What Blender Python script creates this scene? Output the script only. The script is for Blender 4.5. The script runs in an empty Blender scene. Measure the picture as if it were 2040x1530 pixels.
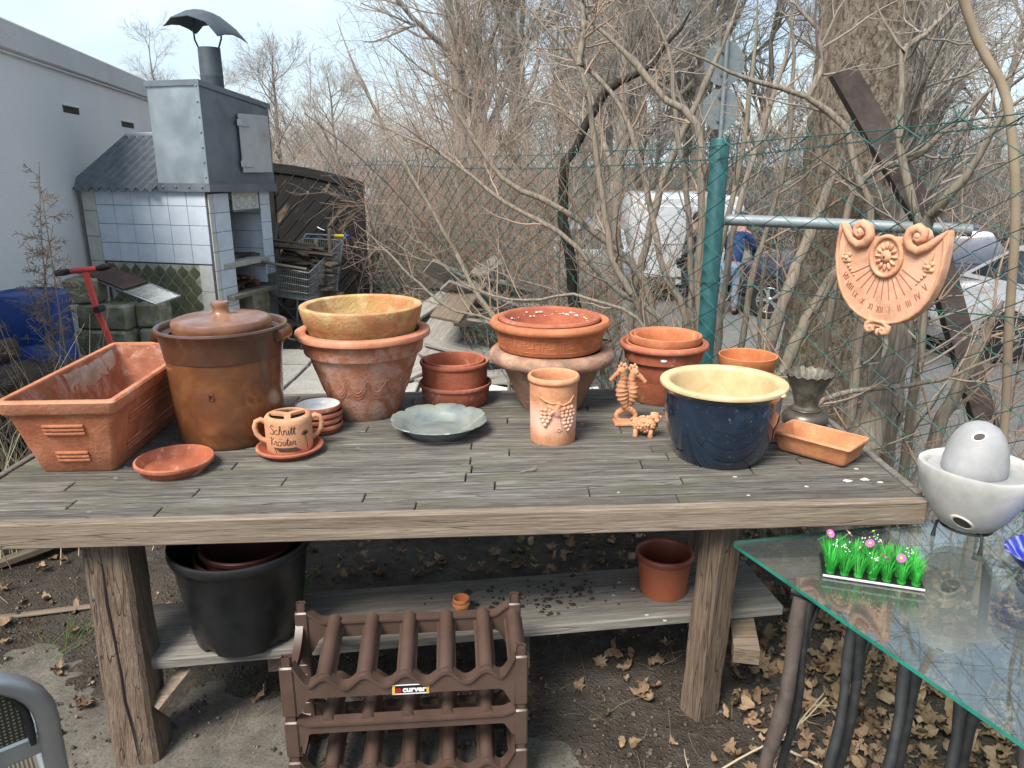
import bpy, math, random
import numpy as np
from mathutils import Vector, Matrix, Euler
R = math.radians
pi = math.pi
random.seed(7)
rng = np.random.default_rng(11)
S = bpy.context.scene
COL = S.collection

# ------------------------------------------------------------------ camera, sky, sun, exposure
cam = bpy.data.cameras.new('camera')
cam.sensor_width = 36.0
cam.lens = 36.0 * 1500 / 2040
cam.clip_start = 0.05
cam.clip_end = 2000
cam_o = bpy.data.objects.new('camera', cam)
cam_o.location = (0, 0, 1.65)
cam_o.rotation_euler = (R(90 - 16.3), 0, 0)
COL.objects.link(cam_o)
S.camera = cam_o

SUN_EL, SUN_AZ = 52, 215          # degrees; azimuth clockwise from +Y (behind the camera, to the left)
W = bpy.data.worlds.new('World')
S.world = W
W.use_nodes = True
wt = W.node_tree
wt.nodes.clear()
w_out = wt.nodes.new('ShaderNodeOutputWorld')
w_bg = wt.nodes.new('ShaderNodeBackground')
w_sky = wt.nodes.new('ShaderNodeTexSky')
w_sky.sky_type = 'NISHITA'
w_sky.sun_disc = False
w_sky.sun_elevation = R(SUN_EL)
w_sky.sun_rotation = R(SUN_AZ)
w_sky.air_density = 1.0
w_sky.dust_density = 2.2
w_sky.ozone_density = 1.0
# thin spring cloud over the whole sky: a veil plus brighter heaps
w_tc = wt.nodes.new('ShaderNodeTexCoord')
w_map = wt.nodes.new('ShaderNodeMapping')
w_map.inputs['Scale'].default_value = (1.0, 1.0, 2.6)
w_map.inputs['Location'].default_value = (0.35, 0.1, 0.25)
w_n = wt.nodes.new('ShaderNodeTexNoise')
w_n.inputs['Scale'].default_value = 2.3
w_n.inputs['Detail'].default_value = 8
w_n.inputs['Roughness'].default_value = 0.55
w_r = wt.nodes.new('ShaderNodeValToRGB')
w_r.color_ramp.elements[0].position = 0.40
w_r.color_ramp.elements[0].color = (0.30, 0.30, 0.30, 1)
w_r.color_ramp.elements[1].position = 0.66
w_r.color_ramp.elements[1].color = (0.95, 0.95, 0.95, 1)
w_mix = wt.nodes.new('ShaderNodeMix')
w_mix.data_type = 'RGBA'
w_mix.inputs['B'].default_value = (4.5, 5.4, 6.1, 1)
wt.links.new(w_tc.outputs['Generated'], w_map.inputs['Vector'])
wt.links.new(w_map.outputs['Vector'], w_n.inputs['Vector'])
wt.links.new(w_n.outputs['Fac'], w_r.inputs['Fac'])
wt.links.new(w_r.outputs['Color'], w_mix.inputs['Factor'])
wt.links.new(w_sky.outputs['Color'], w_mix.inputs['A'])
wt.links.new(w_mix.outputs['Result'], w_bg.inputs['Color'])
w_bg.inputs['Strength'].default_value = 0.12
wt.links.new(w_bg.outputs['Background'], w_out.inputs['Surface'])

sun = bpy.data.lights.new('sun', 'SUN')
sun.energy = 3.3
sun.angle = R(24)
sun.color = (1.0, 0.95, 0.87)
sun_o = bpy.data.objects.new('sun', sun)
d = Vector((math.sin(R(SUN_AZ)) * math.cos(R(SUN_EL)), math.cos(R(SUN_AZ)) * math.cos(R(SUN_EL)), math.sin(R(SUN_EL))))
sun_o.rotation_euler = d.to_track_quat('Z', 'Y').to_euler()
sun_o.location = (-4, -6, 9)
COL.objects.link(sun_o)

S.view_settings.view_transform = 'Standard'
S.view_settings.look = 'None'
S.view_settings.exposure = 0.85
S.view_settings.gamma = 1.0
S.view_settings.use_curve_mapping = False
S.render.engine = 'CYCLES'
S.cycles.max_bounces = 8
S.cycles.transparent_max_bounces = 12
S.cycles.caustics_reflective = False
S.cycles.caustics_refractive = False
S.cycles.use_denoising = True
try:
    S.cycles.denoiser = 'OPENIMAGEDENOISE'
except Exception:
    pass

# ------------------------------------------------------------------ scene helpers
def tag(o, label=None, cat=None, group=None, kind=None):
    if label: o['label'] = label
    if cat: o['category'] = cat
    if group: o['group'] = group
    if kind: o['kind'] = kind
    return o

def thing(name, label, cat, loc=(0, 0, 0), rz=0.0, group=None, rot=None):
    o = bpy.data.objects.new(name, None)
    o.empty_display_size = 0.05
    o.location = loc
    o.rotation_euler = rot if rot is not None else (0, 0, rz)
    COL.objects.link(o)
    return tag(o, label, cat, group)

def link_mesh(name, me, mat=None, parent=None, loc=None, rot=None, scale=None):
    o = bpy.data.objects.new(name, me)
    if mat is not None and len(me.materials) == 0:
        me.materials.append(mat)
    if parent is not None: o.parent = parent
    if loc is not None: o.location = loc
    if rot is not None: o.rotation_euler = rot
    if scale is not None: o.scale = scale
    COL.objects.link(o)
    return o

def copy_tree(o, parent=None):
    c = o.copy()
    COL.objects.link(c)
    c.parent = parent
    for ch in list(o.children):
        copy_tree(ch, c)
    return c

class G:
    """collects geometry for one mesh"""
    def __init__(s):
        s.v, s.f, s.m = [], [], Matrix.Identity(4)
    def at(s, loc=(0, 0, 0), rot=(0, 0, 0), sc=(1, 1, 1)):
        s.m = Matrix.LocRotScale(Vector(loc), Euler(rot), Vector(sc))
        return s
    def add(s, vs, fs):
        b = len(s.v)
        m = s.m
        s.v += [tuple(m @ Vector(p)) for p in vs]
        s.f += [tuple(i + b for i in f) for f in fs]
        return s
    def box(s, c, d, bev=0.0):
        x, y, z = d[0] / 2, d[1] / 2, d[2] / 2
        if bev <= 0:
            vs = [(c[0] + i * x, c[1] + j * y, c[2] + k * z) for i in (-1, 1) for j in (-1, 1) for k in (-1, 1)]
            return s.add(vs, [(0, 1, 3, 2), (4, 6, 7, 5), (0, 4, 5, 1), (2, 3, 7, 6), (0, 2, 6, 4), (1, 5, 7, 3)])
        b = min(bev, x * .9, y * .9, z * .9)
        vs, idx = [], {}
        for i in (-1, 1):
            for j in (-1, 1):
                for k in (-1, 1):
                    for a in range(3):
                        p = [i * x, j * y, k * z]
                        for q in range(3):
                            if q != a: p[q] -= (i, j, k)[q] * b
                        idx[i, j, k, a] = len(vs)
                        vs.append((c[0] + p[0], c[1] + p[1], c[2] + p[2]))
        fs = []
        for a in range(3):
            u, w = [q for q in range(3) if q != a]
            for sg in (-1, 1):
                quad = []
                for e, f in ((-1, -1), (1, -1), (1, 1), (-1, 1)):
                    k = [0, 0, 0]; k[a] = sg; k[u] = e; k[w] = f
                    quad.append(idx[k[0], k[1], k[2], a])
                fs.append(tuple(quad))
            for e in (-1, 1):
                for f in (-1, 1):
                    k0 = [0, 0, 0]; k1 = [0, 0, 0]
                    k0[u] = k1[u] = e; k0[w] = k1[w] = f; k0[a] = -1; k1[a] = 1
                    fs.append((idx[(*k0, u)], idx[(*k1, u)], idx[(*k1, w)], idx[(*k0, w)]))
        for i in (-1, 1):
            for j in (-1, 1):
                for k in (-1, 1):
                    fs.append((idx[i, j, k, 0], idx[i, j, k, 1], idx[i, j, k, 2]))
        return s.add(vs, fs)
    def loft(s, rings, closed=True, cap0=False, cap1=False):
        n = len(rings[0])
        vs = [p for r in rings for p in r]
        fs = []
        m = n if closed else n - 1
        for i in range(len(rings) - 1):
            for j in range(m):
                k = (j + 1) % n
                fs.append((i * n + j, i * n + k, (i + 1) * n + k, (i + 1) * n + j))
        if cap0: fs.append(tuple(range(n))[::-1])
        if cap1: fs.append(tuple(range((len(rings) - 1) * n, len(rings) * n)))
        return s.add(vs, fs)
    def lathe(s, prof, n=48, fn=None):
        """prof [(r, z)]; ends with r 0 are closed to a point. fn(a, r, z) -> (r, z) bends it"""
        vs, fs, prev = [], [], None
        for (r, z) in prof:
            if r < 1e-6:
                cur = [len(vs)]
                vs.append((0, 0, z))
            else:
                cur = list(range(len(vs), len(vs) + n))
                for j in range(n):
                    a = 2 * pi * j / n
                    rr, zz = fn(a, r, z) if fn else (r, z)
                    vs.append((rr * math.cos(a), rr * math.sin(a), zz))
            if prev is not None:
                if len(prev) == 1 and len(cur) > 1:
                    fs += [(prev[0], cur[(j + 1) % n], cur[j]) for j in range(n)]
                elif len(cur) == 1 and len(prev) > 1:
                    fs += [(prev[j], prev[(j + 1) % n], cur[0]) for j in range(n)]
                elif len(cur) > 1:
                    fs += [(prev[j], prev[(j + 1) % n], cur[(j + 1) % n], cur[j]) for j in range(n)]
            prev = cur
        return s.add(vs, fs)
    def tube(s, pts, rad, n=8, caps=True, closed=False):
        pts = [Vector(p) for p in pts]
        if not isinstance(rad, (list, tuple)): rad = [rad] * len(pts)
        up = None
        rings = []
        for i, p in enumerate(pts):
            if closed:
                t = (pts[(i + 1) % len(pts)] - pts[i - 1]).normalized()
            else:
                t = (pts[min(i + 1, len(pts) - 1)] - pts[max(i - 1, 0)]).normalized()
            if up is None:
                up = Vector((0, 0, 1)) if abs(t.z) < .9 else Vector((1, 0, 0))
            a = t.cross(up)
            if a.length < 1e-5: a = t.cross(Vector((1, .3, .2)))
            a.normalize()
            b = a.cross(t).normalized()
            up = b
            rings.append([tuple(p + (a * math.cos(2 * pi * j / n) + b * math.sin(2 * pi * j / n)) * rad[i]) for j in range(n)])
        if closed: rings.append(rings[0])
        return s.loft(rings, True, caps and not closed, caps and not closed)
    def ribbon(s, pts, w, h, up=(0, 0, 1)):
        """a flat bar along pts"""
        pts = [Vector(p) for p in pts]
        up = Vector(up)
        rings = []
        for i, p in enumerate(pts):
            t = (pts[min(i + 1, len(pts) - 1)] - pts[max(i - 1, 0)]).normalized()
            a = t.cross(up).normalized()
            b = a.cross(t).normalized()
            rings.append([tuple(p + a * (x * w / 2) + b * (y * h / 2)) for x, y in ((-1, -1), (1, -1), (1, 1), (-1, 1))])
        return s.loft(rings, True, True, True)
    def prism(s, out, z0, z1):
        n = len(out)
        vs = [(x, y, z0) for x, y in out] + [(x, y, z1) for x, y in out]
        fs = [tuple(range(n))[::-1], tuple(range(n, 2 * n))] + [(i, (i + 1) % n, n + (i + 1) % n, n + i) for i in range(n)]
        return s.add(vs, fs)
    def ball(s, c, r, n=10, m=7, sc=(1, 1, 1), wob=0.0):
        vs, fs = [(c[0], c[1], c[2] - r * sc[2])], []
        for i in range(1, m):
            p = -pi / 2 + pi * i / m
            for j in range(n):
                a = 2 * pi * j / n
                k = r * (1 + (random.random() - .5) * wob)
                vs.append((c[0] + k * sc[0] * math.cos(p) * math.cos(a), c[1] + k * sc[1] * math.cos(p) * math.sin(a), c[2] + k * sc[2] * math.sin(p)))
        vs.append((c[0], c[1], c[2] + r * sc[2]))
        L = len(vs) - 1
        for j in range(n):
            fs.append((0, 1 + (j + 1) % n, 1 + j))
            fs.append((L, L - n + j, L - n + (j + 1) % n))
        for i in range(m - 2):
            for j in range(n):
                a, b = 1 + i * n + j, 1 + i * n + (j + 1) % n
                fs.append((a, b, b + n, a + n))
        return s.add(vs, fs)
    def mesh(s, name, smooth=35):
        me = bpy.data.meshes.new(name)
        me.from_pydata(s.v, [], s.f)
        me.validate()
        if smooth:
            me.shade_smooth()
            if smooth < 180:
                me.set_sharp_from_angle(angle=R(smooth))
        me.update()
        return me
    def build(s, name, mat, parent=None, smooth=35, **k):
        return link_mesh(name, s.mesh(name, smooth), mat, parent, **k)

def np_mesh(name, V, F, smooth=True):
    """V (n,3), F (m,k) arrays -> mesh, fast"""
    me = bpy.data.meshes.new(name)
    V = np.ascontiguousarray(V, dtype=np.float32)
    F = np.ascontiguousarray(F, dtype=np.int32)
    m, k = F.shape
    me.vertices.add(len(V))
    me.vertices.foreach_set('co', V.ravel())
    me.loops.add(m * k)
    me.loops.foreach_set('vertex_index', F.ravel())
    me.polygons.add(m)
    me.polygons.foreach_set('loop_start', np.arange(0, m * k, k, dtype=np.int32))
    me.polygons.foreach_set('loop_total', np.full(m, k, dtype=np.int32))
    me.update(calc_edges=True)
    if smooth: me.shade_smooth()
    return me

def tubes(P, Rr, n=3):
    """P (N,K,3) polylines, Rr (N,K) radii -> V, F of n-sided tubes"""
    N, K, _ = P.shape
    T = np.empty_like(P)
    T[:, 1:-1] = P[:, 2:] - P[:, :-2]
    T[:, 0] = P[:, 1] - P[:, 0]
    T[:, -1] = P[:, -1] - P[:, -2]
    T /= np.linalg.norm(T, axis=2, keepdims=True) + 1e-9
    ref = np.where(np.abs(T[:, :1, 2:3]) < .8, np.array([0, 0, 1.]), np.array([1., 0, 0]))
    A = np.cross(T, np.broadcast_to(ref, T.shape))
    A /= np.linalg.norm(A, axis=2, keepdims=True) + 1e-9
    B = np.cross(A, T)
    ang = np.arange(n) * 2 * pi / n
    V = P[:, :, None, :] + Rr[:, :, None, None] * (A[:, :, None, :] * np.cos(ang)[None, None, :, None] + B[:, :, None, :] * np.sin(ang)[None, None, :, None])
    idx = np.arange(N * K * n).reshape(N, K, n)
    a, b = idx[:, :-1, :], idx[:, 1:, :]
    a2, b2 = np.roll(a, -1, 2), np.roll(b, -1, 2)
    F = np.stack([a, a2, b2, b], -1).reshape(-1, 4)
    return V.reshape(-1, 3), F

def join_np(parts):
    Vs, Fs, o = [], [], 0
    for V, F in parts:
        Vs.append(V); Fs.append(F + o); o += len(V)
    return np.concatenate(Vs), np.concatenate(Fs)

# ------------------------------------------------------------------ material helpers
class NT:
    def __init__(s, name, rough=.6, metal=0.0, spec=.5):
        s.mat = bpy.data.materials.new(name)
        s.mat.use_nodes = True
        s.t = s.mat.node_tree
        s.b = s.t.nodes['Principled BSDF']
        s.b.inputs['Roughness'].default_value = rough
        s.b.inputs['Metallic'].default_value = metal
        s.b.inputs['Specular IOR Level'].default_value = spec
        s._c = None
    def n(s, ty, **kw):
        nd = s.t.nodes.new('ShaderNode' + ty)
        for k, v in kw.items():
            if hasattr(nd, k) and k not in nd.inputs: setattr(nd, k, v)
        return nd
    def put(s, sock, v):
        if isinstance(v, bpy.types.NodeSocket): s.t.links.new(v, sock)
        elif v is not None:
            if sock.type == 'RGBA' and len(v) == 3: v = (*v, 1)
            sock.default_value = v
    def co(s, scale=(1, 1, 1), rand=True, kind='Object', rot=(0, 0, 0)):
        c = s.n('TexCoord').outputs[kind]
        if rand:
            oi = s.n('ObjectInfo')
            m = s.n('Math', operation='MULTIPLY'); s.put(m.inputs[0], oi.outputs['Random']); m.inputs[1].default_value = 37.0
            a = s.n('VectorMath', operation='ADD'); s.put(a.inputs[0], c); s.put(a.inputs[1], m.outputs[0])
            c = a.outputs[0]
        mp = s.n('Mapping')
        s.put(mp.inputs['Vector'], c)
        mp.inputs['Scale'].default_value = scale
        mp.inputs['Rotation'].default_value = rot
        return mp.outputs[0]
    def noise(s, vec, scale, detail=4, rough=.55, dist=0.0):
        nd = s.n('TexNoise')
        s.put(nd.inputs['Vector'], vec)
        nd.inputs['Scale'].default_value = scale
        nd.inputs['Detail'].default_value = detail
        nd.inputs['Roughness'].default_value = rough
        nd.inputs['Distortion'].default_value = dist
        return nd.outputs['Fac']
    def voro(s, vec, scale, out='Distance', feature='F1', rnd=1.0):
        nd = s.n('TexVoronoi', feature=feature)
        s.put(nd.inputs['Vector'], vec)
        nd.inputs['Scale'].default_value = scale
        nd.inputs['Randomness'].default_value = rnd
        return nd.outputs[out]
    def wave(s, vec, scale, dist=3, detail=2, dscale=1.0, direction='X', kind='BANDS'):
        nd = s.n('TexWave', wave_type=kind)
        nd.bands_direction = direction
        s.put(nd.inputs['Vector'], vec)
        nd.inputs['Scale'].default_value = scale
        nd.inputs['Distortion'].default_value = dist
        nd.inputs['Detail'].default_value = detail
        nd.inputs['Detail Scale'].default_value = dscale
        return nd.outputs['Fac']
    def ramp(s, fac, *stops):
        nd = s.n('ValToRGB')
        s.put(nd.inputs['Fac'], fac)
        e = nd.color_ramp.elements
        while len(e) < len(stops): e.new(.5)
        for i, (p, c) in enumerate(stops):
            e[i].position = p
            e[i].color = (c, c, c, 1) if isinstance(c, (int, float)) else (*c, 1)
        return nd.outputs['Color']
    def mix(s, fac, a, b, blend='MIX'):
        nd = s.n('Mix', data_type='RGBA', blend_type=blend)
        s.put(nd.inputs['Factor'], fac)
        s.put(nd.inputs['A'], a)
        s.put(nd.inputs['B'], b)
        return nd.outputs['Result']
    def math(s, op, a, b=None):
        nd = s.n('Math', operation=op)
        s.put(nd.inputs[0], a)
        if b is not None: s.put(nd.inputs[1], b)
        return nd.outputs[0]
    def sep(s, axis='Z', kind='Object'):
        nd = s.n('SeparateXYZ')
        s.put(nd.inputs[0], s.n('TexCoord').outputs[kind])
        return nd.outputs[axis]
    def rnd(s): return s.n('ObjectInfo').outputs['Random']
    def color(s, c): s.put(s.b.inputs['Base Color'], c); return s
    def rough(s, c): s.put(s.b.inputs['Roughness'], c); return s
    def bump(s, h, strength=.3, dist=.01):
        nd = s.n('Bump')
        s.put(nd.inputs['Height'], h)
        nd.inputs['Strength'].default_value = strength
        nd.inputs['Distance'].default_value = dist
        s.put(s.b.inputs['Normal'], nd.outputs[0])
        return s

def plain(name, col, rough=.5, metal=0.0, var=.12, scale=14, bump=.1, spec=.5, dist=.002):
    m = NT(name, rough, metal, spec)
    c = m.co()
    n = m.noise(c, scale, 5, .6)
    d = tuple(x * (1 - var * 1.6) for x in col)
    l = tuple(min(1, x * (1 + var)) for x in col)
    m.color(m.ramp(n, (.3, d), (.7, l)))
    m.rough(m.ramp(m.noise(c, scale * 2.1, 3), (.3, max(0, rough - .08)), (.7, min(1, rough + .08))))
    if bump: m.bump(m.noise(c, scale * 4, 4), bump, dist)
    return m.mat

def terracotta(name, base, dark, pale, chalk=.0, moss=.0, grain=.25, rough=.82, chalk_col=(.62, .52, .46), moss_col=(.20, .22, .05), mossz=None, low=None):
    m = NT(name, rough, 0, .3)
    c = m.co()
    n1 = m.noise(c, 9, 8, .66, .5)
    n2 = m.noise(c, 34, 6, .68)
    col = m.ramp(n1, (.30, dark), (.5, base), (.70, pale))
    col = m.mix(m.ramp(n2, (.42, 0.0), (.72, .55)), col, tuple(x * .66 for x in base))
    st = m.noise(c, 4.2, 5, .6, .8)                       # old damp stains
    col = m.mix(m.ramp(st, (.52, 0.0), (.66, .42)), col, tuple(x * .55 for x in dark))
    sp = m.noise(c, 150, 3, .7)                           # grit and pits
    col = m.mix(m.ramp(sp, (.30, .6), (.40, 0.0)), col, tuple(x * .5 for x in dark))
    col = m.mix(m.ramp(sp, (.64, 0.0), (.74, .55)), col, tuple(min(1, x * 1.3 + .06) for x in pale))
    pt = m.n('NewGeometry').outputs['Pointiness']         # rubbed edges
    col = m.mix(m.math('MULTIPLY', m.ramp(pt, (.52, 0.0), (.60, .6)), m.ramp(n1, (.35, .2), (.6, 1.0))), col, tuple(min(1, x * 1.15 + .05) for x in pale))
    if low:                                  # salts in a ragged band: (height, half width, colour, amount)
        z = m.math('ABSOLUTE', m.math('SUBTRACT', m.sep('Z'), low[0]))
        f = m.math('ADD', m.math('SUBTRACT', 1.0, m.math('MULTIPLY', z, 1.0 / low[1])), m.math('MULTIPLY', m.math('SUBTRACT', n1, .5), 1.6))
        col = m.mix(m.ramp(f, (.0, 0.0), (.9, low[3])), col, low[2])
    if chalk:
        k = m.noise(c, 9, 8, .72, .8)
        k2 = m.noise(c, 46, 4, .7)
        kk = m.math('ADD', m.math('MULTIPLY', k, .75), m.math('MULTIPLY', k2, .25))
        col = m.mix(m.ramp(kk, (.62 - chalk * .22, 0.0), (.74 - chalk * .1, .85)), col, chalk_col)
    if moss:
        k = m.noise(c, 13, 7, .7, .3)
        if mossz is not None:
            z = m.math('MULTIPLY', m.math('SUBTRACT', mossz, m.sep('Z')), 9.0)
            k = m.math('ADD', k, z)
            col = m.mix(m.ramp(k, (.45, 0.0), (.95, .9)), col, moss_col)
        else:
            col = m.mix(m.ramp(k, (.64 - moss * .3, 0.0), (.80 - moss * .15, .9)), col, moss_col)
    m.color(col)
    h = m.math('ADD', m.noise(c, 90, 5, .7), m.math('MULTIPLY', n2, .8))
    m.bump(h, min(1.0, grain * 1.7), .004)
    return m.mat

def wood(name, cols, axis='X', gscale=26, grey=.0, rough=.8, bump=.35, moss=0.0, spots=0.0, var=.35, knots=0.0, dist=.004, stretch=.05):
    """weathered wood with the grain along axis; every board its own tone"""
    m = NT(name, rough, 0, .25)
    st = {'X': (stretch, 1, 1), 'Y': (1, stretch, 1), 'Z': (1, 1, stretch)}[axis]
    c = m.co(st)
    g = m.noise(c, gscale * 2.2, 7, .68, .25)
    g2 = m.noise(c, gscale * .55, 4, .55, .5)
    col = m.ramp(g, (.28, cols[0]), (.52, cols[1]), (.76, cols[2]))
    col = m.mix(m.ramp(g2, (.35, 0.0), (.7, .55)), col, tuple(x * .62 for x in cols[1]))
    fine = m.noise(c, gscale * 10, 4, .65)
    col = m.mix(m.ramp(fine, (.38, .45), (.50, 0.0)), col, tuple(x * .6 for x in cols[0]))
    col = m.mix(m.ramp(fine, (.56, 0.0), (.72, .5)), col, tuple(min(1, x * 1.25) for x in cols[2]))
    ck = m.noise(c, gscale * 1.3, 2, .5, .3)
    crk = m.ramp(ck, (.488, 0.0), (.5, 1.0), (.512, 0.0))
    col = m.mix(m.math('MULTIPLY', crk, .42), col, tuple(x * .35 for x in cols[0]))
    rv = m.rnd()
    col = m.mix(m.math('MULTIPLY', rv, var), col, tuple(x * .5 for x in cols[0]), 'MIX')
    h = m.math('SUBTRACT', m.math('ADD', g, m.math('MULTIPLY', fine, .9)), m.math('MULTIPLY', crk, .8))
    w = m.co((1, 1, 1), True)
    if knots:
        k = m.voro(m.co({'X': (.35, 1, 1), 'Y': (1, .35, 1), 'Z': (1, 1, .35)}[axis]), knots)
        col = m.mix(m.ramp(k, (.03, .85), (.13, 0.0)), col, tuple(x * .3 for x in cols[0]))
    if moss:
        wk = m.noise(m.co((1, 1, 1), False, 'Object'), 3.1, 5, .6, .4)
        col = m.mix(m.ramp(wk, (.60 - moss * .2, 0.0), (.75, .55)), col, (.11, .125, .045))
    if spots:
        sp = m.voro(w, 9.0)
        sn = m.noise(w, 2.2, 2)
        f = m.math('MULTIPLY', m.ramp(sp, (.045, 1.0), (.075, 0.0)), m.ramp(sn, (.50, 0.0), (.62, 1.0)))
        col = m.mix(m.math('MULTIPLY', f, spots), col, (.62, .62, .60))
    m.color(col)
    m.bump(h, bump, dist)
    return m.mat
# ------------------------------------------------------------------ materials
MT = {}
MT['tc_orange'] = terracotta('terracotta_orange', (.47, .155, .065), (.36, .11, .048), (.55, .21, .095), chalk=.12)
MT['tc_red'] = terracotta('terracotta_red', (.36, .105, .055), (.27, .075, .042), (.43, .15, .08), chalk=.18)
MT['tc_planter'] = terracotta('terracotta_planter', (.44, .155, .075), (.32, .10, .05), (.54, .24, .13), chalk=.1, grain=.4)
MT['tc_planter_in'] = terracotta('terracotta_planter_inside', (.33, .12, .065), (.22, .08, .05), (.42, .18, .10), chalk=.5, chalk_col=(.50, .40, .33), moss=.12)
MT['tc_flake'] = terracotta('flaked_lime_crust', (.50, .41, .34), (.36, .22, .16), (.62, .55, .46), moss=.35, grain=.7, moss_col=(.19, .21, .05))
MT['tc_big'] = terracotta('terracotta_weathered', (.43, .155, .075), (.32, .10, .055), (.52, .23, .12), chalk=.85, chalk_col=(.54, .40, .34), moss=1, mossz=.035, moss_col=(.075, .085, .025), grain=1.0)
MT['tc_big_rim'] = terracotta('terracotta_rim', (.50, .19, .10), (.42, .14, .07), (.58, .27, .17), chalk=.3, chalk_col=(.60, .36, .27))
MT['tc_mossy'] = terracotta('terracotta_mossy', (.50, .25, .11), (.42, .13, .055), (.58, .40, .20), moss=.62, moss_col=(.36, .34, .11), chalk=.55, chalk_col=(.58, .47, .27), grain=.6)
MT['tc_stone'] = terracotta('terracotta_coarse', (.34, .20, .135), (.25, .145, .10), (.42, .27, .19), chalk=.25, chalk_col=(.44, .34, .27), grain=.8)
MT['tc_stone_rim'] = terracotta('terracotta_lichen', (.40, .22, .14), (.26, .15, .10), (.47, .30, .21), moss=.55, moss_col=(.13, .105, .08), chalk=.3, grain=.9)
MT['tc_peach'] = terracotta('terracotta_peach', (.60, .27, .14), (.50, .20, .095), (.68, .35, .20), grain=.2, low=(.085, .06, (.74, .47, .36), .85))
MT['tc_sundial'] = terracotta('terracotta_sundial', (.62, .32, .19), (.53, .25, .14), (.69, .40, .26), grain=.25, moss=.14, moss_col=(.30, .20, .12))
MT['tc_figure'] = terracotta('terracotta_figure', (.56, .26, .135), (.45, .19, .09), (.63, .33, .18), grain=.45)
MT['tc_bright'] = terracotta('terracotta_bright', (.56, .19, .07), (.47, .15, .055), (.62, .25, .10), grain=.15)
MT['tc_chalk'] = terracotta('terracotta_limed', (.34, .105, .06), (.26, .08, .05), (.42, .16, .09), chalk=.45, chalk_col=(.55, .40, .33))
MT['tc_herb'] = terracotta('terracotta_light', (.58, .29, .16), (.50, .23, .12), (.64, .35, .21), grain=.15)
MT['tc_trough'] = terracotta('terracotta_trough', (.55, .23, .105), (.42, .16, .07), (.64, .32, .17), chalk=.15, chalk_col=(.62, .40, .28), moss=.12, moss_col=(.22, .13, .08))
MT['salt'] = plain('lime_salt', (.62, .56, .48), .9, var=.2, scale=40, bump=.6)

def glaze(name, base, dark, pale, rough=.16, scale=7, bump=.06, speck=None, coat=.4):
    m = NT(name, rough, 0, .5)
    c = m.co()
    col = m.ramp(m.noise(c, scale, 6, .6, .6), (.3, dark), (.52, base), (.75, pale))
    if speck:
        col = m.mix(m.ramp(m.voro(c, 70), (.05, .9), (.09, 0.0)), col, speck)
        col = m.mix(m.ramp(m.noise(c, 60, 3), (.66, 0.0), (.72, .5)), col, speck)
    m.color(col)
    m.rough(m.ramp(m.noise(c, 13, 5), (.3, rough * .6), (.7, rough * 1.9)))
    m.b.inputs['Coat Weight'].default_value = coat
    m.b.inputs['Coat Roughness'].default_value = .08
    m.bump(m.math('ADD', m.noise(c, 16, 3), m.math('MULTIPLY', m.noise(c, 80, 3), .3)), bump, .006)
    return m.mat
MT['glaze_brown'] = glaze('salt_glaze_brown', (.15, .058, .024), (.09, .034, .016), (.23, .10, .042), .24, 9, .16, None, .3)
MT['glaze_dark'] = glaze('salt_glaze_dark_band', (.088, .036, .020), (.06, .024, .014), (.13, .055, .028), .26, 6, .10)
MT['glaze_lid'] = glaze('salt_glaze_lid', (.20, .085, .042), (.125, .046, .022), (.31, .165, .10), .30, 9, .14)
MT['glaze_blue'] = glaze('blue_glaze', (.0105, .021, .042), (.007, .012, .024), (.016, .034, .066), .13, 6, .05, (.16, .17, .18), .5)
MT['glaze_cream'] = glaze('cream_glaze', (.60, .46, .25), (.50, .36, .18), (.66, .53, .31), .45, 12, .1, (.33, .22, .10), .1)
MT['glaze_white'] = glaze('white_glaze', (.66, .67, .66), (.56, .57, .56), (.74, .75, .75), .22, 9, .05, None, .3)
MT['glaze_maroon'] = glaze('maroon_glaze', (.13, .045, .03), (.09, .03, .022), (.18, .07, .045), .3, 9, .05)

def zincish(name, a, b, c3, rough=.45, metal=.75, scale=9, bump=.1):
    m = NT(name, rough, metal)
    c = m.co()
    m.color(m.ramp(m.noise(c, scale, 7, .65, .5), (.3, a), (.5, b), (.72, c3)))
    m.rough(m.ramp(m.noise(c, scale * 2, 4), (.3, rough * .75), (.7, min(1, rough * 1.35))))
    m.bump(m.noise(c, scale * 5, 5), bump, .003)
    return m.mat
MT['zinc'] = zincish('old_zinc', (.13, .16, .155), (.22, .25, .24), (.33, .345, .27), .5, .3)
MT['bronze'] = zincish('old_bronze', (.06, .052, .038), (.12, .105, .08), (.23, .22, .165), .5, .35, 22, .6)
MT['bronze_smooth'] = zincish('old_bronze_foot', (.055, .045, .035), (.10, .085, .07), (.16, .14, .115), .38, .6, 10, .15)
MT['galv'] = zincish('galvanised_sheet', (.42, .49, .53), (.52, .59, .63), (.60, .66, .70), .34, .75, 3, .25)
MT['galv_dull'] = zincish('dull_zinc_sheet', (.13, .16, .18), (.18, .21, .235), (.23, .26, .285), .5, .55, 4, .15)
MT['galv_pale'] = plain('pale_primer_sheet', (.46, .47, .46), .6, .1, .12, 6, .15)
MT['pipe'] = zincish('stove_pipe', (.05, .065, .075), (.075, .092, .105), (.10, .12, .135), .5, .3, 6, .06)
MT['steel'] = zincish('cart_wire', (.25, .28, .30), (.33, .36, .38), (.42, .45, .46), .35, .8, 20, .05)
MT['alu'] = zincish('brushed_aluminium', (.30, .31, .32), (.36, .37, .38), (.43, .44, .45), .36, .8, 5, .05)
MT['iron'] = zincish('black_iron', (.018, .019, .02), (.03, .031, .032), (.05, .05, .05), .55, .2, 20, .1)
MT['rail_zinc'] = zincish('painted_pipe', (.20, .24, .25), (.25, .29, .30), (.30, .34, .35), .5, .3, 9, .1)

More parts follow.
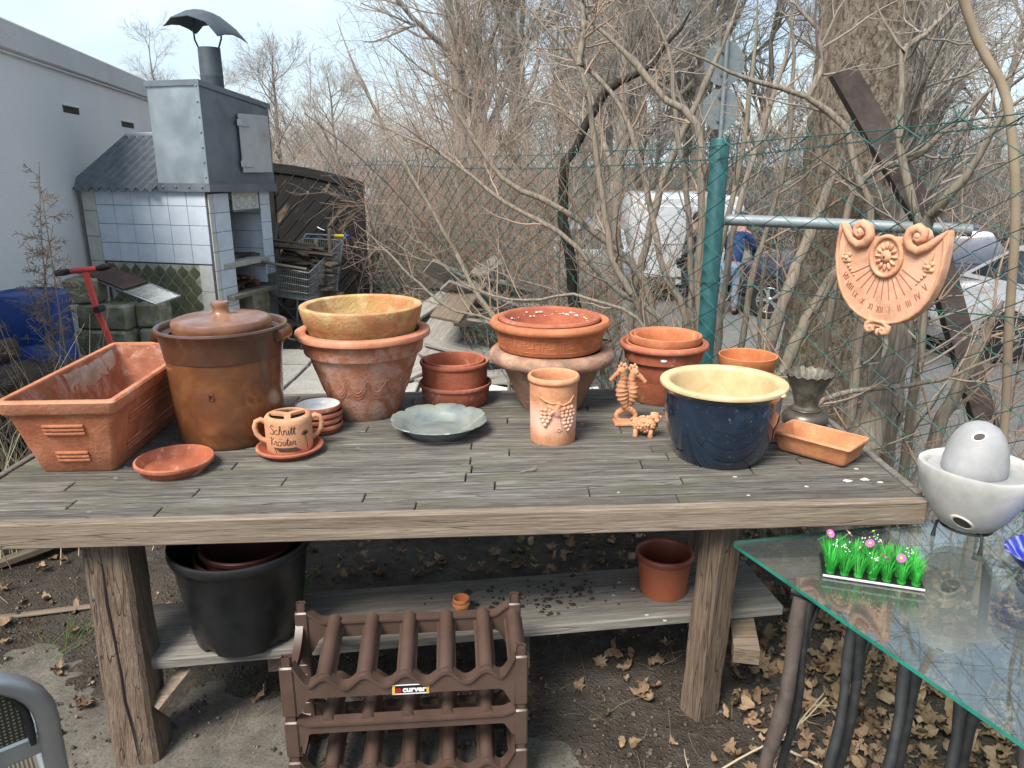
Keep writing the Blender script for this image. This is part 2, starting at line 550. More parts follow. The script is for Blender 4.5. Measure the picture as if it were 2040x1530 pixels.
MT['wood_top'] = wood('tabletop_boards', ((.07, .062, .052), (.175, .16, .138), (.33, .31, .275)), 'X', 15, moss=.55, spots=.6, var=.42, bump=.8, dist=.005, stretch=.07)
MT['wood_rail'] = wood('front_rail', ((.145, .107, .076), (.25, .195, .143), (.37, .31, .245)), 'X', 17, spots=.4, var=.1, bump=.6, knots=2.2, dist=.004)
MT['wood_leg'] = wood('squared_post', ((.105, .072, .05), (.20, .143, .102), (.31, .24, .18)), 'Z', 22, var=.12, bump=.9, knots=1.6, dist=.008)
MT['wood_shelf'] = wood('shelf_board', ((.15, .14, .12), (.26, .24, .21), (.37, .35, .31)), 'X', 14, var=.1, spots=.5, bump=.45, knots=1.5)
MT['wood_grey'] = wood('grey_board', ((.11, .10, .088), (.21, .19, .165), (.33, .305, .27)), 'X', 15, var=.42, bump=.5, knots=1.5)
MT['wood_pallet'] = wood('pallet_board', ((.13, .098, .07), (.23, .178, .13), (.34, .275, .21)), 'X', 15, var=.35, bump=.45, knots=1.2)
MT['wood_black'] = wood('tarred_board', ((.011, .0105, .010), (.019, .018, .017), (.13, .095, .065)), 'X', 11, var=.2, bump=.6, stretch=.07)
def tarred():
    m = NT('peeling_tarred_board', .7, 0, .3)
    c = m.co((.09, 1, 1))
    n1 = m.noise(c, 17, 6, .7, .5)
    n2 = m.noise(m.co(), 3.0, 3)
    f = m.math('ADD', m.math('MULTIPLY', n1, .8), m.math('MULTIPLY', n2, .35))
    col = m.ramp(m.noise(c, 60, 4), (.3, (.009, .0088, .0085)), (.7, (.024, .0225, .021)))
    m.color(m.mix(m.ramp(f, (.66, 0.0), (.72, .9)), col, m.ramp(m.noise(c, 90, 3), (.3, (.10, .07, .048)), (.7, (.25, .19, .14)))))
    m.bump(m.math('ADD', n1, m.noise(c, 90, 3)), .6, .005)
    return m.mat
MT['wood_black'] = tarred()
MT['wood_pale'] = wood('silvered_scrap_board', ((.20, .185, .162), (.34, .315, .28), (.48, .45, .405)), 'X', 15, var=.35, bump=.5, knots=1.5)
MT['wood_fire'] = wood('split_firewood', ((.055, .042, .032), (.125, .098, .075), (.24, .20, .16)), 'X', 22, var=.6, bump=.6)
MT['wood_char'] = wood('reddish_scrap', ((.06, .028, .02), (.13, .065, .045), (.20, .12, .09)), 'X', 24, var=.5, bump=.6)

def soil():
    m = NT('soil', .95, 0, .2)
    c = m.co((1, 1, 1), False)
    n1 = m.noise(c, 1.3, 5, .6)
    n2 = m.noise(c, 18, 7, .7)
    n3 = m.noise(c, 130, 3, .7)
    col = m.ramp(n2, (.3, (.036, .028, .022)), (.55, (.078, .063, .05)), (.8, (.15, .128, .105)))
    col = m.mix(m.ramp(n1, (.42, 0.0), (.62, .55)), col, (.14, .122, .10))
    v = m.voro(c, 55, 'Color')
    d = m.voro(c, 55)
    col = m.mix(m.ramp(d, (.10, .6), (.2, 0.0)), col, m.mix(.75, v, (.13, .11, .09)))
    m.color(col)
    m.bump(m.math('ADD', m.math('ADD', m.math('MULTIPLY', n2, 1.6), n3), m.ramp(d, (.0, 1.0), (.35, 0.0))), .9, .02)
    return m.mat
MT['soil'] = soil()

def concrete(name, a, b, scale=5, stain=(.10, .09, .075), rough=.88, spk=60):
    m = NT(name, rough, 0, .25)
    c = m.co((1, 1, 1), False)
    col = m.ramp(m.noise(c, scale, 8, .68), (.3, a), (.72, b))
    col = m.mix(m.ramp(m.noise(c, scale * .4, 4), (.5, 0.0), (.75, .5)), col, stain)
    col = m.mix(m.ramp(m.noise(c, spk, 3, .7), (.45, 0.0), (.68, .6)), col, tuple(x * .45 for x in a))
    m.color(col)
    m.bump(m.noise(c, spk, 6, .75), .45, .008)
    return m.mat
MT['path'] = concrete('worn_path', (.085, .075, .062), (.20, .182, .155), 11, (.065, .055, .044), spk=110)
MT['slab'] = concrete('paving_slab', (.36, .34, .30), (.48, .46, .42), 4, (.22, .20, .16))
MT['asphalt'] = concrete('parking_asphalt', (.17, .165, .155), (.25, .245, .235), 2.5, (.12, .115, .105), spk=90)
MT['block'] = terracotta('mossy_concrete_block', (.23, .225, .17), (.13, .135, .095), (.34, .325, .26), moss=.75, moss_col=(.10, .125, .03), chalk=.3, chalk_col=(.42, .41, .34), grain=.8)
MT['stucco'] = concrete('white_stucco', (.76, .76, .75), (.83, .83, .82), 1.4, (.70, .70, .69), .92, 120)
MT['stucco_cap'] = concrete('grey_coping', (.60, .60, .60), (.68, .68, .68), 3, (.50, .50, .50), .92, 90)
MT['tile_white'] = plain('glazed_white_tile', (.58, .64, .72), .22, 0, .06, 9, .02)
MT['tile_cream'] = plain('cream_tile', (.56, .56, .52), .3, 0, .08, 9, .02)
MT['tile_green'] = terracotta('green_arabesque_tile', (.075, .088, .045), (.05, .058, .035), (.12, .12, .06), chalk=.2, chalk_col=(.15, .155, .10), grain=.3, rough=.4)
MT['grout'] = plain('grout', (.085, .09, .095), .9, 0, .2, 30, .3)
MT['grout_pale'] = plain('pale_grout', (.36, .36, .30), .9, 0, .25, 14, .4)
MT['brick_in'] = plain('sooty_brick', (.10, .06, .05), .9, 0, .4, 9, .4)
MT['eternit'] = plain('corrugated_bitumen_sheet', (.105, .12, .135), .8, 0, .2, 12, .3)
MT['plast_black'] = plain('black_plastic', (.012, .013, .014), .36, 0, .25, 16, .1)
MT['plast_maroon'] = plain('maroon_plastic', (.075, .026, .021), .4, 0, .15, 9, .05)
MT['plast_brown'] = plain('brown_plastic', (.088, .054, .041), .38, 0, .14, 11, .06)
MT['plast_tc'] = plain('terracotta_plastic', (.46, .13, .062), .42, 0, .08, 8, .03)
MT['plast_tc_rim'] = plain('terracotta_plastic_dark', (.27, .072, .042), .42, 0, .08, 8, .03)
MT['plast_blue'] = plain('blue_plastic', (.012, .05, .23), .42, 0, .18, 8, .1)
MT['plast_red'] = plain('red_paint', (.58, .065, .055), .4, 0, .1, 12, .05)
MT['plast_yellow'] = plain('yellow_plastic', (.75, .55, .03), .4, 0, .05, 9, .02)
MT['rubber'] = plain('black_rubber', (.014, .014, .014), .7, 0, .2, 20, .15)
MT['fence_green'] = plain('green_fence_paint', (.022, .098, .10), .42, 0, .2, 18, .06)
MT['wire_green'] = plain('green_coated_wire', (.020, .092, .080), .42, 0, .25, 12, 0)
MT['beam'] = zincish('rusty_beam', (.045, .032, .027), (.075, .055, .047), (.115, .09, .078), .7, .1, 12, .3)

def bark(name, cols, scale=9, bump=.9, stretch=.35, dist=.03, edge=.55):
    m = NT(name, .92, 0, .15)
    c = m.co((1, 1, stretch))
    v = m.voro(c, scale, 'Distance', 'DISTANCE_TO_EDGE')
    n = m.noise(c, scale * 2.5, 7, .7, .4)
    col = m.ramp(n, (.25, cols[0]), (.52, cols[1]), (.78, cols[2]))
    col = m.mix(m.ramp(v, (.0, edge), (.07, 0.0)), col, tuple(x * .4 for x in cols[0]))
    col = m.mix(m.ramp(m.noise(c, 1.6, 4), (.5, 0.0), (.72, .55)), col, cols[3])
    m.color(col)
    m.bump(m.math('ADD', m.ramp(v, (.0, 0.0), (.16, 1.0)), m.math('MULTIPLY', n, .7)), bump, dist)
    return m.mat
MT['bark_big'] = bark('maple_bark', ((.16, .128, .095), (.27, .222, .17), (.38, .325, .26), (.22, .19, .13)), 34, .8, .7, .012, .22)
def trunkbark():
    m = NT('flaking_bark', .92, 0, .15)
    c = m.co((1, 1, .5))
    n1 = m.noise(c, 14, 8, .72, .9)
    n2 = m.noise(c, 38, 6, .7, .6)
    n3 = m.noise(c, 2.2, 4)
    col = m.ramp(n1, (.3, (.13, .10, .074)), (.5, (.25, .205, .156)), (.7, (.37, .315, .25)))
    col = m.mix(m.ramp(n2, (.40, .85), (.50, 0.0)), col, (.07, .054, .04))
    col = m.mix(m.ramp(n3, (.5, 0.0), (.7, .5)), col, (.20, .18, .12))
    m.color(col)
    m.bump(m.math('ADD', n1, m.math('MULTIPLY', n2, .9)), 1.0, .03)
    return m.mat
MT['bark_big'] = trunkbark()
MT['bark_stem'] = bark('smooth_bark', ((.15, .122, .095), (.24, .20, .158), (.33, .285, .23), (.18, .17, .115)), 26, .4, .12, .004)
MT['bark_dark'] = bark('wet_dark_bark', ((.022, .018, .015), (.04, .034, .029), (.075, .065, .056), (.03, .028, .02)), 16, .6, .3, .008)
MT['bark_far'] = bark('far_bark', ((.17, .145, .12), (.25, .22, .185), (.33, .295, .255), (.2, .2, .16)), 5, .5, .3, .03)
def twigmat(name, a, b):
    m = NT(name, .85, 0, .2)
    c = m.co((1, 1, 1), False)
    m.color(m.ramp(m.noise(c, 2.3, 4, .7), (.3, a), (.7, b)))
    return m.mat
MT['twig_brown'] = twigmat('brown_twigs', (.23, .16, .115), (.40, .30, .22))
MT['twig_grey'] = twigmat('grey_twigs', (.20, .168, .14), (.34, .295, .25))
MT['twig_pink'] = twigmat('reddish_twigs', (.27, .185, .16), (.42, .32, .275))
MT['twig_far'] = twigmat('far_twigs', (.26, .225, .19), (.40, .36, .31))
MT['twig_dry'] = twigmat('dry_stalks', (.17, .125, .085), (.33, .265, .185))
MT['straw'] = twigmat('straw', (.36, .29, .17), (.52, .45, .31))
MT['weed'] = twigmat('dead_weed', (.11, .085, .068), (.20, .165, .135))

def leafmat(name, cols):
    m = NT(name, .8, 0, .2)
    c = m.co((1, 1, 1), False)
    v = m.voro(c, 21, 'Color')
    bw = m.n('RGBToBW')
    m.put(bw.inputs[0], v)
    f = m.math('ADD', m.math('MULTIPLY', m.noise(c, 9, 3), .35), m.math('ADD', m.math('MULTIPLY', m.rnd(), .3), m.math('MULTIPLY', bw.outputs[0], .35)))
    col = m.ramp(f, (.25, cols[0]), (.5, cols[1]), (.75, cols[2]))
    m.color(col)
    m.bump(m.noise(c, 120, 3), .4, .004)
    return m.mat
MT['leaf_dry'] = leafmat('dry_leaves', ((.10, .06, .036), (.235, .155, .095), (.43, .32, .215)))
MT['green_weed'] = leafmat('green_weed_leaves', ((.06, .11, .02), (.10, .18, .035), (.16, .26, .06)))

# glass: clear to look through, mirror-like at flat angles
def glassmat(name, tint, ior=.08, rough=0.0, dust=.05):
    m = bpy.data.materials.new(name)
    m.use_nodes = True
    t = m.node_tree
    t.nodes.clear()
    o = t.nodes.new('ShaderNodeOutputMaterial')
    mx = t.nodes.new('ShaderNodeMixShader')
    lw_ = t.nodes.new('ShaderNodeLayerWeight')
    pw = t.nodes.new('ShaderNodeMath'); pw.operation = 'POWER'; pw.inputs[1].default_value = 4.2
    fr = t.nodes.new('ShaderNodeMath'); fr.operation = 'MULTIPLY_ADD'; fr.inputs[1].default_value = .9; fr.inputs[2].default_value = ior
    t.links.new(lw_.outputs['Facing'], pw.inputs[0]); t.links.new(pw.outputs[0], fr.inputs[0])
    du = t.nodes.new('ShaderNodeBsdfDiffuse'); du.inputs['Color'].default_value = (.6, .62, .6, 1)
    dm = t.nodes.new('ShaderNodeMixShader'); dm.inputs[0].default_value = dust
    tr = t.nodes.new('ShaderNodeBsdfTransparent'); tr.inputs['Color'].default_value = (*tint, 1)
    gl = t.nodes.new('ShaderNodeBsdfGlossy'); gl.inputs['Roughness'].default_value = rough
    gl.inputs['Color'].default_value = (.95, .98, .97, 1)
    t.links.new(fr.outputs[0], mx.inputs[0]); t.links.new(tr.outputs[0], dm.inputs[1]); t.links.new(du.outputs[0], dm.inputs[2]); t.links.new(dm.outputs[0], mx.inputs[1]); t.links.new(gl.outputs[0], mx.inputs[2])
    t.links.new(mx.outputs[0], o.inputs[0])
    return m
MT['glass'] = glassmat('table_glass', (.88, .95, .92), .15)
MT['glass_pane'] = glassmat('car_glass', (.10, .12, .13), .07, 0.0, 0.0)
MT['glass_edge'] = plain('green_glass_edge', (.02, .22, .16), .15, 0, .3, 9, .05, .8)
def blueglass():
    m = NT('blue_glass', .05, 0, .6)
    c = m.co((1, 1, 1), False)
    w = m.wave(c, 9, 7, 3, 1.5)
    m.color(m.ramp(w, (.2, (.03, .045, .62)), (.7, (.10, .14, .85)), (.97, (.55, .6, .95))))
    m.b.inputs['Transmission Weight'].default_value = .55
    m.b.inputs['IOR'].default_value = 1.4
    return m.mat
MT['glass_blue'] = blueglass()
MT['ceramic'] = plain('matt_white_ceramic', (.47, .46, .425), .8, 0, .22, 6, .4)
MT['ceramic_pale'] = plain('raw_ceramic_edge', (.62, .60, .50), .8, 0, .08, 12, .2)
MT['ceramic_grey'] = plain('smoked_ceramic', (.36, .36, .36), .7, 0, .22, 7, .3)
MT['fake_green'] = leafmat('plastic_grass', ((.02, .25, .03), (.05, .42, .06), (.12, .58, .12)))
MT['petal'] = plain('pink_petals', (.52, .13, .42), .6, 0, .15, 30, 0)
MT['petal_white'] = plain('white_buds', (.70, .74, .68), .6, 0, .1, 30, 0)
MT['flower_eye'] = plain('yellow_flower_eye', (.60, .62, .12), .7, 0, .15, 30, .2)
MT['cardboard'] = plain('white_tray_edge', (.62, .62, .62), .6, 0, .08, 10, .05)
MT['ink'] = plain('burnt_writing', (.045, .022, .012), .85, 0, .1, 20, 0)
MT['cut_shade'] = plain('incised_line_shade', (.36, .13, .07), .9, 0, .2, 20, .2)  # darker tone on thin ridges, painted as the shade of cut lines
MT['gap_shade'] = plain('dark_gap_shade', (.02, .012, .01), .6, 0, .2, 10, .1)  # near-black colour standing in for shade in holes and cracks
MT['label_black'] = plain('label_black', (.012, .012, .013), .3, 0, .05, 8, 0)
MT['label_white'] = plain('label_white', (.78, .78, .78), .3, 0, .04, 8, 0)
MT['label_yellow'] = plain('label_yellow', (.75, .42, .01), .3, 0, .04, 8, 0)
MT['label_red'] = plain('label_red', (.62, .015, .015), .3, 0, .04, 8, 0)
MT['dropping'] = plain('bird_dropping', (.50, .50, .48), .8, 0, .08, 30, .2)
MT['sling'] = None
# ------------------------------------------------------------------ ground
def vnoise(x, y, seed=0):
    """smooth value noise, numpy"""
    def h(i, j):
        n = (i * 374761393 + j * 668265263 + seed * 1442695041) & 0x7fffffff
        n = ((n ^ (n >> 13)) * 1274126177) & 0x7fffffff
        return ((n ^ (n >> 16)) & 0xffff) / 65535.0
    xi, yi = np.floor(x).astype(np.int64), np.floor(y).astype(np.int64)
    xf, yf = x - xi, y - yi
    u, v = xf * xf * (3 - 2 * xf), yf * yf * (3 - 2 * yf)
    return (h(xi, yi) * (1 - u) + h(xi + 1, yi) * u) * (1 - v) + (h(xi, yi + 1) * (1 - u) + h(xi + 1, yi + 1) * u) * v

FP = np.array([.91, 3.6])             # a post of the boundary fence
FD = np.array([-.475, .88])           # the fence runs this way
FN = np.array([.88, .475])            # outwards, towards the parking lot
LOT = -.97
def ground_z(x, y):
    x = np.asarray(x, float); y = np.asarray(y, float)
    s = (x - FP[0]) * FN[0] + (y - FP[1]) * FN[1]
    k = np.clip((s - .1) / 2.3, 0, 1)
    z = (LOT - .03) * k * k * (3 - 2 * k)
    near = np.clip(1 - (np.hypot(x, y - 3) - 5) / 6, 0, 1) * (1 - k)
    w = (vnoise(x * 3.1, y * 3.1, 1) - .5) * .03 + (vnoise(x * 9, y * 9, 2) - .5) * .018 + (vnoise(x * 24, y * 24, 3) - .5) * .012
    return z + w * near

def axis(a, lo, hi, step, b):
    mid = np.arange(lo, hi, step)
    l, r, s = [lo], [mid[-1]], step
    while l[-1] > a: s *= 1.35; l.append(l[-1] - s)
    s = step
    while r[-1] < b: s *= 1.35; r.append(r[-1] + s)
    return np.concatenate([np.array(l[1:])[::-1], mid, np.array(r[1:])])
ax, ay = axis(-400, -2.6, 2.4, .022, 400), axis(-300, .7, 4.2, .022, 600)
X, Y_ = np.meshgrid(ax, ay)
Z = ground_z(X, Y_)
idx = np.arange(X.size).reshape(X.shape)
Fq = np.stack([idx[:-1, :-1], idx[:-1, 1:], idx[1:, 1:], idx[1:, :-1]], -1).reshape(-1, 4)
ground = link_mesh('ground', np_mesh('ground', np.stack([X, Y_, Z], -1).reshape(-1, 3), Fq), MT['soil'])
tag(ground, 'dark crumbly soil of the yard under and around the wooden table', 'ground', kind='structure')

def sheet(name, mat, fn_inside, x0, x1, y0, y1, step, lift, edge, label):
    """a crust that dives under the soil at a ragged edge; fn_inside > 0 inside, in metres from the edge"""
    gx, gy = np.meshgrid(np.arange(x0, x1, step), np.arange(y0, y1, step))
    d = fn_inside(gx, gy)
    zz = np.clip(d / edge, -1, 1) * lift + (vnoise(gx * 14, gy * 14, 9) - .5) * .006
    i = np.arange(gx.size).reshape(gx.shape)
    f = np.stack([i[:-1, :-1], i[:-1, 1:], i[1:, 1:], i[1:, :-1]], -1).reshape(-1, 4)
    keep = (d.reshape(-1)[f] > -edge).any(1)
    o = link_mesh(name, np_mesh(name, np.stack([gx, gy, zz], -1).reshape(-1, 3), f[keep]), mat)
    return tag(o, label, name.replace('_', ' '), kind='structure')
def path_in(x, y):
    w = (vnoise(x * 1.7, y * 1.7, 21) - .5) * .9 + (vnoise(x * 5, y * 5, 22) - .5) * .3
    return np.minimum(2.02 - .12 * x - y, x + 4) + w * .55 - np.clip(x + .35, 0, 9) * .42
sheet('path', MT['path'], path_in, -3.4, 1.2, .35, 2.8, .03, .018, .25, 'worn gritty concrete path at the foot of the wooden table')

# parking lot
lot = G()
pts = [(FP[0] + FN[0] * 2.05 + FD[0] * t, FP[1] + FN[1] * 2.05 + FD[1] * t) for t in (-9, 5)]
lot.add([(pts[0][0], pts[0][1], LOT), (pts[0][0] + 40, pts[0][1] + 4, LOT), (44, 24, LOT), (.6, 24, LOT), (.4, 14, LOT), (pts[1][0], pts[1][1], LOT)], [(0, 1, 2, 3, 4, 5)])
tag(lot.build('parking_lot', MT['asphalt'], smooth=0), 'pale grey parking lot surface beyond the green wire fence', 'parking lot', kind='structure')

# paving behind the table
pv = thing('paving', 'pale concrete slab paving behind the wooden table', 'paving', (-1.2, 5.6, 0))
pv['kind'] = 'structure'
g = G().box((0, 0, .018), (.485, .485, .05), .006)
sm = g.mesh('slab')
for i in range(6):
    for j in range(4):
        o = link_mesh('slab', sm, MT['slab'], pv, (-1.25 + i * .5 + .01 * math.sin(i * 3 + j), -.75 + j * .5, .006 * math.sin(i * 5 + j * 3)), (0.01 * math.sin(j * 4 + i), .008 * math.cos(i * 7), 0))
# ------------------------------------------------------------------ the wooden table
T = .76
tb = thing('work_table', 'long weathered wooden table with narrow grey boards and a lower shelf', 'table', (-.2, 2.378, 0), R(3.4))
SH = math.tan(R(3.4))
def tloc(x, y, z):          # world -> table local
    c, s = math.cos(R(3.4)), math.sin(R(3.4))
    dx, dy = x + .2, y - 2.378
    return (dx * c + dy * s, -dx * s + dy * c, z)
XL, XR, YF, YB = -1.31, 1.335, -.535, .535
rows = 17
rw = (YB - YF) / rows
rt = random.Random(5)
for r in range(rows):
    y = YF + rw * (r + .5)
    x = XL + SH * y
    xe = XR + SH * y
    first = True
    while x < xe - .02:
        L = rt.uniform(.45, .95) if not first else rt.uniform(.18, .8)
        first = False
        if xe - x - L < .16: L = xe - x
        g = G()
        hw, hl = rw / 2 - rt.uniform(.0014, .0036), L / 2 - rt.uniform(.001, .0024)
        g.box((0, 0, 0), (2 * hl, 2 * hw, .026), .0022)
        g.v = [(a + SH * b, b, c) for a, b, c in g.v]
        g.build('plank', MT['wood_top'], tb, loc=(x + L / 2, y, T - .013 + rt.uniform(-.0012, .0012)), rot=(rt.uniform(-.012, .012), rt.uniform(-.0015, .0015), rt.uniform(-.001, .001)))
        x += L
g = G().box((.0125, 0, T - .034), (2.60, 1.04, .014))
g.build('added_underboard', MT['wood_black'], tb)  # black panel added under the planks so their gaps stay dark
g = G().box((0.012 - SH * .55, YF - .017, T - .032), (2.665, .03, .072), .004)
g.build('front_rail', MT['wood_rail'], tb)
g = G().box((0.01 + SH * .55, YB + .017, T - .035), (2.64, .03, .07), .004)
g.build('back_rail', MT['wood_rail'], tb)
for sx, x0 in ((-1, XL - .013), (1, XR + .013)):
    g = G().box((0, 0, 0), (.022, 1.05, .034), .003)
    g.v = [(a + SH * b, b, c) for a, b, c in g.v]
    g.build('side_lath', MT['wood_grey'], tb, loc=(x0, .012, T - .012))
for x in (-1.08, -.3, .5, 1.15):
    G().box((x, 0, T - .069), (.07, .98, .056), .004).build('cross_batten', MT['wood_rail'], tb)

def post(name, top, bot, w, rz, mat, bev=.012, h0=-.03, h1=.716):
    g = G()
    rings = []
    for k in range(9):
        t = k / 8
        cx, cy = bot[0] + (top[0] - bot[0]) * t, bot[1] + (top[1] - bot[1]) * t
        ww = w[0] * (1 + .03 * math.sin(k * 2.3)), w[1] * (1 + .03 * math.cos(k * 1.7))
        ring = []
        for a, b in ((-1, -1), (1, -1), (1, 1), (-1, 1)):
            for e in ((0, bev), (bev, 0)) if a * b > 0 else ((bev, 0), (0, bev)):
                px, py = a * (ww[0] / 2 - e[0]), b * (ww[1] / 2 - e[1])
                c, s = math.cos(rz), math.sin(rz)
                ring.append((cx + px * c - py * s, cy + px * s + py * c, h0 + (h1 - h0) * t))
        rings.append([tloc(*p) for p in ring])
    g.loft(rings, True, True, True)
    # no slot is cut; the crack's shade is a separate dark tube
    return g.build(name, mat, tb, smooth=25)
post('leg', (-1.108, 1.885), (-1.068, 1.80), (.122, .125), R(4), MT['wood_leg'])
post('leg', (.607, 1.965), (.585, 1.985), (.088, .085), R(30), MT['wood_leg'], .006)
post('leg', (-1.12, 2.80), (-1.10, 2.82), (.09, .09), R(3), MT['wood_leg'], .006)
post('leg', (.80, 2.86), (.80, 2.87), (.09, .09), R(3), MT['wood_leg'], .006)
# drying crack of the big leg: dark tube painted as the shade inside it
g = G()
g.tube([tloc(-1.108 + .040 * (1 - t) + dx, 1.885 - .085 * (1 - t) - .0632 + .0008, .716 * t) for t, dx in ((.97, -.004), (.85, -.002), (.7, -.006), (.55, .0), (.42, .004), (.3, .002), (.18, .012), (.03, .018))], [.0012, .003, .0036, .003, .0036, .003, .0026, .0012], 5)
g.build('drying_crack_shade', MT['gap_shade'], tb, 60)
# shelf
sc = (-.155, 2.105)
sl = tloc(sc[0], sc[1], .2825)
g = G().box((0, 0, 0), (2.02, .30, .035), .005)
shelf = g.build('shelf_board', MT['wood_shelf'], tb, loc=sl, rot=(0, 0, R(8.2 - 3.4)))
def bar(name, a, b, w, h, mat, parent, up=(0, 0, 1)):
    return G().ribbon([a, b], w, h, up).build(name, mat, parent, smooth=25)
bar('shelf_strut', tloc(-1.005, 1.80, .155), tloc(-.905, 1.93, .262), .045, .05, MT['wood_pallet'], tb)
bar('shelf_bearer', tloc(.70, 1.93, .238), tloc(.80, 2.45, .238), .075, .05, MT['wood_pallet'], tb)
bar('shelf_bearer', tloc(-.70, 1.93, .225), tloc(-.78, 2.30, .225), .06, .075, MT['wood_pallet'], tb)
bar('shelf_bearer', tloc(.03, 2.0, .14), tloc(.03, 2.14, .262), .05, .05, MT['wood_pallet'], tb)
# stain rings and bird droppings lie in the boards: thin discs
def blotch(name, x, y, z, r, mat, parent, loc_fn=tloc, n=14, th=.001, squash=.7):
    g = G()
    ra = random.Random(int(x * 997 + y * 577))
    ring = [(r * (1 + ra.uniform(-.35, .35)) * math.cos(2 * pi * k / n), squash * r * (1 + ra.uniform(-.35, .35)) * math.sin(2 * pi * k / n)) for k in range(n)]
    g.prism(ring, 0, th)
    return g.build(name, mat, parent, loc=loc_fn(x, y, z))
for x, y, r in ((.845, 1.99, .006), (.98, 2.03, .013), (1.035, 2.04, .014), (1.07, 2.02, .008), (1.045, 2.12, .007), (.66, 2.06, .006), (.3, 1.95, .004), (.66, 1.93, .005)):
    blotch('bird_dropping', x, y, T + .0014, r, MT['dropping'], tb)
for x, y, r in ((.42, 2.05, .007), (.40, 2.2, .008), (.33, 2.16, .006), (.47, 2.02, .006), (.36, 2.24, .007)):
    blotch('bird_dropping', x, y, .3005, r, MT['dropping'], tb)

# ------------------------------------------------------------------ pots
def prof_pot(outer, t, floor=.015, lip=.35):
    """outer [(r, z)] foot to lip -> closed profile with wall t"""
    p = [(0, 0.003), (outer[0][0] * .9, 0.003)] + list(outer)
    rt_, zt = outer[-1]
    rb = outer[0][0]
    p += [(rt_ - t * .5, zt + t * lip * .5), (rt_ - t, zt - t * .2)]
    for k in (.25, .55, .85):
        zi = zt + (floor - zt) * k
        ro = np.interp(zi, [q[1] for q in outer if True], [q[0] for q in outer]) if all(outer[i][1] <= outer[i + 1][1] for i in range(len(outer) - 1)) else rt_ + (rb - rt_) * k
        p.append((min(ro, rt_ + (rb - rt_) * k * .9) - t, zi))
    p += [(rb - t, floor + .006), (rb - t - .01, floor), (0, floor)]
    return p
def pot(name, label, cat, loc, outer, t, mat, n=64, group=None, rz=None, wob=.004, floor=.015, tilt=None):
    th = thing(name, label, cat, loc, rz if rz is not None else random.uniform(0, 6), group, rot=None if tilt is None else (tilt[0], tilt[1], 0))
    ph = random.uniform(0, 6)
    G().lathe(prof_pot(outer, t, floor), n, lambda a, r, z: (r * (1 + wob * math.sin(2 * a + ph)), z)).build('pot_body', mat, th, 40)
    return th

# stoneware crock and its lid
CR = (-.955, 2.431, T)
th = thing('stoneware_crock', 'tall brown glazed stoneware crock with a darker collar, beside the long planter', 'crock', CR)
g = G()
g.lathe([(0, .004), (.150, .004), (.160, .0), (.166, .006), (.168, .02), (.176, .14), (.181, .25), (.183, .287)], 72, lambda a, r, z: (r * (1 + .003 * math.sin(2 * a)), z))
g.build('body', MT['glaze_brown'], th, 40)
g = G()
g.lathe([(.183, .286), (.1855, .288), (.187, .30), (.192, .335), (.198, .362), (.205, .374), (.208, .381), (.206, .387), (.200, .388), (.193, .384), (.190, .376), (.187, .366), (.178, .361), (.166, .360), (.162, .34), (.155, .05), (.14, .02), (0, .018)], 72)
g.build('collar', MT['glaze_dark'], th, 40)
for s in (-1, 1):
    g = G()
    g.loft([[(s * (x_ + .004 * math.cos(y_ * 28)), y_ * k_, z_) for y_ in np.linspace(-.055, .055, 9)] + [(s * .188, y_ * k_, z_) for y_ in np.linspace(.055, -.055, 9)] for x_, z_, k_ in ((.203, .376, 1.0), (.212, .366, 1.0), (.216, .350, .95), (.214, .336, .85), (.204, .332, .8))], True, True, True)
    g.build('handle', MT['glaze_dark'], th, 60)
def on_cyl(pts2, r, cx_ang=-pi / 2, z0=0.0):
    """2-D drawing (u, v) laid on a standing cylinder of radius r facing the -Y side"""
    return [(r * math.cos(cx_ang + u / r), r * math.sin(cx_ang + u / r), z0 + v) for u, v in pts2]
def strokes(lines, to3d, rad, name, mat, parent, n=5):
    g = G()
    for ln in lines:
        g.tube(to3d(ln), rad, n)
    return g.build(name, mat, parent, 60)
dg = [[(-.008, .006), (-.004, .010), (-.004, -.008)], [(.004 + .006 * math.cos(k * pi / 5), .001 + .009 * math.sin(k * pi / 5)) for k in range(11)]]
strokes(dg, lambda l: on_cyl([(u + .01, v) for u, v in l], .1805, -pi / 2, .185), .0014, 'stamped_number', MT['glaze_dark'], th)
lid = thing('crock_lid', 'round brown glazed lid with a stubby knob lying in the tall crock', 'lid', (CR[0] + .002, CR[1], T + .3605))
g = G()
g.lathe([(0, 0), (.150, 0), (.154, .004), (.156, .02), (.157, .035), (.152, .045), (.140, .049), (.10, .053), (.045, .056), (.030, .060), (.025, .068), (.025, .082), (.029, .091), (.026, .099), (.015, .102), (0, .101)], 64, lambda a, r, z: (r * (1 + .004 * math.sin(2 * a + 1)), z))
g.build('lid_body', MT['glaze_lid'], lid, 45)

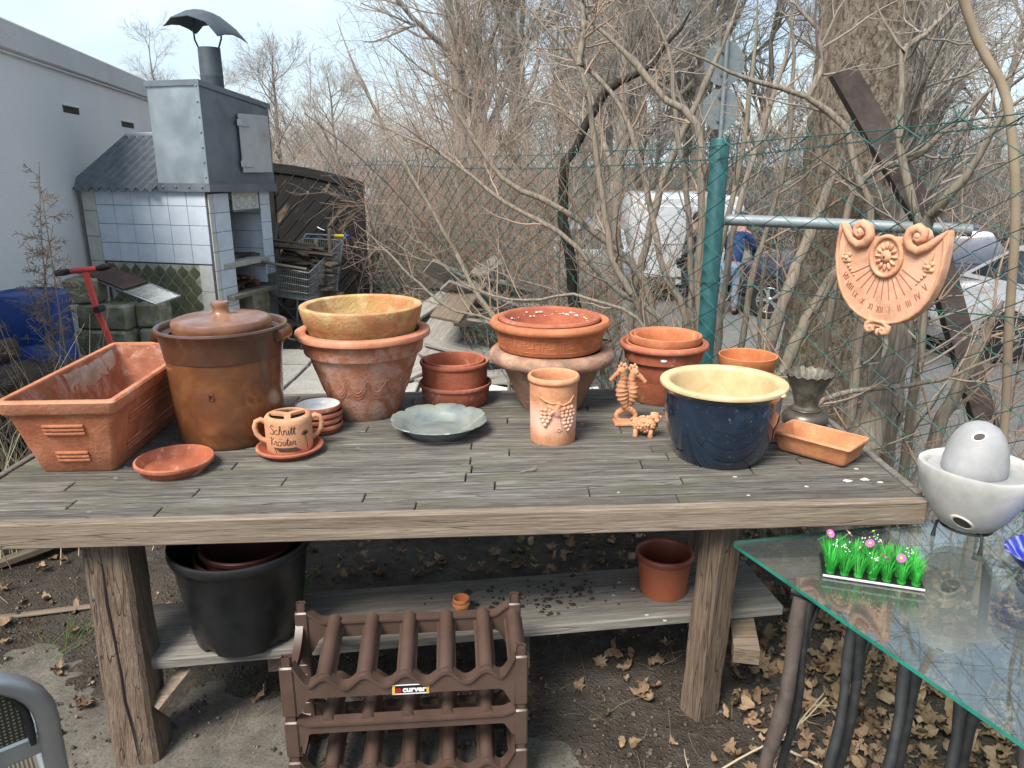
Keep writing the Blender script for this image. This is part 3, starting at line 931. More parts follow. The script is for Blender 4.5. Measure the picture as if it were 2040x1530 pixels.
# long planter
def trough(th, bl, bw, tl, tw, h, t, mat, mat_in, lipw=.018, liph=.045, corner=.012, foot=0.0):
    """rectangular trough, rim as a proud band"""
    def rect(l, w, z, c):
        o = []
        for sx, sy in ((-1, -1), (1, -1), (1, 1), (-1, 1)):
            for k in range(4):
                a = {(-1, -1): pi, (1, -1): 1.5 * pi, (1, 1): 0, (-1, 1): .5 * pi}[sx, sy] + k * pi / 6
                o.append((sx * (w / 2 - c) + c * math.cos(a), sy * (l / 2 - c) + c * math.sin(a), z))
        return o
    def lw(z): k = z / h; return bl + (tl - bl) * k, bw + (tw - bw) * k
    g = G()
    z1 = h - liph
    zs = [foot, foot + .006, .3 * h, .6 * h, z1]
    rings = [rect(lw(z)[0] - (0.008 if z == foot else 0), lw(z)[1] - (0.008 if z == foot else 0), z, corner) for z in zs]
    l1, w1 = lw(z1); l2, w2 = lw(h)
    rings += [rect(l1 + lipw * .9, w1 + lipw * .9, z1 + .003, corner), rect(l1 + lipw * 1.3, w1 + lipw * 1.3, z1 + .010, corner), rect(l2 + lipw, w2 + lipw, h - .006, corner),
              rect(l2 + lipw * .6, w2 + lipw * .6, h, corner), rect(l2 - t * .9, w2 - t * .9, h, corner * .8), rect(l2 - t * 1.2, w2 - t * 1.2, h - .006, corner * .8)]
    g.loft(rings, True, True, False)
    g.build('body', mat, th, 40)
    g = G()
    g.loft([rect(l2 - t * 1.2, w2 - t * 1.2, h - .005, corner * .8), rect(bl - t * 1.6, bw - t * 1.6, .02, corner * .8)], True, False, True)
    g.build('inside', mat_in, th, 40)
    return lw
PLR = R(3)
pl = thing('terracotta_planter', 'long rectangular terracotta planter with ribbed panels and a flaking inside', 'planter', (-1.317, 2.40, T), PLR)
lw = trough(pl, .60, .215, .735, .318, .245, .022, MT['tc_planter'], MT['tc_planter_in'], .02, .048, .016)
for zc in (.150, .058):                                   # raised ribs on the end and the long side
    for k in range(3):
        z = zc + (k - 1) * .0125
        l, w = lw(z)
        g = G(); hw = .058 - (.010 if k == 1 else 0) * 0 - (.012 if zc < .1 else 0)
        g.tube([(-hw, -l / 2 - .0015, z), (0, -l / 2 - .0035, z), (hw, -l / 2 - .0015, z)], .0052, 6)
        g.build('rib', MT['tc_planter'], pl, 60)
        for sx in (-1, 1):
            g = G()
            g.tube([(sx * (w / 2 + .0015), -.24, z), (sx * (w / 2 + .003), 0, z), (sx * (w / 2 + .0015), .25, z)], .0052, 6)
            g.build('rib', MT['tc_planter'], pl, 60)
def crust(parent, pts, mat, th=.006):
    """flaking lime crust: a wavy plate through 3-D corner grid pts[i][j]"""
    g = G()
    n, m = len(pts), len(pts[0])
    vs = [p for row in pts for p in row]
    g.add(vs, [(i * m + j, i * m + j + 1, (i + 1) * m + j + 1, (i + 1) * m + j) for i in range(n - 1) for j in range(m - 1)])
    return g.build('lime_crust', mat, parent, 60)
def crust_side(y0, y1, sx, d0, d1, ny=16, nz=7, seed=1):
    ra = random.Random(seed)
    rows_ = []
    for i in range(ny):
        y = y0 + (y1 - y0) * i / (ny - 1)
        lo = d1 * (.75 + .5 * ra.random()) * math.sin(pi * (i + .9) / (ny + .8)) ** .4
        rows_.append([(sx * ((.318 - .0264) / 2 - .0475 * (d0 + (lo - d0) * j / (nz - 1)) / .225 - .0035 * (.6 + .6 * ra.random()) + (.006 if j in (0, nz - 1) or i in (0, ny - 1) else 0)), y, .240 - (d0 + (lo - d0) * j / (nz - 1))) for j in range(nz)])
    return rows_
crust(pl, crust_side(-.05, .33, -1, .002, .12, seed=2), MT['tc_flake'])
crust(pl, [[(x, (.735 - .0264) / 2 - .045 * dz / .225 - .004 - .003 * math.sin(x * 60 + dz * 40), .238 - dz) for dz in (.0, .02, .045, .07 + .02 * math.sin(x * 50))] for x in np.linspace(-.12, .13, 12)], MT['tc_planter_in'])

# flat saucer in front
def saucer(name, label, loc, r0, r1, h, t, mat, group=None, cat='saucer'):
    th = thing(name, label, cat, loc, random.uniform(0, 6), group)
    g = G()
    g.lathe([(0, .003), (r0 * .9, .003), (r0, 0), (r0 + .003, .003), (r1 - .006, h * .62), (r1 - .001, h * .66), (r1, h * .74), (r1, h * .92), (r1 - .003, h), (r1 - t, h), (r1 - t - .003, h * .9), (r0 - .004, .011), (r0 - .015, .0085), (0, .008)], 56, lambda a, r, z: (r * (1 + .004 * math.sin(2 * a)), z))
    g.build('dish', mat, th, 40)
    return th
saucer('plant_saucer', 'shallow terracotta saucer lying empty in front of the brown crock', (-1.022, 2.125, T), .092, .114, .038, .007, MT['tc_red'])
sa = saucer('plant_saucer', 'small terracotta saucer under the two-handled herb pot', (-.714, 2.268, T), .082, .106, .026, .008, MT['tc_red'])

# herb pot with writing
hp = thing('herb_pot', 'small two-handled terracotta herb pot with burnt-in handwriting', 'pot', (-.718, 2.285, T + .0085), R(17))
g = G()
rH = .0735
def hpf(a, r, z): return (r, z)
g.lathe([(0, .002), (.066, .002), (.070, 0), (.0725, .004), (rH, .04), (rH, .095), (.0725, .108), (.068, .114), (.060, .1165)], 56)
g.build('pot_body', MT['tc_herb'], hp, 45)
# pierced top: a wheel of three ribs round dark openings
g = G()
holes = []
n = 96
top = []
g.lathe([(.060, .1165), (.0575, .1155), (.0565, .110), (.060, .104)], 56)
for k in range(3):
    a0 = 2 * pi * k / 3 + .5
    w = .0085
    for q in range(1):
        pts_ = [(0, 0, .112), (.03 * math.cos(a0), .03 * math.sin(a0), .112), (.061 * math.cos(a0), .061 * math.sin(a0), .112)]
        g.ribbon(pts_, .019, .009)
g.lathe([(0, .1168), (.010, .1168), (.014, .115), (.014, .106), (0, .106)], 24)
g.build('pierced_top', MT['tc_herb'], hp, 45)
G().lathe([(.058, .103), (0, .098)], 40).build('opening', MT['gap_shade'], hp)  # dark sheet painted as the shaded hollow below the ribs
for s in (-1, 1):
    g = G()
    g.tube([(s * .070, 0, .094), (s * .084, 0, .103), (s * .098, 0, .098), (s * .104, 0, .080), (s * .100, 0, .058), (s * .088, 0, .040), (s * .071, 0, .030)], [.009, .0085, .008, .008, .008, .008, .0085], 10)
    g.build('handle', MT['tc_herb'], hp, 60)
# cursive strokes; unit = x-height 1
def arcp(cx, cy, rx, ry, a0, a1, n=9): return [(cx + rx * math.cos(R(a0 + (a1 - a0) * k / (n - 1))), cy + ry * math.sin(R(a0 + (a1 - a0) * k / (n - 1)))) for k in range(n)]
CUR = {
 'S': ([(.95, 1.75)] + arcp(.55, 1.5, .38, .42, 35, 190) + arcp(.55, .55, .45, .55, 80, -160) , 1.15),
 'c': (arcp(.4, .5, .38, .48, 45, 330), .85),
 'h': ([(.1, .2), (.45, 1.3), (.4, 1.9), (.22, 1.8), (.22, 0), (.25, .55)] + arcp(.48, .55, .22, .45, 160, 0) + [(.72, .15), (.95, .1)], .95),
 'n': ([(.08, .7), (.18, .98), (.2, 0), (.24, .55)] + arcp(.48, .55, .22, .45, 160, 0) + [(.72, .12), (.95, .15)], .95),
 'i': ([(.1, .4), (.22, 1.0), (.22, .2), (.32, .02), (.5, .2)], .5),
 't': ([(.05, .3), (.28, 1.75), (.26, .25), (.36, .02), (.55, .2)], .55),
 'K': ([(.1, 1.5), (.35, 1.8), (.3, 0)], 1.15),
 'r': ([(.05, .2), (.2, 1.05), (.35, .9), (.55, .95), (.5, .2), (.62, .05), (.8, .2)], .8),
 'a': (arcp(.4, .5, .34, .48, 60, 380, 12) + [(.74, .95), (.72, .15), (.95, .1)], .95),
 'u': ([(.08, .5), (.2, 1.0), (.2, .3), (.35, .02), (.55, .25), (.62, 1.0), (.62, .2), (.85, .1)], .85),
 'e': ([(.05, .3), (.55, .62)] + arcp(.4, .55, .28, .42, 20, 320), .75)}
def write(txt, x0, y0, s, slant=.12, gap=.0):
    out, x = [], x0
    for ch in txt:
        base = {'ä': 'a'}.get(ch, ch)
        pts_, w = CUR[base]
        out.append([(x + (u + slant * v) * s, y0 + v * s) for u, v in pts_])
        if ch == 'i': out.append([(x + (.42) * s, y0 + 1.5 * s), (x + .5 * s, y0 + 1.56 * s)])
        if ch == 't': out.append([(x + (.02 + slant * 1.2) * s, y0 + 1.2 * s), (x + (.62 + slant * 1.2) * s, y0 + 1.25 * s)])
        if ch == 'K': out.append([(x + (.95 + slant * 1.7) * s, y0 + 1.7 * s), (x + (.38 + slant * .8) * s, y0 + .85 * s), (x + .7 * s, y0 + .25 * s), (x + 1.05 * s, y0 + .05 * s)])
        if ch == 'ä':
            for q in (.35, .7): out.append([(x + (q + .15) * s, y0 + 1.4 * s), (x + (q + .2) * s, y0 + 1.55 * s)])
        x += (w + gap) * s
    return out
wr = write('Schnitt', -.066, .066, .0158, .1, -.02) + write('Kräuter', -.068, .030, .0152, .1, -.02)
st = [(.060, .010), (.057, .034), (.053, .056)]
wr += [st]
for k in range(9):
    a = R(20 + k * 17.5)
    wr.append([(.053, .056), (.053 + .016 * math.cos(a), .056 + .016 * math.sin(a))])
for k in range(5):
    wr.append([(-.052 + .004 * k, .022 - .0028 * k), (.02 + .004 * k, .0215 - .0032 * k)])
wr.append([(-.052, .022), (-.045, .006)])
for ln in wr: pass
def seg(l):                        # keep long strokes on the curved wall
    o = [l[0]]
    for a, b in zip(l, l[1:]):
        m_ = max(1, int(math.dist(a, b) / .006))
        o += [(a[0] + (b[0] - a[0]) * k / m_, a[1] + (b[1] - a[1]) * k / m_) for k in range(1, m_ + 1)]
    return o
strokes([seg(l) for l in wr], lambda l: on_cyl(l, rH + .0003, -pi / 2, 0.002), .00105, 'handwriting', MT['ink'], hp)

# stack of glazed bowls
for k in range(4):
    last = k == 3
    lab = ('red earthenware bowl at the bottom of the small stack behind the herb pot', 'red earthenware bowl second from the bottom of the small stack', 'red earthenware bowl directly under the white-lined one in the small stack', 'red earthenware bowl with white glazed inside, topmost of its small stack')[k]
    b = thing('glazed_bowl', lab, 'bowl', (-.668 + .002 * math.sin(k * 4), 2.475, T + .0215 * k), k, 'bowls stacked behind the herb pot')
    g = G().lathe([(0, .003), (.058, .003), (.062, 0), (.066, .004), (.073, .018), (.0785, .0195), (.079, .0235), (.0785, .030), (.077, .0325)], 48)
    g.build('bowl_body', MT['tc_chalk'] if k else MT['tc_red'], b, 40)
    g = G().lathe([(.077, .0325), (.0745, .0327), (.0725, .030)], 48)
    g.build('rim', MT['glaze_maroon'], b, 60)
    g = G().lathe([(.0725, .030), (.068, .016), (.060, .0085), (0, .0075)], 48)
    g.build('glazed_inside', MT['glaze_white'] if last else MT['tc_red'], b, 60)

# the big weathered pot and the mossy one in it
bp = thing('flower_pot', 'big weathered terracotta pot with chalky bloom and a mossy foot', 'pot', (-.540, 2.675, T))
g = G()
Z0 = .318
g.lathe([(0, .004), (.108, .004), (.116, 0), (.120, .006), (.140, .07), (.165, .14), (.185, .195), (.196, .232), (.198, .236), (.210, .239), (.212, .243), (.216, .27), (.220, .292)], 80, lambda a, r, z: (r * (1 + .005 * math.sin(2 * a)), z))
g.build('pot_body', MT['tc_big'], bp, 40)
g = G()
g.lathe([(.220, .292), (.234, .294), (.241, .299), (.243, .307), (.240, .316), (.232, .320), (.210, .321), (.203, .316), (.199, .30), (.17, .16), (.10, .02), (0, .018)], 80)
g.build('rim', MT['tc_big_rim'], bp, 40)
for k in range(13):                       # combed garland lines
    a0 = -pi / 2 + (k - 6) * .42
    g = G()
    for q in range(3):
        pts_ = []
        for i in range(9):
            u = -.2 + .4 * i / 8
            zc = .095 + .012 * q + .045 * (u / .2) ** 2
            rr_ = np.interp(zc, [.006, .07, .14, .195], [.120, .140, .165, .185]) + .0008
            pts_.append((rr_ * math.cos(a0 + u), rr_ * math.sin(a0 + u), zc))
        g.tube(pts_, .0016, 5)
    g.build('combed_garland', MT['tc_big'], bp, 60)
mp = thing('flower_pot', 'yellow-green mossy terracotta pot nested in the big weathered pot', 'pot', (-.541, 2.672, T + .195))
g = G()
g.lathe([(0, .004), (.135, .004), (.142, 0), (.150, .006), (.180, .09), (.196, .145), (.205, .155), (.212, .185), (.2165, .206), (.2155, .212), (.210, .215), (.196, .2145), (.190, .210), (.186, .19), (.175, .14), (.13, .03), (0, .02)], 80, lambda a, r, z: (r * (1 + .006 * math.sin(2 * a + 1)), z))
g.build('pot_body', MT['tc_mossy'], mp, 40)

# scalloped zinc dish
zd = thing('zinc_dish', 'scalloped old zinc dish with a wavy rim', 'dish', (-.251, 2.452, T), .2)
def scal(a, r, z):
    k = max(0, (r - .125) / .036)
    w = abs(math.sin(4 * a)) ** .5 - .5 + .25 * abs(math.sin(12 * a))
    return (r * (1 + .065 * k * w), z + .004 * k * w)
G().lathe([(0, .003), (.095, .003), (.100, 0), (.104, .003), (.122, .024), (.134, .036), (.150, .043), (.158, .046), (.161, .0475), (.160, .050), (.156, .0505), (.148, .047), (.133, .040), (.119, .027), (.099, .009), (.075, .0075), (.07, .009), (.0, .009)], 96, scal).build('dish_body', MT['zinc'], zd, 60)

# low pots, stacked
pot('flower_pot', 'low chalky terracotta pot at the bottom of the low stack', 'pot', (-.219, 2.80, T), [(.118, 0), (.122, .004), (.131, .05), (.133, .070), (.139, .072), (.1405, .078), (.139, .084)], .008, MT['tc_chalk'], wob=.002)
pot('flower_pot', 'smooth red terracotta pot standing in the low chalky pot', 'pot', (-.221, 2.80, T + .020), [(.112, 0), (.116, .004), (.1235, .06), (.126, .130), (.130, .133), (.1325, .138), (.133, .144), (.131, .149)], .008, MT['tc_red'], wob=.002)
pot('flower_pot', 'smaller red terracotta pot whose rim shows inside the low stack', 'pot', (-.222, 2.80, T + .045), [(.098, 0), (.101, .004), (.109, .07), (.113, .115), (.1165, .118), (.1175, .124), (.115, .129)], .007, MT['tc_red'], wob=.002)

# coarse pot with a fat rolled rim, key-pattern bowl and inner bowl
sp = thing('flower_pot', 'coarse grey-pink pot with a fat rolled rim', 'pot', (.150, 2.766, T))
g = G().lathe([(0, .004), (.104, .004), (.113, 0), (.118, .006), (.15, .08), (.185, .160), (.195, .176)], 72)
g.build('pot_body', MT['tc_stone'], sp, 40)
g = G().lathe([(.193, .174), (.208, .172), (.224, .177), (.234, .188), (.237, .202), (.232, .216), (.220, .226), (.203, .230), (.188, .226), (.178, .214), (.172, .19), (.13, .07), (.10, .022), (0, .02)], 72)
g.build('rolled_rim', MT['tc_stone_rim'], sp, 60)
gb = thing('planting_bowl', 'terracotta bowl with a raised key pattern, in the fat-rimmed pot', 'bowl', (.142, 2.762, T + .212))
g = G().lathe([(0, .004), (.150, .004), (.158, 0), (.163, .005), (.172, .012), (.186, .018), (.192, .024), (.197, .06), (.200, .095), (.203, .098), (.219, .099), (.2245, .107), (.224, .117), (.217, .126), (.205, .128), (.196, .126), (.190, .118), (.178, .05), (.15, .02), (0, .018)], 72)
g.build('bowl_body', MT['tc_orange'], gb, 40)
U = 2 * pi / 17
key = [(0, 1), (.62, 1), (.62, .55), (.30, .55), (.30, .0), (1.0, .0)]
key2 = [(.10, .8), (.45, .8), (.45, .72), (.12, .72)]
for k in range(17):
    g = G()
    a0 = k * U
    def kc(l):
        o = []
        for u, v in seg([(u * .07, v * .045) for u, v in l]):
            a = a0 + u / .07 * U
            zc = .036 + v
            rr_ = np.interp(zc, [.024, .06, .095], [.192, .197, .200])
            o.append((rr_ * math.cos(a), rr_ * math.sin(a), zc))
        return o
    for l in (key, [(0, .82), (.45, .82), (.45, .72), (.15, .72), (.15, -.0), (.3, -.0)], [(.48, .36), (.85, .36), (.85, .75), (1.0, .75)]):
        g.tube(kc(l), .0017, 5)
    g.build('key_pattern', MT['tc_orange'], gb, 60)
ib = thing('planting_bowl', 'salt-crusted terracotta bowl nested in the key-patterned bowl', 'bowl', (.139, 2.762, T + .255))
g = G().lathe([(0, .004), (.130, .004), (.136, 0), (.145, .01), (.170, .065), (.174, .074), (.187, .078), (.1905, .086), (.188, .093), (.180, .096), (.170, .095), (.163, .088), (.150, .05), (.13, .015), (0, .014)], 72)
g.build('bowl_body', MT['tc_red'], ib, 40)
for k in range(26):
    a = R(18 + k * 5.4)
    z = .062 + .018 * random.random()
    r_ = .1545 + (z - .05) * .34 - .001
    g = G().ball((r_ * math.cos(a), r_ * math.sin(a), z), .006 * random.uniform(.5, 1.3), 7, 5, (1.3, 1.3, .6), .5)
    g.build('salt_crust', MT['salt'], ib, 60)

# straight vase with grapes
vs_ = thing('grape_vase', 'straight peach terracotta vase with a raised bunch of grapes', 'vase', (.137, 2.386, T), R(6))
RV = .0765
g = G().lathe([(0, .004), (.070, .004), (.0735, 0), (.0755, .004), (RV, .06), (.0775, .12), (.0785, .185), (.0795, .205), (.0835, .207), (.0862, .213), (.0858, .221), (.082, .2265), (.076, .2265), (.072, .221), (.070, .20), (.068, .02), (0, .015)], 60)
g.build('vase_body', MT['tc_peach'], vs_, 45)
def vcyl(u, v, out=0.0): a = -pi / 2 + u / RV; return ((RV + .001 + out) * math.cos(a), (RV + .001 + out) * math.sin(a), v)
for cx, cz, rws in ((.038, .132, (3, 4, 4, 3, 3, 2, 1)), (-.036, .126, (3, 3, 3, 2, 1))):
    g = G()
    for i, q in enumerate(rws):
        for j in range(q):
            u = cx + (j - (q - 1) / 2) * .0138 + random.uniform(-.001, .001)
            v = cz - i * .0125
            g.ball(vcyl(u, v, .002), .0078, 9, 7)
    g.build('grape_bunch', MT['tc_peach'], vs_, 180)
g = G()
n = 30
rim_ = []
for k in range(n):
    a = 2 * pi * k / n
    rr_ = .036 * (.72 + .28 * abs(math.cos(2.5 * a)) + .06 * math.sin(15 * a))
    rim_.append((-.002 + rr_ * math.cos(a), .128 + rr_ * .8 * math.sin(a)))
cen = vcyl(-.002, .128, .007)
vsx = [cen] + [vcyl(-.002 + (u + .002) * .55, .128 + (v - .128) * .55, .0085 + .0025 * math.cos(5 * 2 * pi * k / n)) for k, (u, v) in enumerate(rim_)] + [vcyl(u, v, .001) for u, v in rim_]
fs = [(0, 1 + k, 1 + (k + 1) % n) for k in range(n)] + [(1 + k, 1 + n + k, 1 + n + (k + 1) % n, 1 + (k + 1) % n) for k in range(n)]
g.add(vsx, fs)
g.build('vine_leaf', MT['tc_peach'], vs_, 60)
g = G()
g.tube([vcyl(-.055, .167, .002), vcyl(-.038, .158, .004), (vcyl(-.018, .150, .004)), vcyl(0, .150, .004), vcyl(.02, .142, .004), vcyl(.045, .150, .003), vcyl(.064, .168, .001)], [.0035, .0038, .004, .0036, .0036, .003, .002], 7)
g.tube([vcyl(.008 + .009 * math.cos(k) * (1 - k / 12), .055 + k * .001 + .009 * math.sin(k) * (1 - k / 12), .001) for k in np.linspace(0, 9, 22)], .0018, 5)
g.tube([vcyl(.008, .1, .001), vcyl(.012, .08, .001), vcyl(.015, .062, .001)], .0018, 5)
g.build('vine', MT['tc_peach'], vs_, 60)

# nested stack on the right
X0, Y0 = .588, 2.842
ro = pot('flower_pot', 'brown-orange terracotta pot with flared rim holding a nest of pots', 'pot', (X0, Y0, T), [(.108, 0), (.113, .005), (.125, .09), (.1255, .092), (.127, .094), (.131, .15), (.133, .162), (.148, .166), (.152, .190), (.153, .205), (.165, .209), (.171, .216), (.1715, .224), (.167, .231)], .012, MT['tc_red'], wob=.002)
g = G().ball((0, 0, 0), .012, 10, 6, (1, .5, .18))
g.build('price_sticker', MT['label_white'], ro, 60, loc=(.1525 * math.cos(-1.75 - ro.rotation_euler.z), .1525 * math.sin(-1.75 - ro.rotation_euler.z), .19), rot=(R(86), 0, -1.75 - ro.rotation_euler.z + pi / 2))
for r_, z_, hh, lab in ((.150, .095, .137, 'orange terracotta pot, outer ring of the nest in the flared pot'), (.138, .115, .146, 'orange terracotta pot, middle ring of the nest in the flared pot'), (.121, .120, .138, 'orange terracotta pot, inner ring of the nest in the flared pot')):
    pot('flower_pot', lab, 'pot', (X0 + .004, Y0 - .004, T + z_), [(r_ * .70, 0), (r_ * .72, .004), (r_ * .88, hh * .7), (r_ * .93, hh * .78), (r_ * .97, hh * .8), (r_, hh * .88), (r_ * .995, hh)], .008, MT['tc_orange'], wob=.003)
pot('flower_pot', 'plain orange terracotta pot with grooves, behind the blue pot by the fence', 'pot', (.925, 2.865, T), [(.080, 0), (.084, .004), (.098, .09), (.0975, .092), (.100, .095), (.104, .118), (.1035, .120), (.106, .123), (.111, .165), (.112, .172)], .006, MT['tc_bright'], wob=.003)

# blue glazed pot
bl = thing('glazed_pot', 'big dark blue glazed pot with a cream inside and chipped rim', 'pot', (.655, 2.240, T), .4)
g = G().lathe([(0, .004), (.118, .004), (.126, 0), (.130, .005), (.135, .012), (.146, .035), (.163, .085), (.174, .14), (.1775, .19), (.1785, .215), (.181, .222), (.188, .229), (.193, .236)], 80, lambda a, r, z: (r * (1 + .005 * math.sin(2 * a)), z))
g.build('pot_body', MT['glaze_blue'], bl, 50)
g = G().lathe([(.193, .236), (.1945, .241), (.193, .246), (.186, .249), (.170, .2485), (.163, .245), (.160, .235), (.158, .20), (.15, .10), (.12, .03), (0, .02)], 80, lambda a, r, z: (r * (1 + .005 * math.sin(2 * a)), z))
g.build('cream_inside', MT['glaze_cream'], bl, 50)
def chip(ang, z, r, w, mat):
    ra = random.Random(3)
    g = G()
    out = [(w * (1 + ra.uniform(-.3, .3)) * math.cos(2 * pi * k / 11), w * 1.5 * (1 + ra.uniform(-.3, .3)) * math.sin(2 * pi * k / 11)) for k in range(11)]
    vs = []
    for u, v in out:
        rr_ = np.interp(z + v, [.012, .035, .085, .14, .19], [.135, .146, .163, .174, .1775]) + .0012
        vs.append((rr_ * math.cos(ang + u / r), rr_ * math.sin(ang + u / r), z + v))
    rr_ = np.interp(z, [.012, .035, .085, .14, .19], [.135, .146, .163, .174, .1775]) + .0018
    vs.append((rr_ * math.cos(ang), rr_ * math.sin(ang), z))
    g.add(vs, [(k, (k + 1) % 11, 11) for k in range(11)])
    return g.build('glaze_chip', mat, bl, 60)
chip(-.85, .115, .17, .032, MT['tc_red'])
g = G().ball((.189 * math.cos(-1.15), .189 * math.sin(-1.15), .236), .012, 8, 6, (1.2, 1, .6), .4)
g.build('rim_chip', MT['glaze_cream'], bl, 60)

# bronze vase
bz = thing('bronze_vase', 'old bronze vase with a ruffled rim and a bulging foot', 'vase', (1.045, 2.548, T), 1.1)
def ruf(a, r, z):
    k = max(0, (z - .11) / .075)
    return (r * (1 + .03 * k * math.sin(17 * a)), z + .004 * k * math.sin(17 * a + 1))
g = G().lathe([(.044, .058), (.040, .066), (.041, .075), (.050, .11), (.064, .15), (.078, .178), (.083, .185), (.081, .187), (.075, .178), (.060, .15), (.046, .11), (.036, .07), (0, .066)], 68, ruf)
g.build('neck', MT['bronze'], bz, 60)
g = G().lathe([(0, .003), (.066, .003), (.070, 0), (.075, .006), (.0785, .02), (.075, .035), (.062, .046), (.050, .050), (.052, .054), (.048, .059), (.042, .060)], 56)
g.build('foot', MT['bronze_smooth'], bz, 60)

# small rectangular trough
tr = thing('terracotta_trough', 'small rectangular terracotta trough at the table corner beside the blue pot', 'trough', (.972, 2.238, T), R(-46))
lw2 = trough(tr, .115, .215, .15, .248, .072, .010, MT['tc_trough'], MT['tc_trough'], .006, .014, .012, .006)
g = G().box((0, 0, .004), (.185, .088, .008), .002)
g.build('foot', MT['tc_trough'], tr)

# twig on the table
tw = G()
tw.tube([(-.035, -.003, .004), (-.01, 0, .006), (.012, .004, .005), (.03, .012, .006)], [.0012, .0016, .0014, .0008], 5)
tw.tube([(.0, .001, .005), (.012, .008, .010), (.02, .010, .014)], .0008, 4)
tw.tube([(.015, .006, .005), (.024, .015, .014)], .0008, 4)
tag(tw.build('broken_twig', MT['twig_grey'], loc=(.055, 2.10, T), rot=(0, 0, .25)), 'little broken twig lying on the table boards', 'twig')
# ------------------------------------------------------------------ on the shelf
def text_mesh(txt, size, ext=.0, offset=.0):
    cu = bpy.data.curves.new('text', 'FONT')
    cu.body = txt; cu.size = size; cu.extrude = ext; cu.align_x = 'CENTER'; cu.align_y = 'CENTER'; cu.offset = offset
    cu.resolution_u = 3
    ob = bpy.data.objects.new('text', cu)
    COL.objects.link(ob)
    dg_ = bpy.context.evaluated_depsgraph_get()
    me = bpy.data.meshes.new_from_object(ob.evaluated_get(dg_))
    bpy.data.objects.remove(ob)
    bpy.data.curves.remove(cu)
    return me

bk = thing('plastic_bucket', 'large black plastic nursery tub standing on the lower shelf', 'tub', (-.795, 1.985, .3005))
def notch(a, r, z): return (r, z)
g = G().lathe([(0, .012), (.138, .012), (.146, 0), (.151, .003), (.158, .04), (.175, .16), (.189, .270), (.191, .272), (.197, .274), (.2005, .280), (.2005, .300), (.198, .305), (.193, .305), (.190, .298), (.186, .27), (.150, .03), (0, .02)], 72, lambda a, r, z: (r, z + (.014 if z < .0035 and r > .14 and abs(((a + 1.35) % (2 * pi / 5)) - .6) < .17 else 0)))
g.build('tub_body', MT['plast_black'], bk, 45)
for r_, z_, lab in ((.152, .062, 'brown plastic pot inside the black tub, the outer one'), (.136, .085, 'brown plastic pot inside the black tub, the inner one')):
    pot('plastic_pot', lab, 'pot', (-.775, 1.985, .3005 + z_), [(r_ * .74, 0), (r_ * .76, .004), (r_ * .93, .185), (r_ * .97, .187), (r_, .193), (r_, .203), (r_ * .98, .206)], .005, MT['plast_maroon'], 56, wob=0)
pr = thing('plastic_pot', 'terracotta coloured plastic pot alone at the end of the lower shelf', 'pot', (.497, 2.195, .3005), 0, None)
g = G().lathe([(0, .003), (.070, .003), (.0735, 0), (.0755, .004), (.084, .118), (.085, .120)], 56)
g.build('pot_body', MT['plast_tc'], pr, 45)
g = G().lathe([(.085, .120), (.0895, .121), (.0925, .126), (.0935, .134), (.092, .142), (.088, .145), (.084, .143), (.081, .134), (.072, .02), (0, .012)], 56)
g.build('rim', MT['plast_tc_rim'], pr, 45)
for k, z_ in enumerate((0, .014)):
    r_ = .027 - .002 * k
    pot('seedling_pot', ('tiny terracotta seedling pot on the lower shelf, holding another', 'tiny terracotta seedling pot nested inside its twin on the shelf')[k], 'pot', (-.158, 2.055, .3005 + z_), [(r_ * .62, 0), (r_ * .65, .002), (r_ * .85, .033), (r_ * .97, .0335), (r_, .037), (r_, .045)], .003, MT['tc_bright'], 28, floor=.006)
# spilled potting soil
g = G()
ra = random.Random(8)
for k in range(150):
    x = ra.gauss(.10, .13); y = 2.13 + .14 * x + ra.gauss(0, .055)
    if abs(y - (2.105 + .144 * (x + .155))) > .135: continue
    s = abs(ra.gauss(0, .0036)) + .0014
    g.ball((x, y, .3005 + s * .4), s, 5, 4, (1.3, 1, .7), .5)
tag(g.build('soil_crumbs', MT['soil'], smooth=0), 'crumbs of spilled potting soil scattered on the lower shelf', 'soil', kind='stuff')

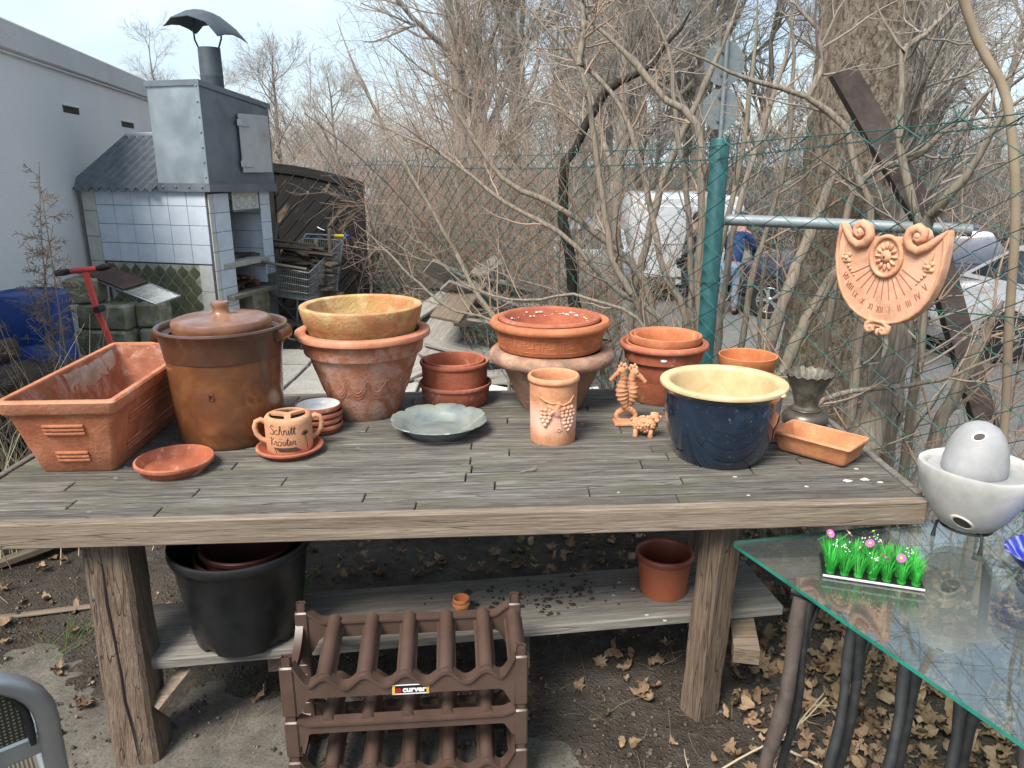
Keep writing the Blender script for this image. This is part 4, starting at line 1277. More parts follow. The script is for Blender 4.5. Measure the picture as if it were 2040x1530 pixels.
# ------------------------------------------------------------------ brown plastic bottle rack
wr_ = thing('bottle_rack', 'brown plastic stacking bottle rack with scalloped front and a small sticker', 'bottle rack', (-.272, 1.635, 0), R(4.6))
HWD, DEP = .315, .235
def panel(g, xs, lo, hi, y0, y1, swap=False):
    rings = []
    for x in xs:
        q = [(x, y0, lo(x)), (x, y1, lo(x)), (x, y1, hi(x)), (x, y0, hi(x))]
        if swap: q = [(b, a, c) for a, b, c in q]
        rings.append(q)
    g.loft(rings, True, True, True)
def ease(x, w): k = min(1, max(0, x / w)); return k * k * (3 - 2 * k)
def rack_tier(z0, z1, style):
    g = G()
    h = z1 - z0
    for sx in (-1, 1):
        for yy in (.012, DEP - .012):
            back = yy > .1
            zt = z1 + (.02 if back else 0)
            g.box((sx * (HWD - .018), yy, (z0 + zt) / 2 - .006), (.036, .026, zt - z0 - .012), .004)
            # hollow plug on top of each post
            c = (sx * (HWD - .018), yy)
            for dx, dy, wx, wy in ((-.011, 0, .003, .018), (.011, 0, .003, .018), (0, -.0075, .025, .003), (0, .0075, .025, .003)):
                g.box((c[0] + dx, c[1] + dy, zt + .001), (wx, wy, .026), 0)
    xs = np.linspace(-HWD + .034, HWD - .034, 61)
    per = .1035
    if style == 'scallop':
        top = lambda x: z0 + .098 - .0165 * math.cos(2 * pi * (x / per + .5)) + .055 * (1 - ease(HWD - .03 - abs(x), .05))
        low = lambda x: z0 + .052 - .05 * (1 - ease(HWD - .036 - abs(x), .035))
        panel(g, xs, low, top, .003, .021)
        panel(g, xs, lambda x: top(x) - .006, lambda x: top(x) + .003, -.004, .030)
        topb = lambda x: z0 + .135 + .03 * (1 - ease(HWD - .03 - abs(x), .05))
        panel(g, xs, lambda x: z0 + .085 - .05 * (1 - ease(HWD - .036 - abs(x), .035)), topb, DEP - .020, DEP - .004)
        panel(g, xs, lambda x: topb(x) - .005, lambda x: topb(x) + .002, DEP - .026, DEP + .004)
        zr = z0 + .100
    else:
        top = lambda x: z1 - .022 + .012 * (1 - ease(HWD - .03 - abs(x), .04))
        low = lambda x: z1 - .052 - .04 * (1 - ease(HWD - .036 - abs(x), .03))
        panel(g, xs, low, top, .003, .018)
        panel(g, xs, lambda x: top(x) - .005, lambda x: top(x) + .002, -.003, .032)
        wv = lambda x: z0 + .072 - .0165 * math.cos(2 * pi * (x / per + .5))
        panel(g, xs, lambda x: wv(x) - .05, wv, DEP - .020, DEP - .004)
        zr = z0 + .058
    ys = np.linspace(.02, DEP - .02, 13)
    for sx in (-1, 1):
        s_hi = lambda y: z0 + h * .52 + .45 * h * abs((y - DEP / 2) / (DEP / 2)) ** 2.2
        panel(g, ys, lambda y: z0 + .03, s_hi, sx * (HWD - .012), sx * (HWD - .004), True)
        panel(g, ys, lambda y: s_hi(y) - .004, lambda y: s_hi(y) + .002, sx * (HWD - .022), sx * (HWD - .001), True)
    t = g.build('tier', MT['plast_brown'], wr_, 40)
    for k in range(-2, 4):
        x = k * per - (.0 if k < 3 else .018)
        g = G()
        rings = []
        for yy in np.linspace(.010, DEP - .012, 7):
            zz = zr + .035 * (yy / DEP if style == 'scallop' else 1 - yy / DEP)
            prof = [(-.026, -.016), (-.022, -.012), (-.019, -.006)] + [(.019 * math.cos(a), .021 * math.sin(a)) for a in np.linspace(pi, 0, 9)] + [(.019, -.006), (.022, -.012), (.026, -.016), (.024, -.020), (.017, -.012), (0, -.004), (-.017, -.012), (-.024, -.020)]
            rings.append([(x + u, yy, zz + v) for u, v in prof])
        g.loft(rings, True, True, True)
        g.build('bottle_rod', MT['plast_brown'], t, 50)
    return t
rack_tier(.288, .448, 'scallop')
rack_tier(.162, .284, 'rail')
rack_tier(.0, .158, 'scallop')
# sticker
lab = G().box((0, 0, 0), (.094, .0016, .029), .0004).build('sticker', MT['label_white'], wr_, loc=(.012, .0015, .288 + .066), rot=(0, 0, 0))
G().box((0, -.0012, .0015), (.088, .001, .022)).build('sticker_black', MT['label_black'], lab)
for sx in (-1, 1): G().box((sx * .043, -.0016, .001), (.006, .001, .025)).build('sticker_yellow', MT['label_yellow'], lab)
G().box((-.031, -.0018, -.001), (.0115, .001, .0115)).build('sticker_red', MT['label_red'], lab)
gg = G(); gg.box((-.031, -.0024, -.001), (.0095, .0005, .0012)); gg.box((-.031, -.0027, -.001), (.0012, .0005, .0095)); gg.build('sticker_cross', MT['label_black'], lab)
link_mesh('sticker_lettering', text_mesh('curver', .0225, .0003, .0009), MT['label_white'], lab, (.009, -.0022, .001), (R(90), 0, 0))

# ------------------------------------------------------------------ garden chair, only its back corner in view
m = NT('sling_fabric', .8, 0, .2)
c = m.co((1, 1, 1), False, 'Object')
w1 = m.wave(c, 42, 0, 0, 1, 'X'); w2 = m.wave(c, 42, 0, 0, 1, 'Z')
ck = m.math('MULTIPLY', w1, w2)
m.color(m.ramp(ck, (.1, (.045, .041, .03)), (.35, (.11, .10, .075)), (.75, (.27, .25, .17))))
m.bump(ck, .8, .004)
MT['sling'] = m.mat
chx = thing('garden_chair', 'aluminium garden chair with woven sling back beside the thick table leg', 'chair', (-.985, .91, 0), R(40))
# local: x across the back, back plane y = 0; seat towards +y
BW, BT = .25, .895
arc = [(BW, 0, .44), (BW, -.01, .60), (BW, -.02, .72)] + [(BW - .13 + .13 * math.cos(a), -.03 - .004 * k, BT - .13 + .13 * math.sin(a)) for k, a in enumerate(np.linspace(0, pi / 2, 8))]
full = arc + [(-x, y, z) for x, y, z in arc[::-1]]
G().tube(full, .0175, 14).build('back_frame', MT['alu'], chx, 60)
G().tube([(x, y, z + .002) for x, y, z in full[9:13]], .0185, 12).build('top_cap', MT['plast_black'], chx, 60)
inn = [(x * .9, y + .002, min(z, BT - .022)) for x, y, z in full]
G().tube(inn[2:-2], .006, 8).build('fabric_piping', MT['rubber'], chx, 60)
g = G()
half = inn[2:len(inn) // 2]
rings = []
for (x, y, z) in half: rings.append([(x * s_, y + .003, z) for s_ in np.linspace(-1, 1, 9)])
g.loft(rings, False)
g.build('sling_back', MT['sling'], chx, 60)
G().box((0, -.012, .715), (2 * BW - .02, .02, .042), .006).build('back_rail', MT['alu'], chx, 40)
for sx in (-1, 1):
    G().tube([(sx * BW, 0, .46), (sx * (BW + .01), -.06, .2), (sx * (BW + .02), -.12, .004)], .0155, 10).build('leg', MT['alu'], chx, 60)
    G().tube([(sx * (BW + .01), .44, .46), (sx * (BW + .015), .46, .2), (sx * (BW + .02), .47, .004)], .0155, 10).build('leg', MT['alu'], chx, 60)
    G().tube([(sx * BW, 0, .44), (sx * BW, .44, .44)], .014, 10).build('seat_rail', MT['alu'], chx, 60)
G().box((0, .22, .44), (2 * BW - .02, .42, .006), .002).build('sling_seat', MT['sling'], chx)

# ------------------------------------------------------------------ glass table
GZ = .65
gt = thing('glass_table', 'clear glass table with green edges on branch-shaped iron legs', 'table', (1.27, 1.47, 0))
A = Vector((.603, 1.872)); e1 = Vector((.98, .2)).normalized(); e2 = Vector((.385, -.923)).normalized()
GC = [A, A + e2 * 1.15, A + e2 * 1.15 + e1 * .95, A + e1 * .95]
loc2 = lambda v: (v[0] - 1.27, v[1] - 1.47)
def rounded(poly, r, n=4):
    out = []
    for i, p in enumerate(poly):
        a = (poly[i - 1] - p).normalized(); b = (poly[(i + 1) % len(poly)] - p).normalized()
        p0, p1 = p + a * r, p + b * r
        for k in range(n + 1):
            t = k / n
            out.append(p0 * (1 - t) ** 2 + p * 2 * t * (1 - t) + p1 * t * t)
    return out
gp = [loc2(p) for p in rounded(GC, .02)]
n = len(gp)
g = G(); g.add([(x, y, GZ) for x, y in gp], [tuple(range(n))]); g.add([(x, y, GZ - .01) for x, y in gp], [tuple(range(n))])
g.build('glass_top', MT['glass'], gt, 0)
g = G(); g.loft([[(x, y, GZ - .01) for x, y in gp], [(x * 1.0005, y * 1.0005, GZ - .005) for x, y in gp], [(x, y, GZ) for x, y in gp]])
g.build('glass_edge', MT['glass_edge'], gt, 60)
legs = [((.72, 1.63), (.60, 1.50), .019), ((.735, 1.62), (.70, 1.60), .011), ((.80, 1.52), (.70, 1.40), .012), ((.81, 1.51), (.80, 1.50), .013), ((.89, 1.45), (.77, 1.28), .013), ((.90, 1.44), (.89, 1.42), .014), ((.98, 1.38), (.88, 1.25), .013), ((1.0, 1.37), (.99, 1.36), .015), ((1.06, 1.30), (1.10, 1.22), .017)]
for top_, bot, r_ in legs:
    g = G()
    p0, p1 = Vector((*loc2(top_), GZ - .03)), Vector((*loc2(bot), .0))
    pts_ = [p0.lerp(p1, t) + Vector((.006 * math.sin(t * 9 + r_ * 900), .006 * math.cos(t * 7), 0)) for t in np.linspace(0, 1, 9)]
    g.tube(pts_, [r_ * (1 + .12 * math.sin(k * 2.1)) for k in range(9)], 9)
    q = pts_[1]
    g.tube([tuple(pts_[2]), tuple(q + Vector((.02, .015, -.005))), (q.x + .05, q.y + .03, GZ - .022)], [r_ * .75, r_ * .7, r_ * .55], 7)
    g.build('branch_leg', MT['beam'] if r_ > .0165 else MT['iron_leg'] if 'iron_leg' in MT else MT['iron'], gt, 60)
for a_, b_ in (((.70, 1.66), (1.08, 1.28)), ((1.25, 1.83), (1.66, 1.45))):
    g = G().tube([(*loc2(a_), GZ - .021), (*loc2(((a_[0] + b_[0]) / 2, (a_[1] + b_[1]) / 2)), GZ - .021), (*loc2(b_), GZ - .021)], .010, 8)
    g.build('top_bar', MT['iron'], gt, 60)
for q in ((1.30, 1.84), (1.45, 1.70), (1.62, 1.48)):
    g = G().tube([(*loc2(q), GZ - .03), (q[0] - 1.27 + .05, q[1] - 1.47 + .03, .3), (q[0] - 1.27 + .02, q[1] - 1.47, 0)], [.013, .012, .015], 8)
    g.build('branch_leg', MT['iron'], gt, 60)

# plastic grass with daisies
pg = thing('artificial_grass', 'strip of bright green artificial grass with pink daisies on the glass table', 'artificial plant', (.912, 1.708, GZ + .0005), R(-17.7))
G().box((0, 0, .004), (.232, .118, .007), .002).build('tray', MT['plast_black'], pg)
G().box((0, -.0605, .0045), (.232, .003, .006), .001).build('tray_edge', MT['cardboard'], pg)
def tuft(seed):
    ra = random.Random(seed)
    g = G()
    for k in range(44):
        a = ra.uniform(0, 2 * pi); q = ra.uniform(.3, 1) ** .6
        bx, by = .009 * q * math.cos(a), .009 * q * math.sin(a)
        tx, ty = bx + .022 * q * math.cos(a) + ra.uniform(-.004, .004), by + .018 * q * math.sin(a) + ra.uniform(-.004, .004)
        h = ra.uniform(.042, .062)
        w = .0011
        px_, py_ = -math.sin(a) * w, math.cos(a) * w
        mx, my = bx * .4 + tx * .6 - .2 * (tx - bx), by * .4 + ty * .6 - .2 * (ty - by)
        g.add([(bx - px_, by - py_, 0), (bx + px_, by + py_, 0), (mx + px_, my + py_, h * .6), (mx - px_, my - py_, h * .6), (tx, ty, h)], [(0, 1, 2, 3), (3, 2, 4)])
    g.lathe([(.010, 0), (.0105, .006), (.008, .006)], 10)
    return g.mesh('grass_tuft', 60)
tf = [tuft(k) for k in range(4)]
for i in range(7):
    for j in range(4):
        link_mesh('grass_tuft', tf[(i * 3 + j) % 4], MT['fake_green'], pg, (-.098 + i * .0325, -.045 + j * .030, .007), (random.uniform(-.1, .1), random.uniform(-.1, .1), random.uniform(0, 6)))
pet = G()
for k in range(16):
    a = 2 * pi * k / 16
    c_, s_ = math.cos(a), math.sin(a)
    pet.add([(.003 * c_, .003 * s_, 0), (.009 * c_ - .0021 * s_, .009 * s_ + .0021 * c_, .0015), (.0125 * c_, .0125 * s_, .0005), (.009 * c_ + .0021 * s_, .009 * s_ - .0021 * c_, .0015)], [(0, 3, 2, 1)])
pet_me = pet.mesh('petals', 0)
eye_me = G().ball((0, 0, .001), .0042, 10, 6, (1, 1, .6)).mesh('eye', 60)
stem_me = G().tube([(0, 0, 0), (.002, 0, -.03), (.0, .001, -.062)], .0009, 5).mesh('stem', 60)
for x, y, z, rx, ry in ((-.098, .040, .074, .8, -.2), (-.052, .052, .076, .75, 0), (.006, .060, .086, .7, .2), (.024, .030, .072, .75, .15), (-.004, .026, .068, .8, -.1), (-.030, -.004, .066, 1.0, .3), (.026, -.026, .060, 1.0, .3), (.062, -.022, .062, .9, .1)):
    f = link_mesh('daisy', pet_me, MT['petal'], pg, (x, y, z), (rx, ry, random.uniform(0, 6)))
    link_mesh('daisy_eye', eye_me, MT['flower_eye'], f)
    link_mesh('daisy_stem', stem_me, MT['fake_green'], f)
for k in range(6):
    g = G()
    bx, by = (-.06, -.012, .0, -.085, .02, .09)[k], (.0, .045, -.035, .01, .05, .03)[k]
    for q in range(9):
        g.ball((bx + random.gauss(0, .008), by + random.gauss(0, .008), .058 + random.gauss(0, .006) + (.012 if k in (1, 4) else 0)), .0021, 5, 4)
    g.build('white_bud_spray', MT['petal_white'], pg, 60)

# ceramic burner on its iron stand
BX, BY = 1.245, 1.872
stn = thing('iron_stand', 'black wrought-iron ring stand carrying the pale ceramic burner', 'stand', (BX, BY, GZ + .0005), R(20))
G().tube([(.062 * math.cos(a), .062 * math.sin(a), .050) for a in np.linspace(0, 2 * pi, 25)[:-1]], .0042, 8, closed=True).build('ring', MT['iron'], stn, 60)
for k in range(3):
    a = 2 * pi * k / 3 - 1.9
    c_, s_ = math.cos(a), math.sin(a)
    G().tube([(.062 * c_, .062 * s_, .052), (.070 * c_, .070 * s_, .045), (.073 * c_, .073 * s_, .02), (.074 * c_, .074 * s_, .0)], [.004, .004, .004, .0065], 8).build('leg', MT['iron'], stn, 60)
bo = thing('ceramic_burner', 'pale egg-shaped ceramic burner bowl with two oval openings', 'burner', (BX, BY, GZ + .053), R(10))
g = G().lathe([(0, .0), (.055, .0), (.072, .008), (.100, .045), (.124, .095), (.137, .140), (.1415, .165), (.139, .174), (.130, .176), (.122, .172), (.118, .16), (.10, .10), (.07, .04), (0, .03)], 64, lambda a, r, z: (r * (1 + .006 * math.sin(3 * a)), z + (.004 * math.sin(2 * a + 1) if z > .16 else 0)))
g.build('bowl', MT['ceramic'], bo, 50)
def oval_hole(parent, ang, z, w, h, rfun, tilt, mat_rim, name='opening'):
    """a dark oval patch painted as a shaded hole, with a pale raised lip"""
    def at_(u, v, out):
        zz = z + v
        r = rfun(zz) + out
        return (r * math.cos(ang + u / max(r, .02)), r * math.sin(ang + u / max(r, .02)), zz)
    n = 24
    g = G()
    ell = lambda s_, k: (s_ * w * math.cos(2 * pi * k / n) * math.cos(tilt) - s_ * h * math.sin(2 * pi * k / n) * math.sin(tilt), s_ * w * math.cos(2 * pi * k / n) * math.sin(tilt) + s_ * h * math.sin(2 * pi * k / n) * math.cos(tilt))
    g.loft([[at_(*ell(1.45, k), -.0005) for k in range(n)], [at_(*ell(1.3, k), .002) for k in range(n)], [at_(*ell(1.05, k), .0025) for k in range(n)], [at_(*ell(.98, k), .0012) for k in range(n)]])
    o = g.build('opening_lip', mat_rim, parent, 60)
    g = G()
    g.add([at_(*ell(1.0, k), .0016) for k in range(n)] + [at_(0, 0, .0016)], [(k, (k + 1) % n, n) for k in range(n)])
    g.build(name, MT['gap_shade'], o, 60)  # dark disc on the surface, painted as the shade in the hole
rb_ = lambda z: float(np.interp(z, [0, .008, .045, .095, .14, .165], [.055, .072, .100, .124, .137, .1415]))
oval_hole(bo, R(-90 - 50), .040, .023, .014, rb_, R(-28), MT['ceramic_pale'])
G().lathe([(.122, .158), (.09, .155), (.0, .155)], 48).build('inner_tray', MT['ceramic_grey'], bo, 60)
eg = thing('ceramic_cone', 'grey smoked egg-shaped ceramic hood standing in the pale burner bowl', 'burner hood', (BX - .004, BY + .005, GZ + .053 + .1555), R(10))
g = G().lathe([(0, .002), (.07, .002), (.077, 0), (.079, .006), (.078, .03), (.072, .07), (.060, .10), (.042, .124), (.02, .136), (0, .139)], 56)
g.build('hood', MT['ceramic_grey'], eg, 60)
re_ = lambda z: float(np.interp(z, [0, .03, .07, .1, .124, .136], [.079, .078, .072, .060, .042, .02]))
oval_hole(eg, R(-90 - 45), .112, .013, .0075, re_, R(20), MT['ceramic_pale'])
# blue glass leaf dish
bd = thing('glass_dish', 'cobalt blue glass dish with a pointed lip on the glass table', 'dish', (1.372, 1.655, GZ + .0005), R(8))
def leaf(a, r, z):
    k = r / .13
    return (r * (1 + .10 * k * math.cos(2 * a) + .14 * k * max(0, math.cos(a - pi)) ** 10), z + .012 * k * k * max(0, math.cos(a - pi)) ** 6)
G().lathe([(0, .002), (.035, 0), (.045, .003), (.08, .02), (.11, .048), (.128, .075), (.131, .078), (.127, .079), (.107, .053), (.077, .026), (.04, .010), (0, .009)], 64, leaf).build('dish_body', MT['glass_blue'], bd, 60)
# ------------------------------------------------------------------ stuccoed outbuilding
WR = math.atan2(.215, .977)                 # its long wall runs 12 degrees left of straight ahead
wl = thing('outbuilding', 'white stuccoed outbuilding wall with grey coping and two slit vents', 'building', (-3.6, 6.4, 0), WR)
# local: y along the wall away from the viewer, x out of the wall towards the yard
G().box((-1.5, 4.0, 1.28), (3.0, 14.0, 2.5), .01).build('wall', MT['stucco'], wl, 25)
G().box((-1.485, 4.0, 2.475), (3.06, 14.04, .20), .012).build('coping', MT['stucco_cap'], wl, 25)
G().box((-1.49, 4.0, 2.365), (3.03, 14.02, .018), .004).build('groove_moulding', MT['stucco'], wl, 25)
G().box((-1.38, -3.35, 1.18), (2.85, 1.7, 2.36), .01).build('pilaster', MT['stucco'], wl, 25)
for y, L_ in ((.22, .40), (1.98, .48)):
    v = G().box((-.006, y, 2.075 if y < 1 else 2.04), (.016, L_, .052), .001).build('vent_shade', MT['rubber'], wl, 25)  # near-black box on the wall, painted as a shaded slit
    G().box((.004, y, 2.106 if y < 1 else 2.071), (.02, L_ + .02, .008)).build('vent_lip', MT['stucco'], v)

# ------------------------------------------------------------------ tiled garden oven
ov = thing('garden_oven', 'tiled garden oven with blue-white tiles and green arabesque base', 'oven', (-2.44, 6.09, 0), R(-15.8))
XW, XE, DP = -1.16, .05, .85
g = G()
g.box(((XW + XE) / 2, .05, .735), (XE - XW, .10, 1.47), .003)          # front wall
g.box(((XW + XE) / 2, DP - .06, .735), (XE - XW, .12, 1.47), .003)     # rear wall
g.box((XW + .25, DP / 2, .735), (.5, DP - .22, 1.466), .003)           # solid left part
g.box((-.3, DP / 2, 1.42), (.70, DP - .2, .09), .003)                  # lintel slab
g.build('masonry', MT['grout'], ov, 25)
G().box((-.61, DP / 2, .735), (.10, DP - .24, 1.3)).build('hearth_back', MT['brick_in'], ov)
G().box((-.28, DP / 2, .84), (.70, DP - .21, .045), .004).build('hearth_shelf', MT['slab'], ov, 25)
G().box((-.24, DP / 2, .585), (.74, DP - .21, .035), .004).build('lower_shelf', MT['wood_grey'], ov, 25)
tiles = {}
def tile(w, h, x, z, face, mat, lift=.004):
    key_ = (round(w, 3), round(h, 3), face)
    if key_ not in tiles:
        gg_ = G()
        if face == 'f': gg_.box((0, 0, 0), (w - .004, .010, h - .004), .0015)
        else: gg_.box((0, 0, 0), (.010, w - .004, h - .004), .0015)
        tiles[key_] = gg_.mesh('tile', 30)
    me = tiles[key_]
    if len(me.materials) == 0: me.materials.append(None)
    o = link_mesh('tile', me, None, ov, {'f': (x, -lift + random.uniform(-.001, .001), z), 'r': (XE + lift + random.uniform(-.001, .001), x, z), 'i': (0, 0, 0)}[face], (random.uniform(-.004, .004), 0, random.uniform(-.004, .004)))
    o.material_slots[0].link = 'OBJECT'
    o.material_slots[0].material = mat
    return o
tw_ = (XE - .012 + 1.02) / 6
for i in range(6):
    for j in range(4):
        tile(tw_, .152, -1.02 + tw_ * (i + .5), .872 + .152 * (j + .5), 'f', MT['tile_white'])
for j in range(5):
    tile(.135, .205, -1.09, .60 + .205 * (j - .2), 'f', MT['tile_cream'])
for j in range(4):
    tile(.125, .216, -.028, .864 - .216 * (j + .5), 'f', MT['tile_cream'])
for j in range(8):
    z = .36 + .152 * (j + .5)
    if z < 1.47:
        tile(.055, .152, .030, z, 'r', MT['tile_cream']); tile(.20, .152, .16, z, 'r', MT['tile_white'])
for j in range(5):
    z = .70 + .152 * (j + .5)
    tile(.15, .152, .765, z, 'r', MT['tile_white'])
# tiles on the hearth's far cheek
for i in range(3):
    for j in range(5):
        gg_ = tiles.setdefault('ic', G().box((0, 0, 0), (.148, .010, .148), .0015).mesh('tile', 30))
        if len(gg_.materials) == 0: gg_.materials.append(MT['tile_white'])
        link_mesh('tile', gg_, None, ov, (-.03 - .152 * i, DP - .126, .62 + .152 * j + .08))
# green arabesque tiles in pale grout
G().box((-.535, -.004, .445), (.90, .012, .83), .002).build('grout_bed', MT['grout_pale'], ov)
ar = G()
out = []
def lantern(t):                       # one quarter of the lantern outline, t 0..1 from the top tip to the side tip
    return (.5 * (1 - math.cos(pi * t)) * .5 + .25 * (1 - math.cos(2 * pi * t)) * 0, 0)
hw_, hh_ = .0555, .066
q = []
for k in range(8):
    t = k / 8
    q.append((hw_ * (t + .10 * math.sin(2 * pi * t)), hh_ * (1 - t - .10 * math.sin(2 * pi * t) * -1)))
quarter = [(hw_ * (t - .13 * math.sin(2 * pi * t)), hh_ * (1 - t - .13 * math.sin(2 * pi * t))) for t in np.linspace(0, 1, 9)[:-1]]
quarter = [(hw_ * (t - .11 * math.sin(2 * pi * t)), hh_ * (1 - t)) for t in np.linspace(0, 1, 10)]
outl = quarter[:-1] + [(a_, -b_) for a_, b_ in quarter[:0:-1]] + [(-a_, -b_) for a_, b_ in quarter[:-1]] + [(-a_, b_) for a_, b_ in quarter[:0:-1]]
outl = outl[::-1]
outl = [(x * .90, y * .90) for x, y in outl]
ar.prism(outl, 0, .006)
arm = ar.mesh('arabesque_tile', 30)
for j in range(13):
    for i in range(8):
        x = -.93 + i * .1135 + (.0568 if j % 2 else 0)
        z = .80 - j * .0675
        if x > -.13 or z < .06: continue
        link_mesh('arabesque_tile', arm, MT['tile_green'], ov, (x, -.0095, z), (R(90), 0, 0))
# patterned panel over the hearth
dp = G().box((XE + .006, .485, 1.365), (.012, .36, .17), .002).build('pattern_panel', MT['tile_cream'], ov)
for i in range(3):
    for j in range(2):
        g = G()
        for s in (-1, 1):
            g.tube([(XE + .0125, .375 + i * .11 + s * (.006 + .04 * math.sin(pi * t)), 1.295 + j * .075 + .07 * t) for t in np.linspace(0, 1, 7)], .0022, 4)
            g.tube([(XE + .0125, .375 + i * .11 + s * (.003 + .02 * math.sin(pi * t)), 1.295 + j * .075 + .055 * t) for t in np.linspace(0, 1, 7)], .0018, 4)
        g.build('leaf_motif', MT['rail_zinc'], dp, 60)
G().box((XE + .012, .485, 1.272), (.03, .38, .014), .003).build('hearth_lip', MT['galv_dull'], ov)
# blocks that carry the lower shelf
for y, w in ((.16, .26), (.66, .30)):
    G().box((-.16, y, .285), (.40, w, .565), .02).build('base_block', MT['block'], ov, 25)
# sheet-metal smoke hood
MX0, MX1 = -.36, .105
def zt(y): return 2.245 - (y + .02) * .125
hood = G()
ring0 = [(MX0, -.03, 1.47), (MX1, -.03, 1.47), (MX1, .87, 1.445), (MX0, .87, 1.445)]
ring1 = [(MX0, -.03, zt(-.02)), (MX1, -.03, zt(-.02)), (MX1, .87, zt(.87)), (MX0, .87, zt(.87))]
for (a, b, mat, nm) in ((0, 1, 'galv', 'front_sheet'), (1, 2, 'galv_dull', 'side_sheet'), (2, 3, 'galv_dull', 'rear_sheet'), (3, 0, 'galv_dull', 'left_sheet')):
    g = G()
    N_ = 14
    rows_ = []
    nrm = Vector((ring0[b][1] - ring0[a][1], -(ring0[b][0] - ring0[a][0]), 0)).normalized()
    for i in range(N_ + 1):
        row = []
        for j in range(N_ + 1):
            u, v = i / N_, j / N_
            p = (Vector(ring0[a]).lerp(Vector(ring0[b]), u)).lerp(Vector(ring1[a]).lerp(Vector(ring1[b]), u), v)
            dent = .010 * math.sin(5.1 * u + 2 * v) * math.sin(4.2 * v + 1.3 * u) * math.sin(pi * u) * math.sin(pi * v) if nm == 'front_sheet' else .003 * math.sin(pi * u) * math.sin(3 * pi * v)
            row.append(tuple(p + nrm * dent))
        rows_.append(row)
    g.loft(rows_, False)
    g.build(nm, MT[mat], ov, 60)
g = G().loft([[(x + sx * .012, y + sy * .012, z + dz) for (x, y, z), (sx, sy) in zip(ring1, ((-1, -1), (1, -1), (1, 1), (-1, 1)))] for dz in (-.03, .012)], True, False, True)
g.build('hood_roof', MT['galv_dull'], ov, 30)
g = G().loft([[(x + sx * .012, y + sy * .012, z + dz) for (x, y, z), (sx, sy) in zip(ring0, ((-1, -1), (1, -1), (1, 1), (-1, 1)))] for dz in (-.03, .035)], True, True, False)
g.build('hood_base_trim', MT['galv_dull'], ov, 30)
G().box((MX1 - .012, -.036, 1.85), (.035, .01, .74), .002).build('corner_strip', MT['galv'], ov)
rv = G().ball((0, 0, 0), .009, 8, 5).mesh('rivet', 60)
for k in range(7): link_mesh('rivet', rv, MT['galv_dull'], ov, (MX1 - .012, -.041, 1.55 + k * .11))
for k in range(4): link_mesh('rivet', rv, MT['galv'], ov, (MX0 + .05 + k * .12, -.044, 1.475))
dr = G().box((0, .18, 0), (.012, .37, .46), .003).build('hood_door', MT['galv_pale'], ov, loc=(MX1 + .022, .40, 1.81), rot=(0, 0, R(-5)))
for z in (-.16, .16):
    G().box((.008, -.005, z), (.01, .05, .05), .002).build('hinge', MT['galv'], dr)
    G().tube([(.010, .02, z - .03), (.010, .12, z - .025)], .003, 5).build('door_wire', MT['steel'], dr)
G().ball((MX1 + .02, .80, 1.80), .022, 8, 6).build('door_knob', MT['iron'], ov, 60)
G().box((MX1 + .008, .80, 1.62), (.012, .05, .012)).build('latch', MT['iron'], ov)
# flue
fx, fy = -.01, .30
G().lathe([(.086, 2.15), (.086, 2.30), (.088, 2.31), (.086, 2.32), (.084, 2.52), (.081, 2.52), (.08, 2.3)], 40).build('flue_pipe', MT['pipe'], ov, 60, loc=(fx, fy, 0))
cap_prof = [(-.245, 2.685), (-.215, 2.705), (-.17, 2.742), (-.10, 2.775), (-.02, 2.78), (.06, 2.755), (.13, 2.70), (.19, 2.635), (.225, 2.595)]
g = G()
rings = []
for y, s_, dz in ((-.19, 1, -.025), (-.1, 1.0, 0), (0, 1, .012), (.1, 1, 0), (.19, 1, -.025)):
    rings.append([(x * s_, y, z + dz - (.03 if abs(y) > .15 and k in (3, 4, 5) else 0)) for k, (x, z) in enumerate(cap_prof)] + [(x * s_, y, z + dz - .006 - (.03 if abs(y) > .15 and k in (3, 4, 5) else 0)) for k, (x, z) in list(enumerate(cap_prof))[::-1]])
g.loft(rings, True, True, True)
g.build('flue_cap', MT['pipe'], ov, 50, loc=(fx, fy, 0))
for s in (-1, 1):
    G().tube([(fx + s * .082, fy, 2.50), (fx + s * .12, fy, 2.58), (fx + s * .125, fy, 2.66), (fx + s * .10, fy, 2.745 - (.03 if s > 0 else 0))], .007, 6).build('cap_stay', MT['pipe'], ov, 60)
# corrugated lean-to roof
g = G()
rings = []
n_ = 121
p0, p1 = (-.075, 1.455), (.66, 1.885)
for k in range(7):
    t = k / 6
    rows_ = [(XW - .075 + .865 * i / (n_ - 1), p0[0] + (p1[0] - p0[0]) * t + .006 * math.sin(i * .9) * (k == 0), p0[1] + (p1[1] - p0[1]) * t + .016 * math.cos(2 * pi * i / 12)) for i in range(n_)]
    rings.append(rows_)
g.loft(rings, False)
rings2 = [[(x, y, z - .006) for x, y, z in r_] for r_ in rings]
g.loft([rings[0], rings2[0]], False)
g.loft(rings2, False)
g.build('corrugated_roof', MT['eternit'], ov, 70)
G().box((XW + .36, .68, 1.90), (.86, .06, .03), .004).build('ridge_strip', MT['galv'], ov, rot=(0, 0, 0))
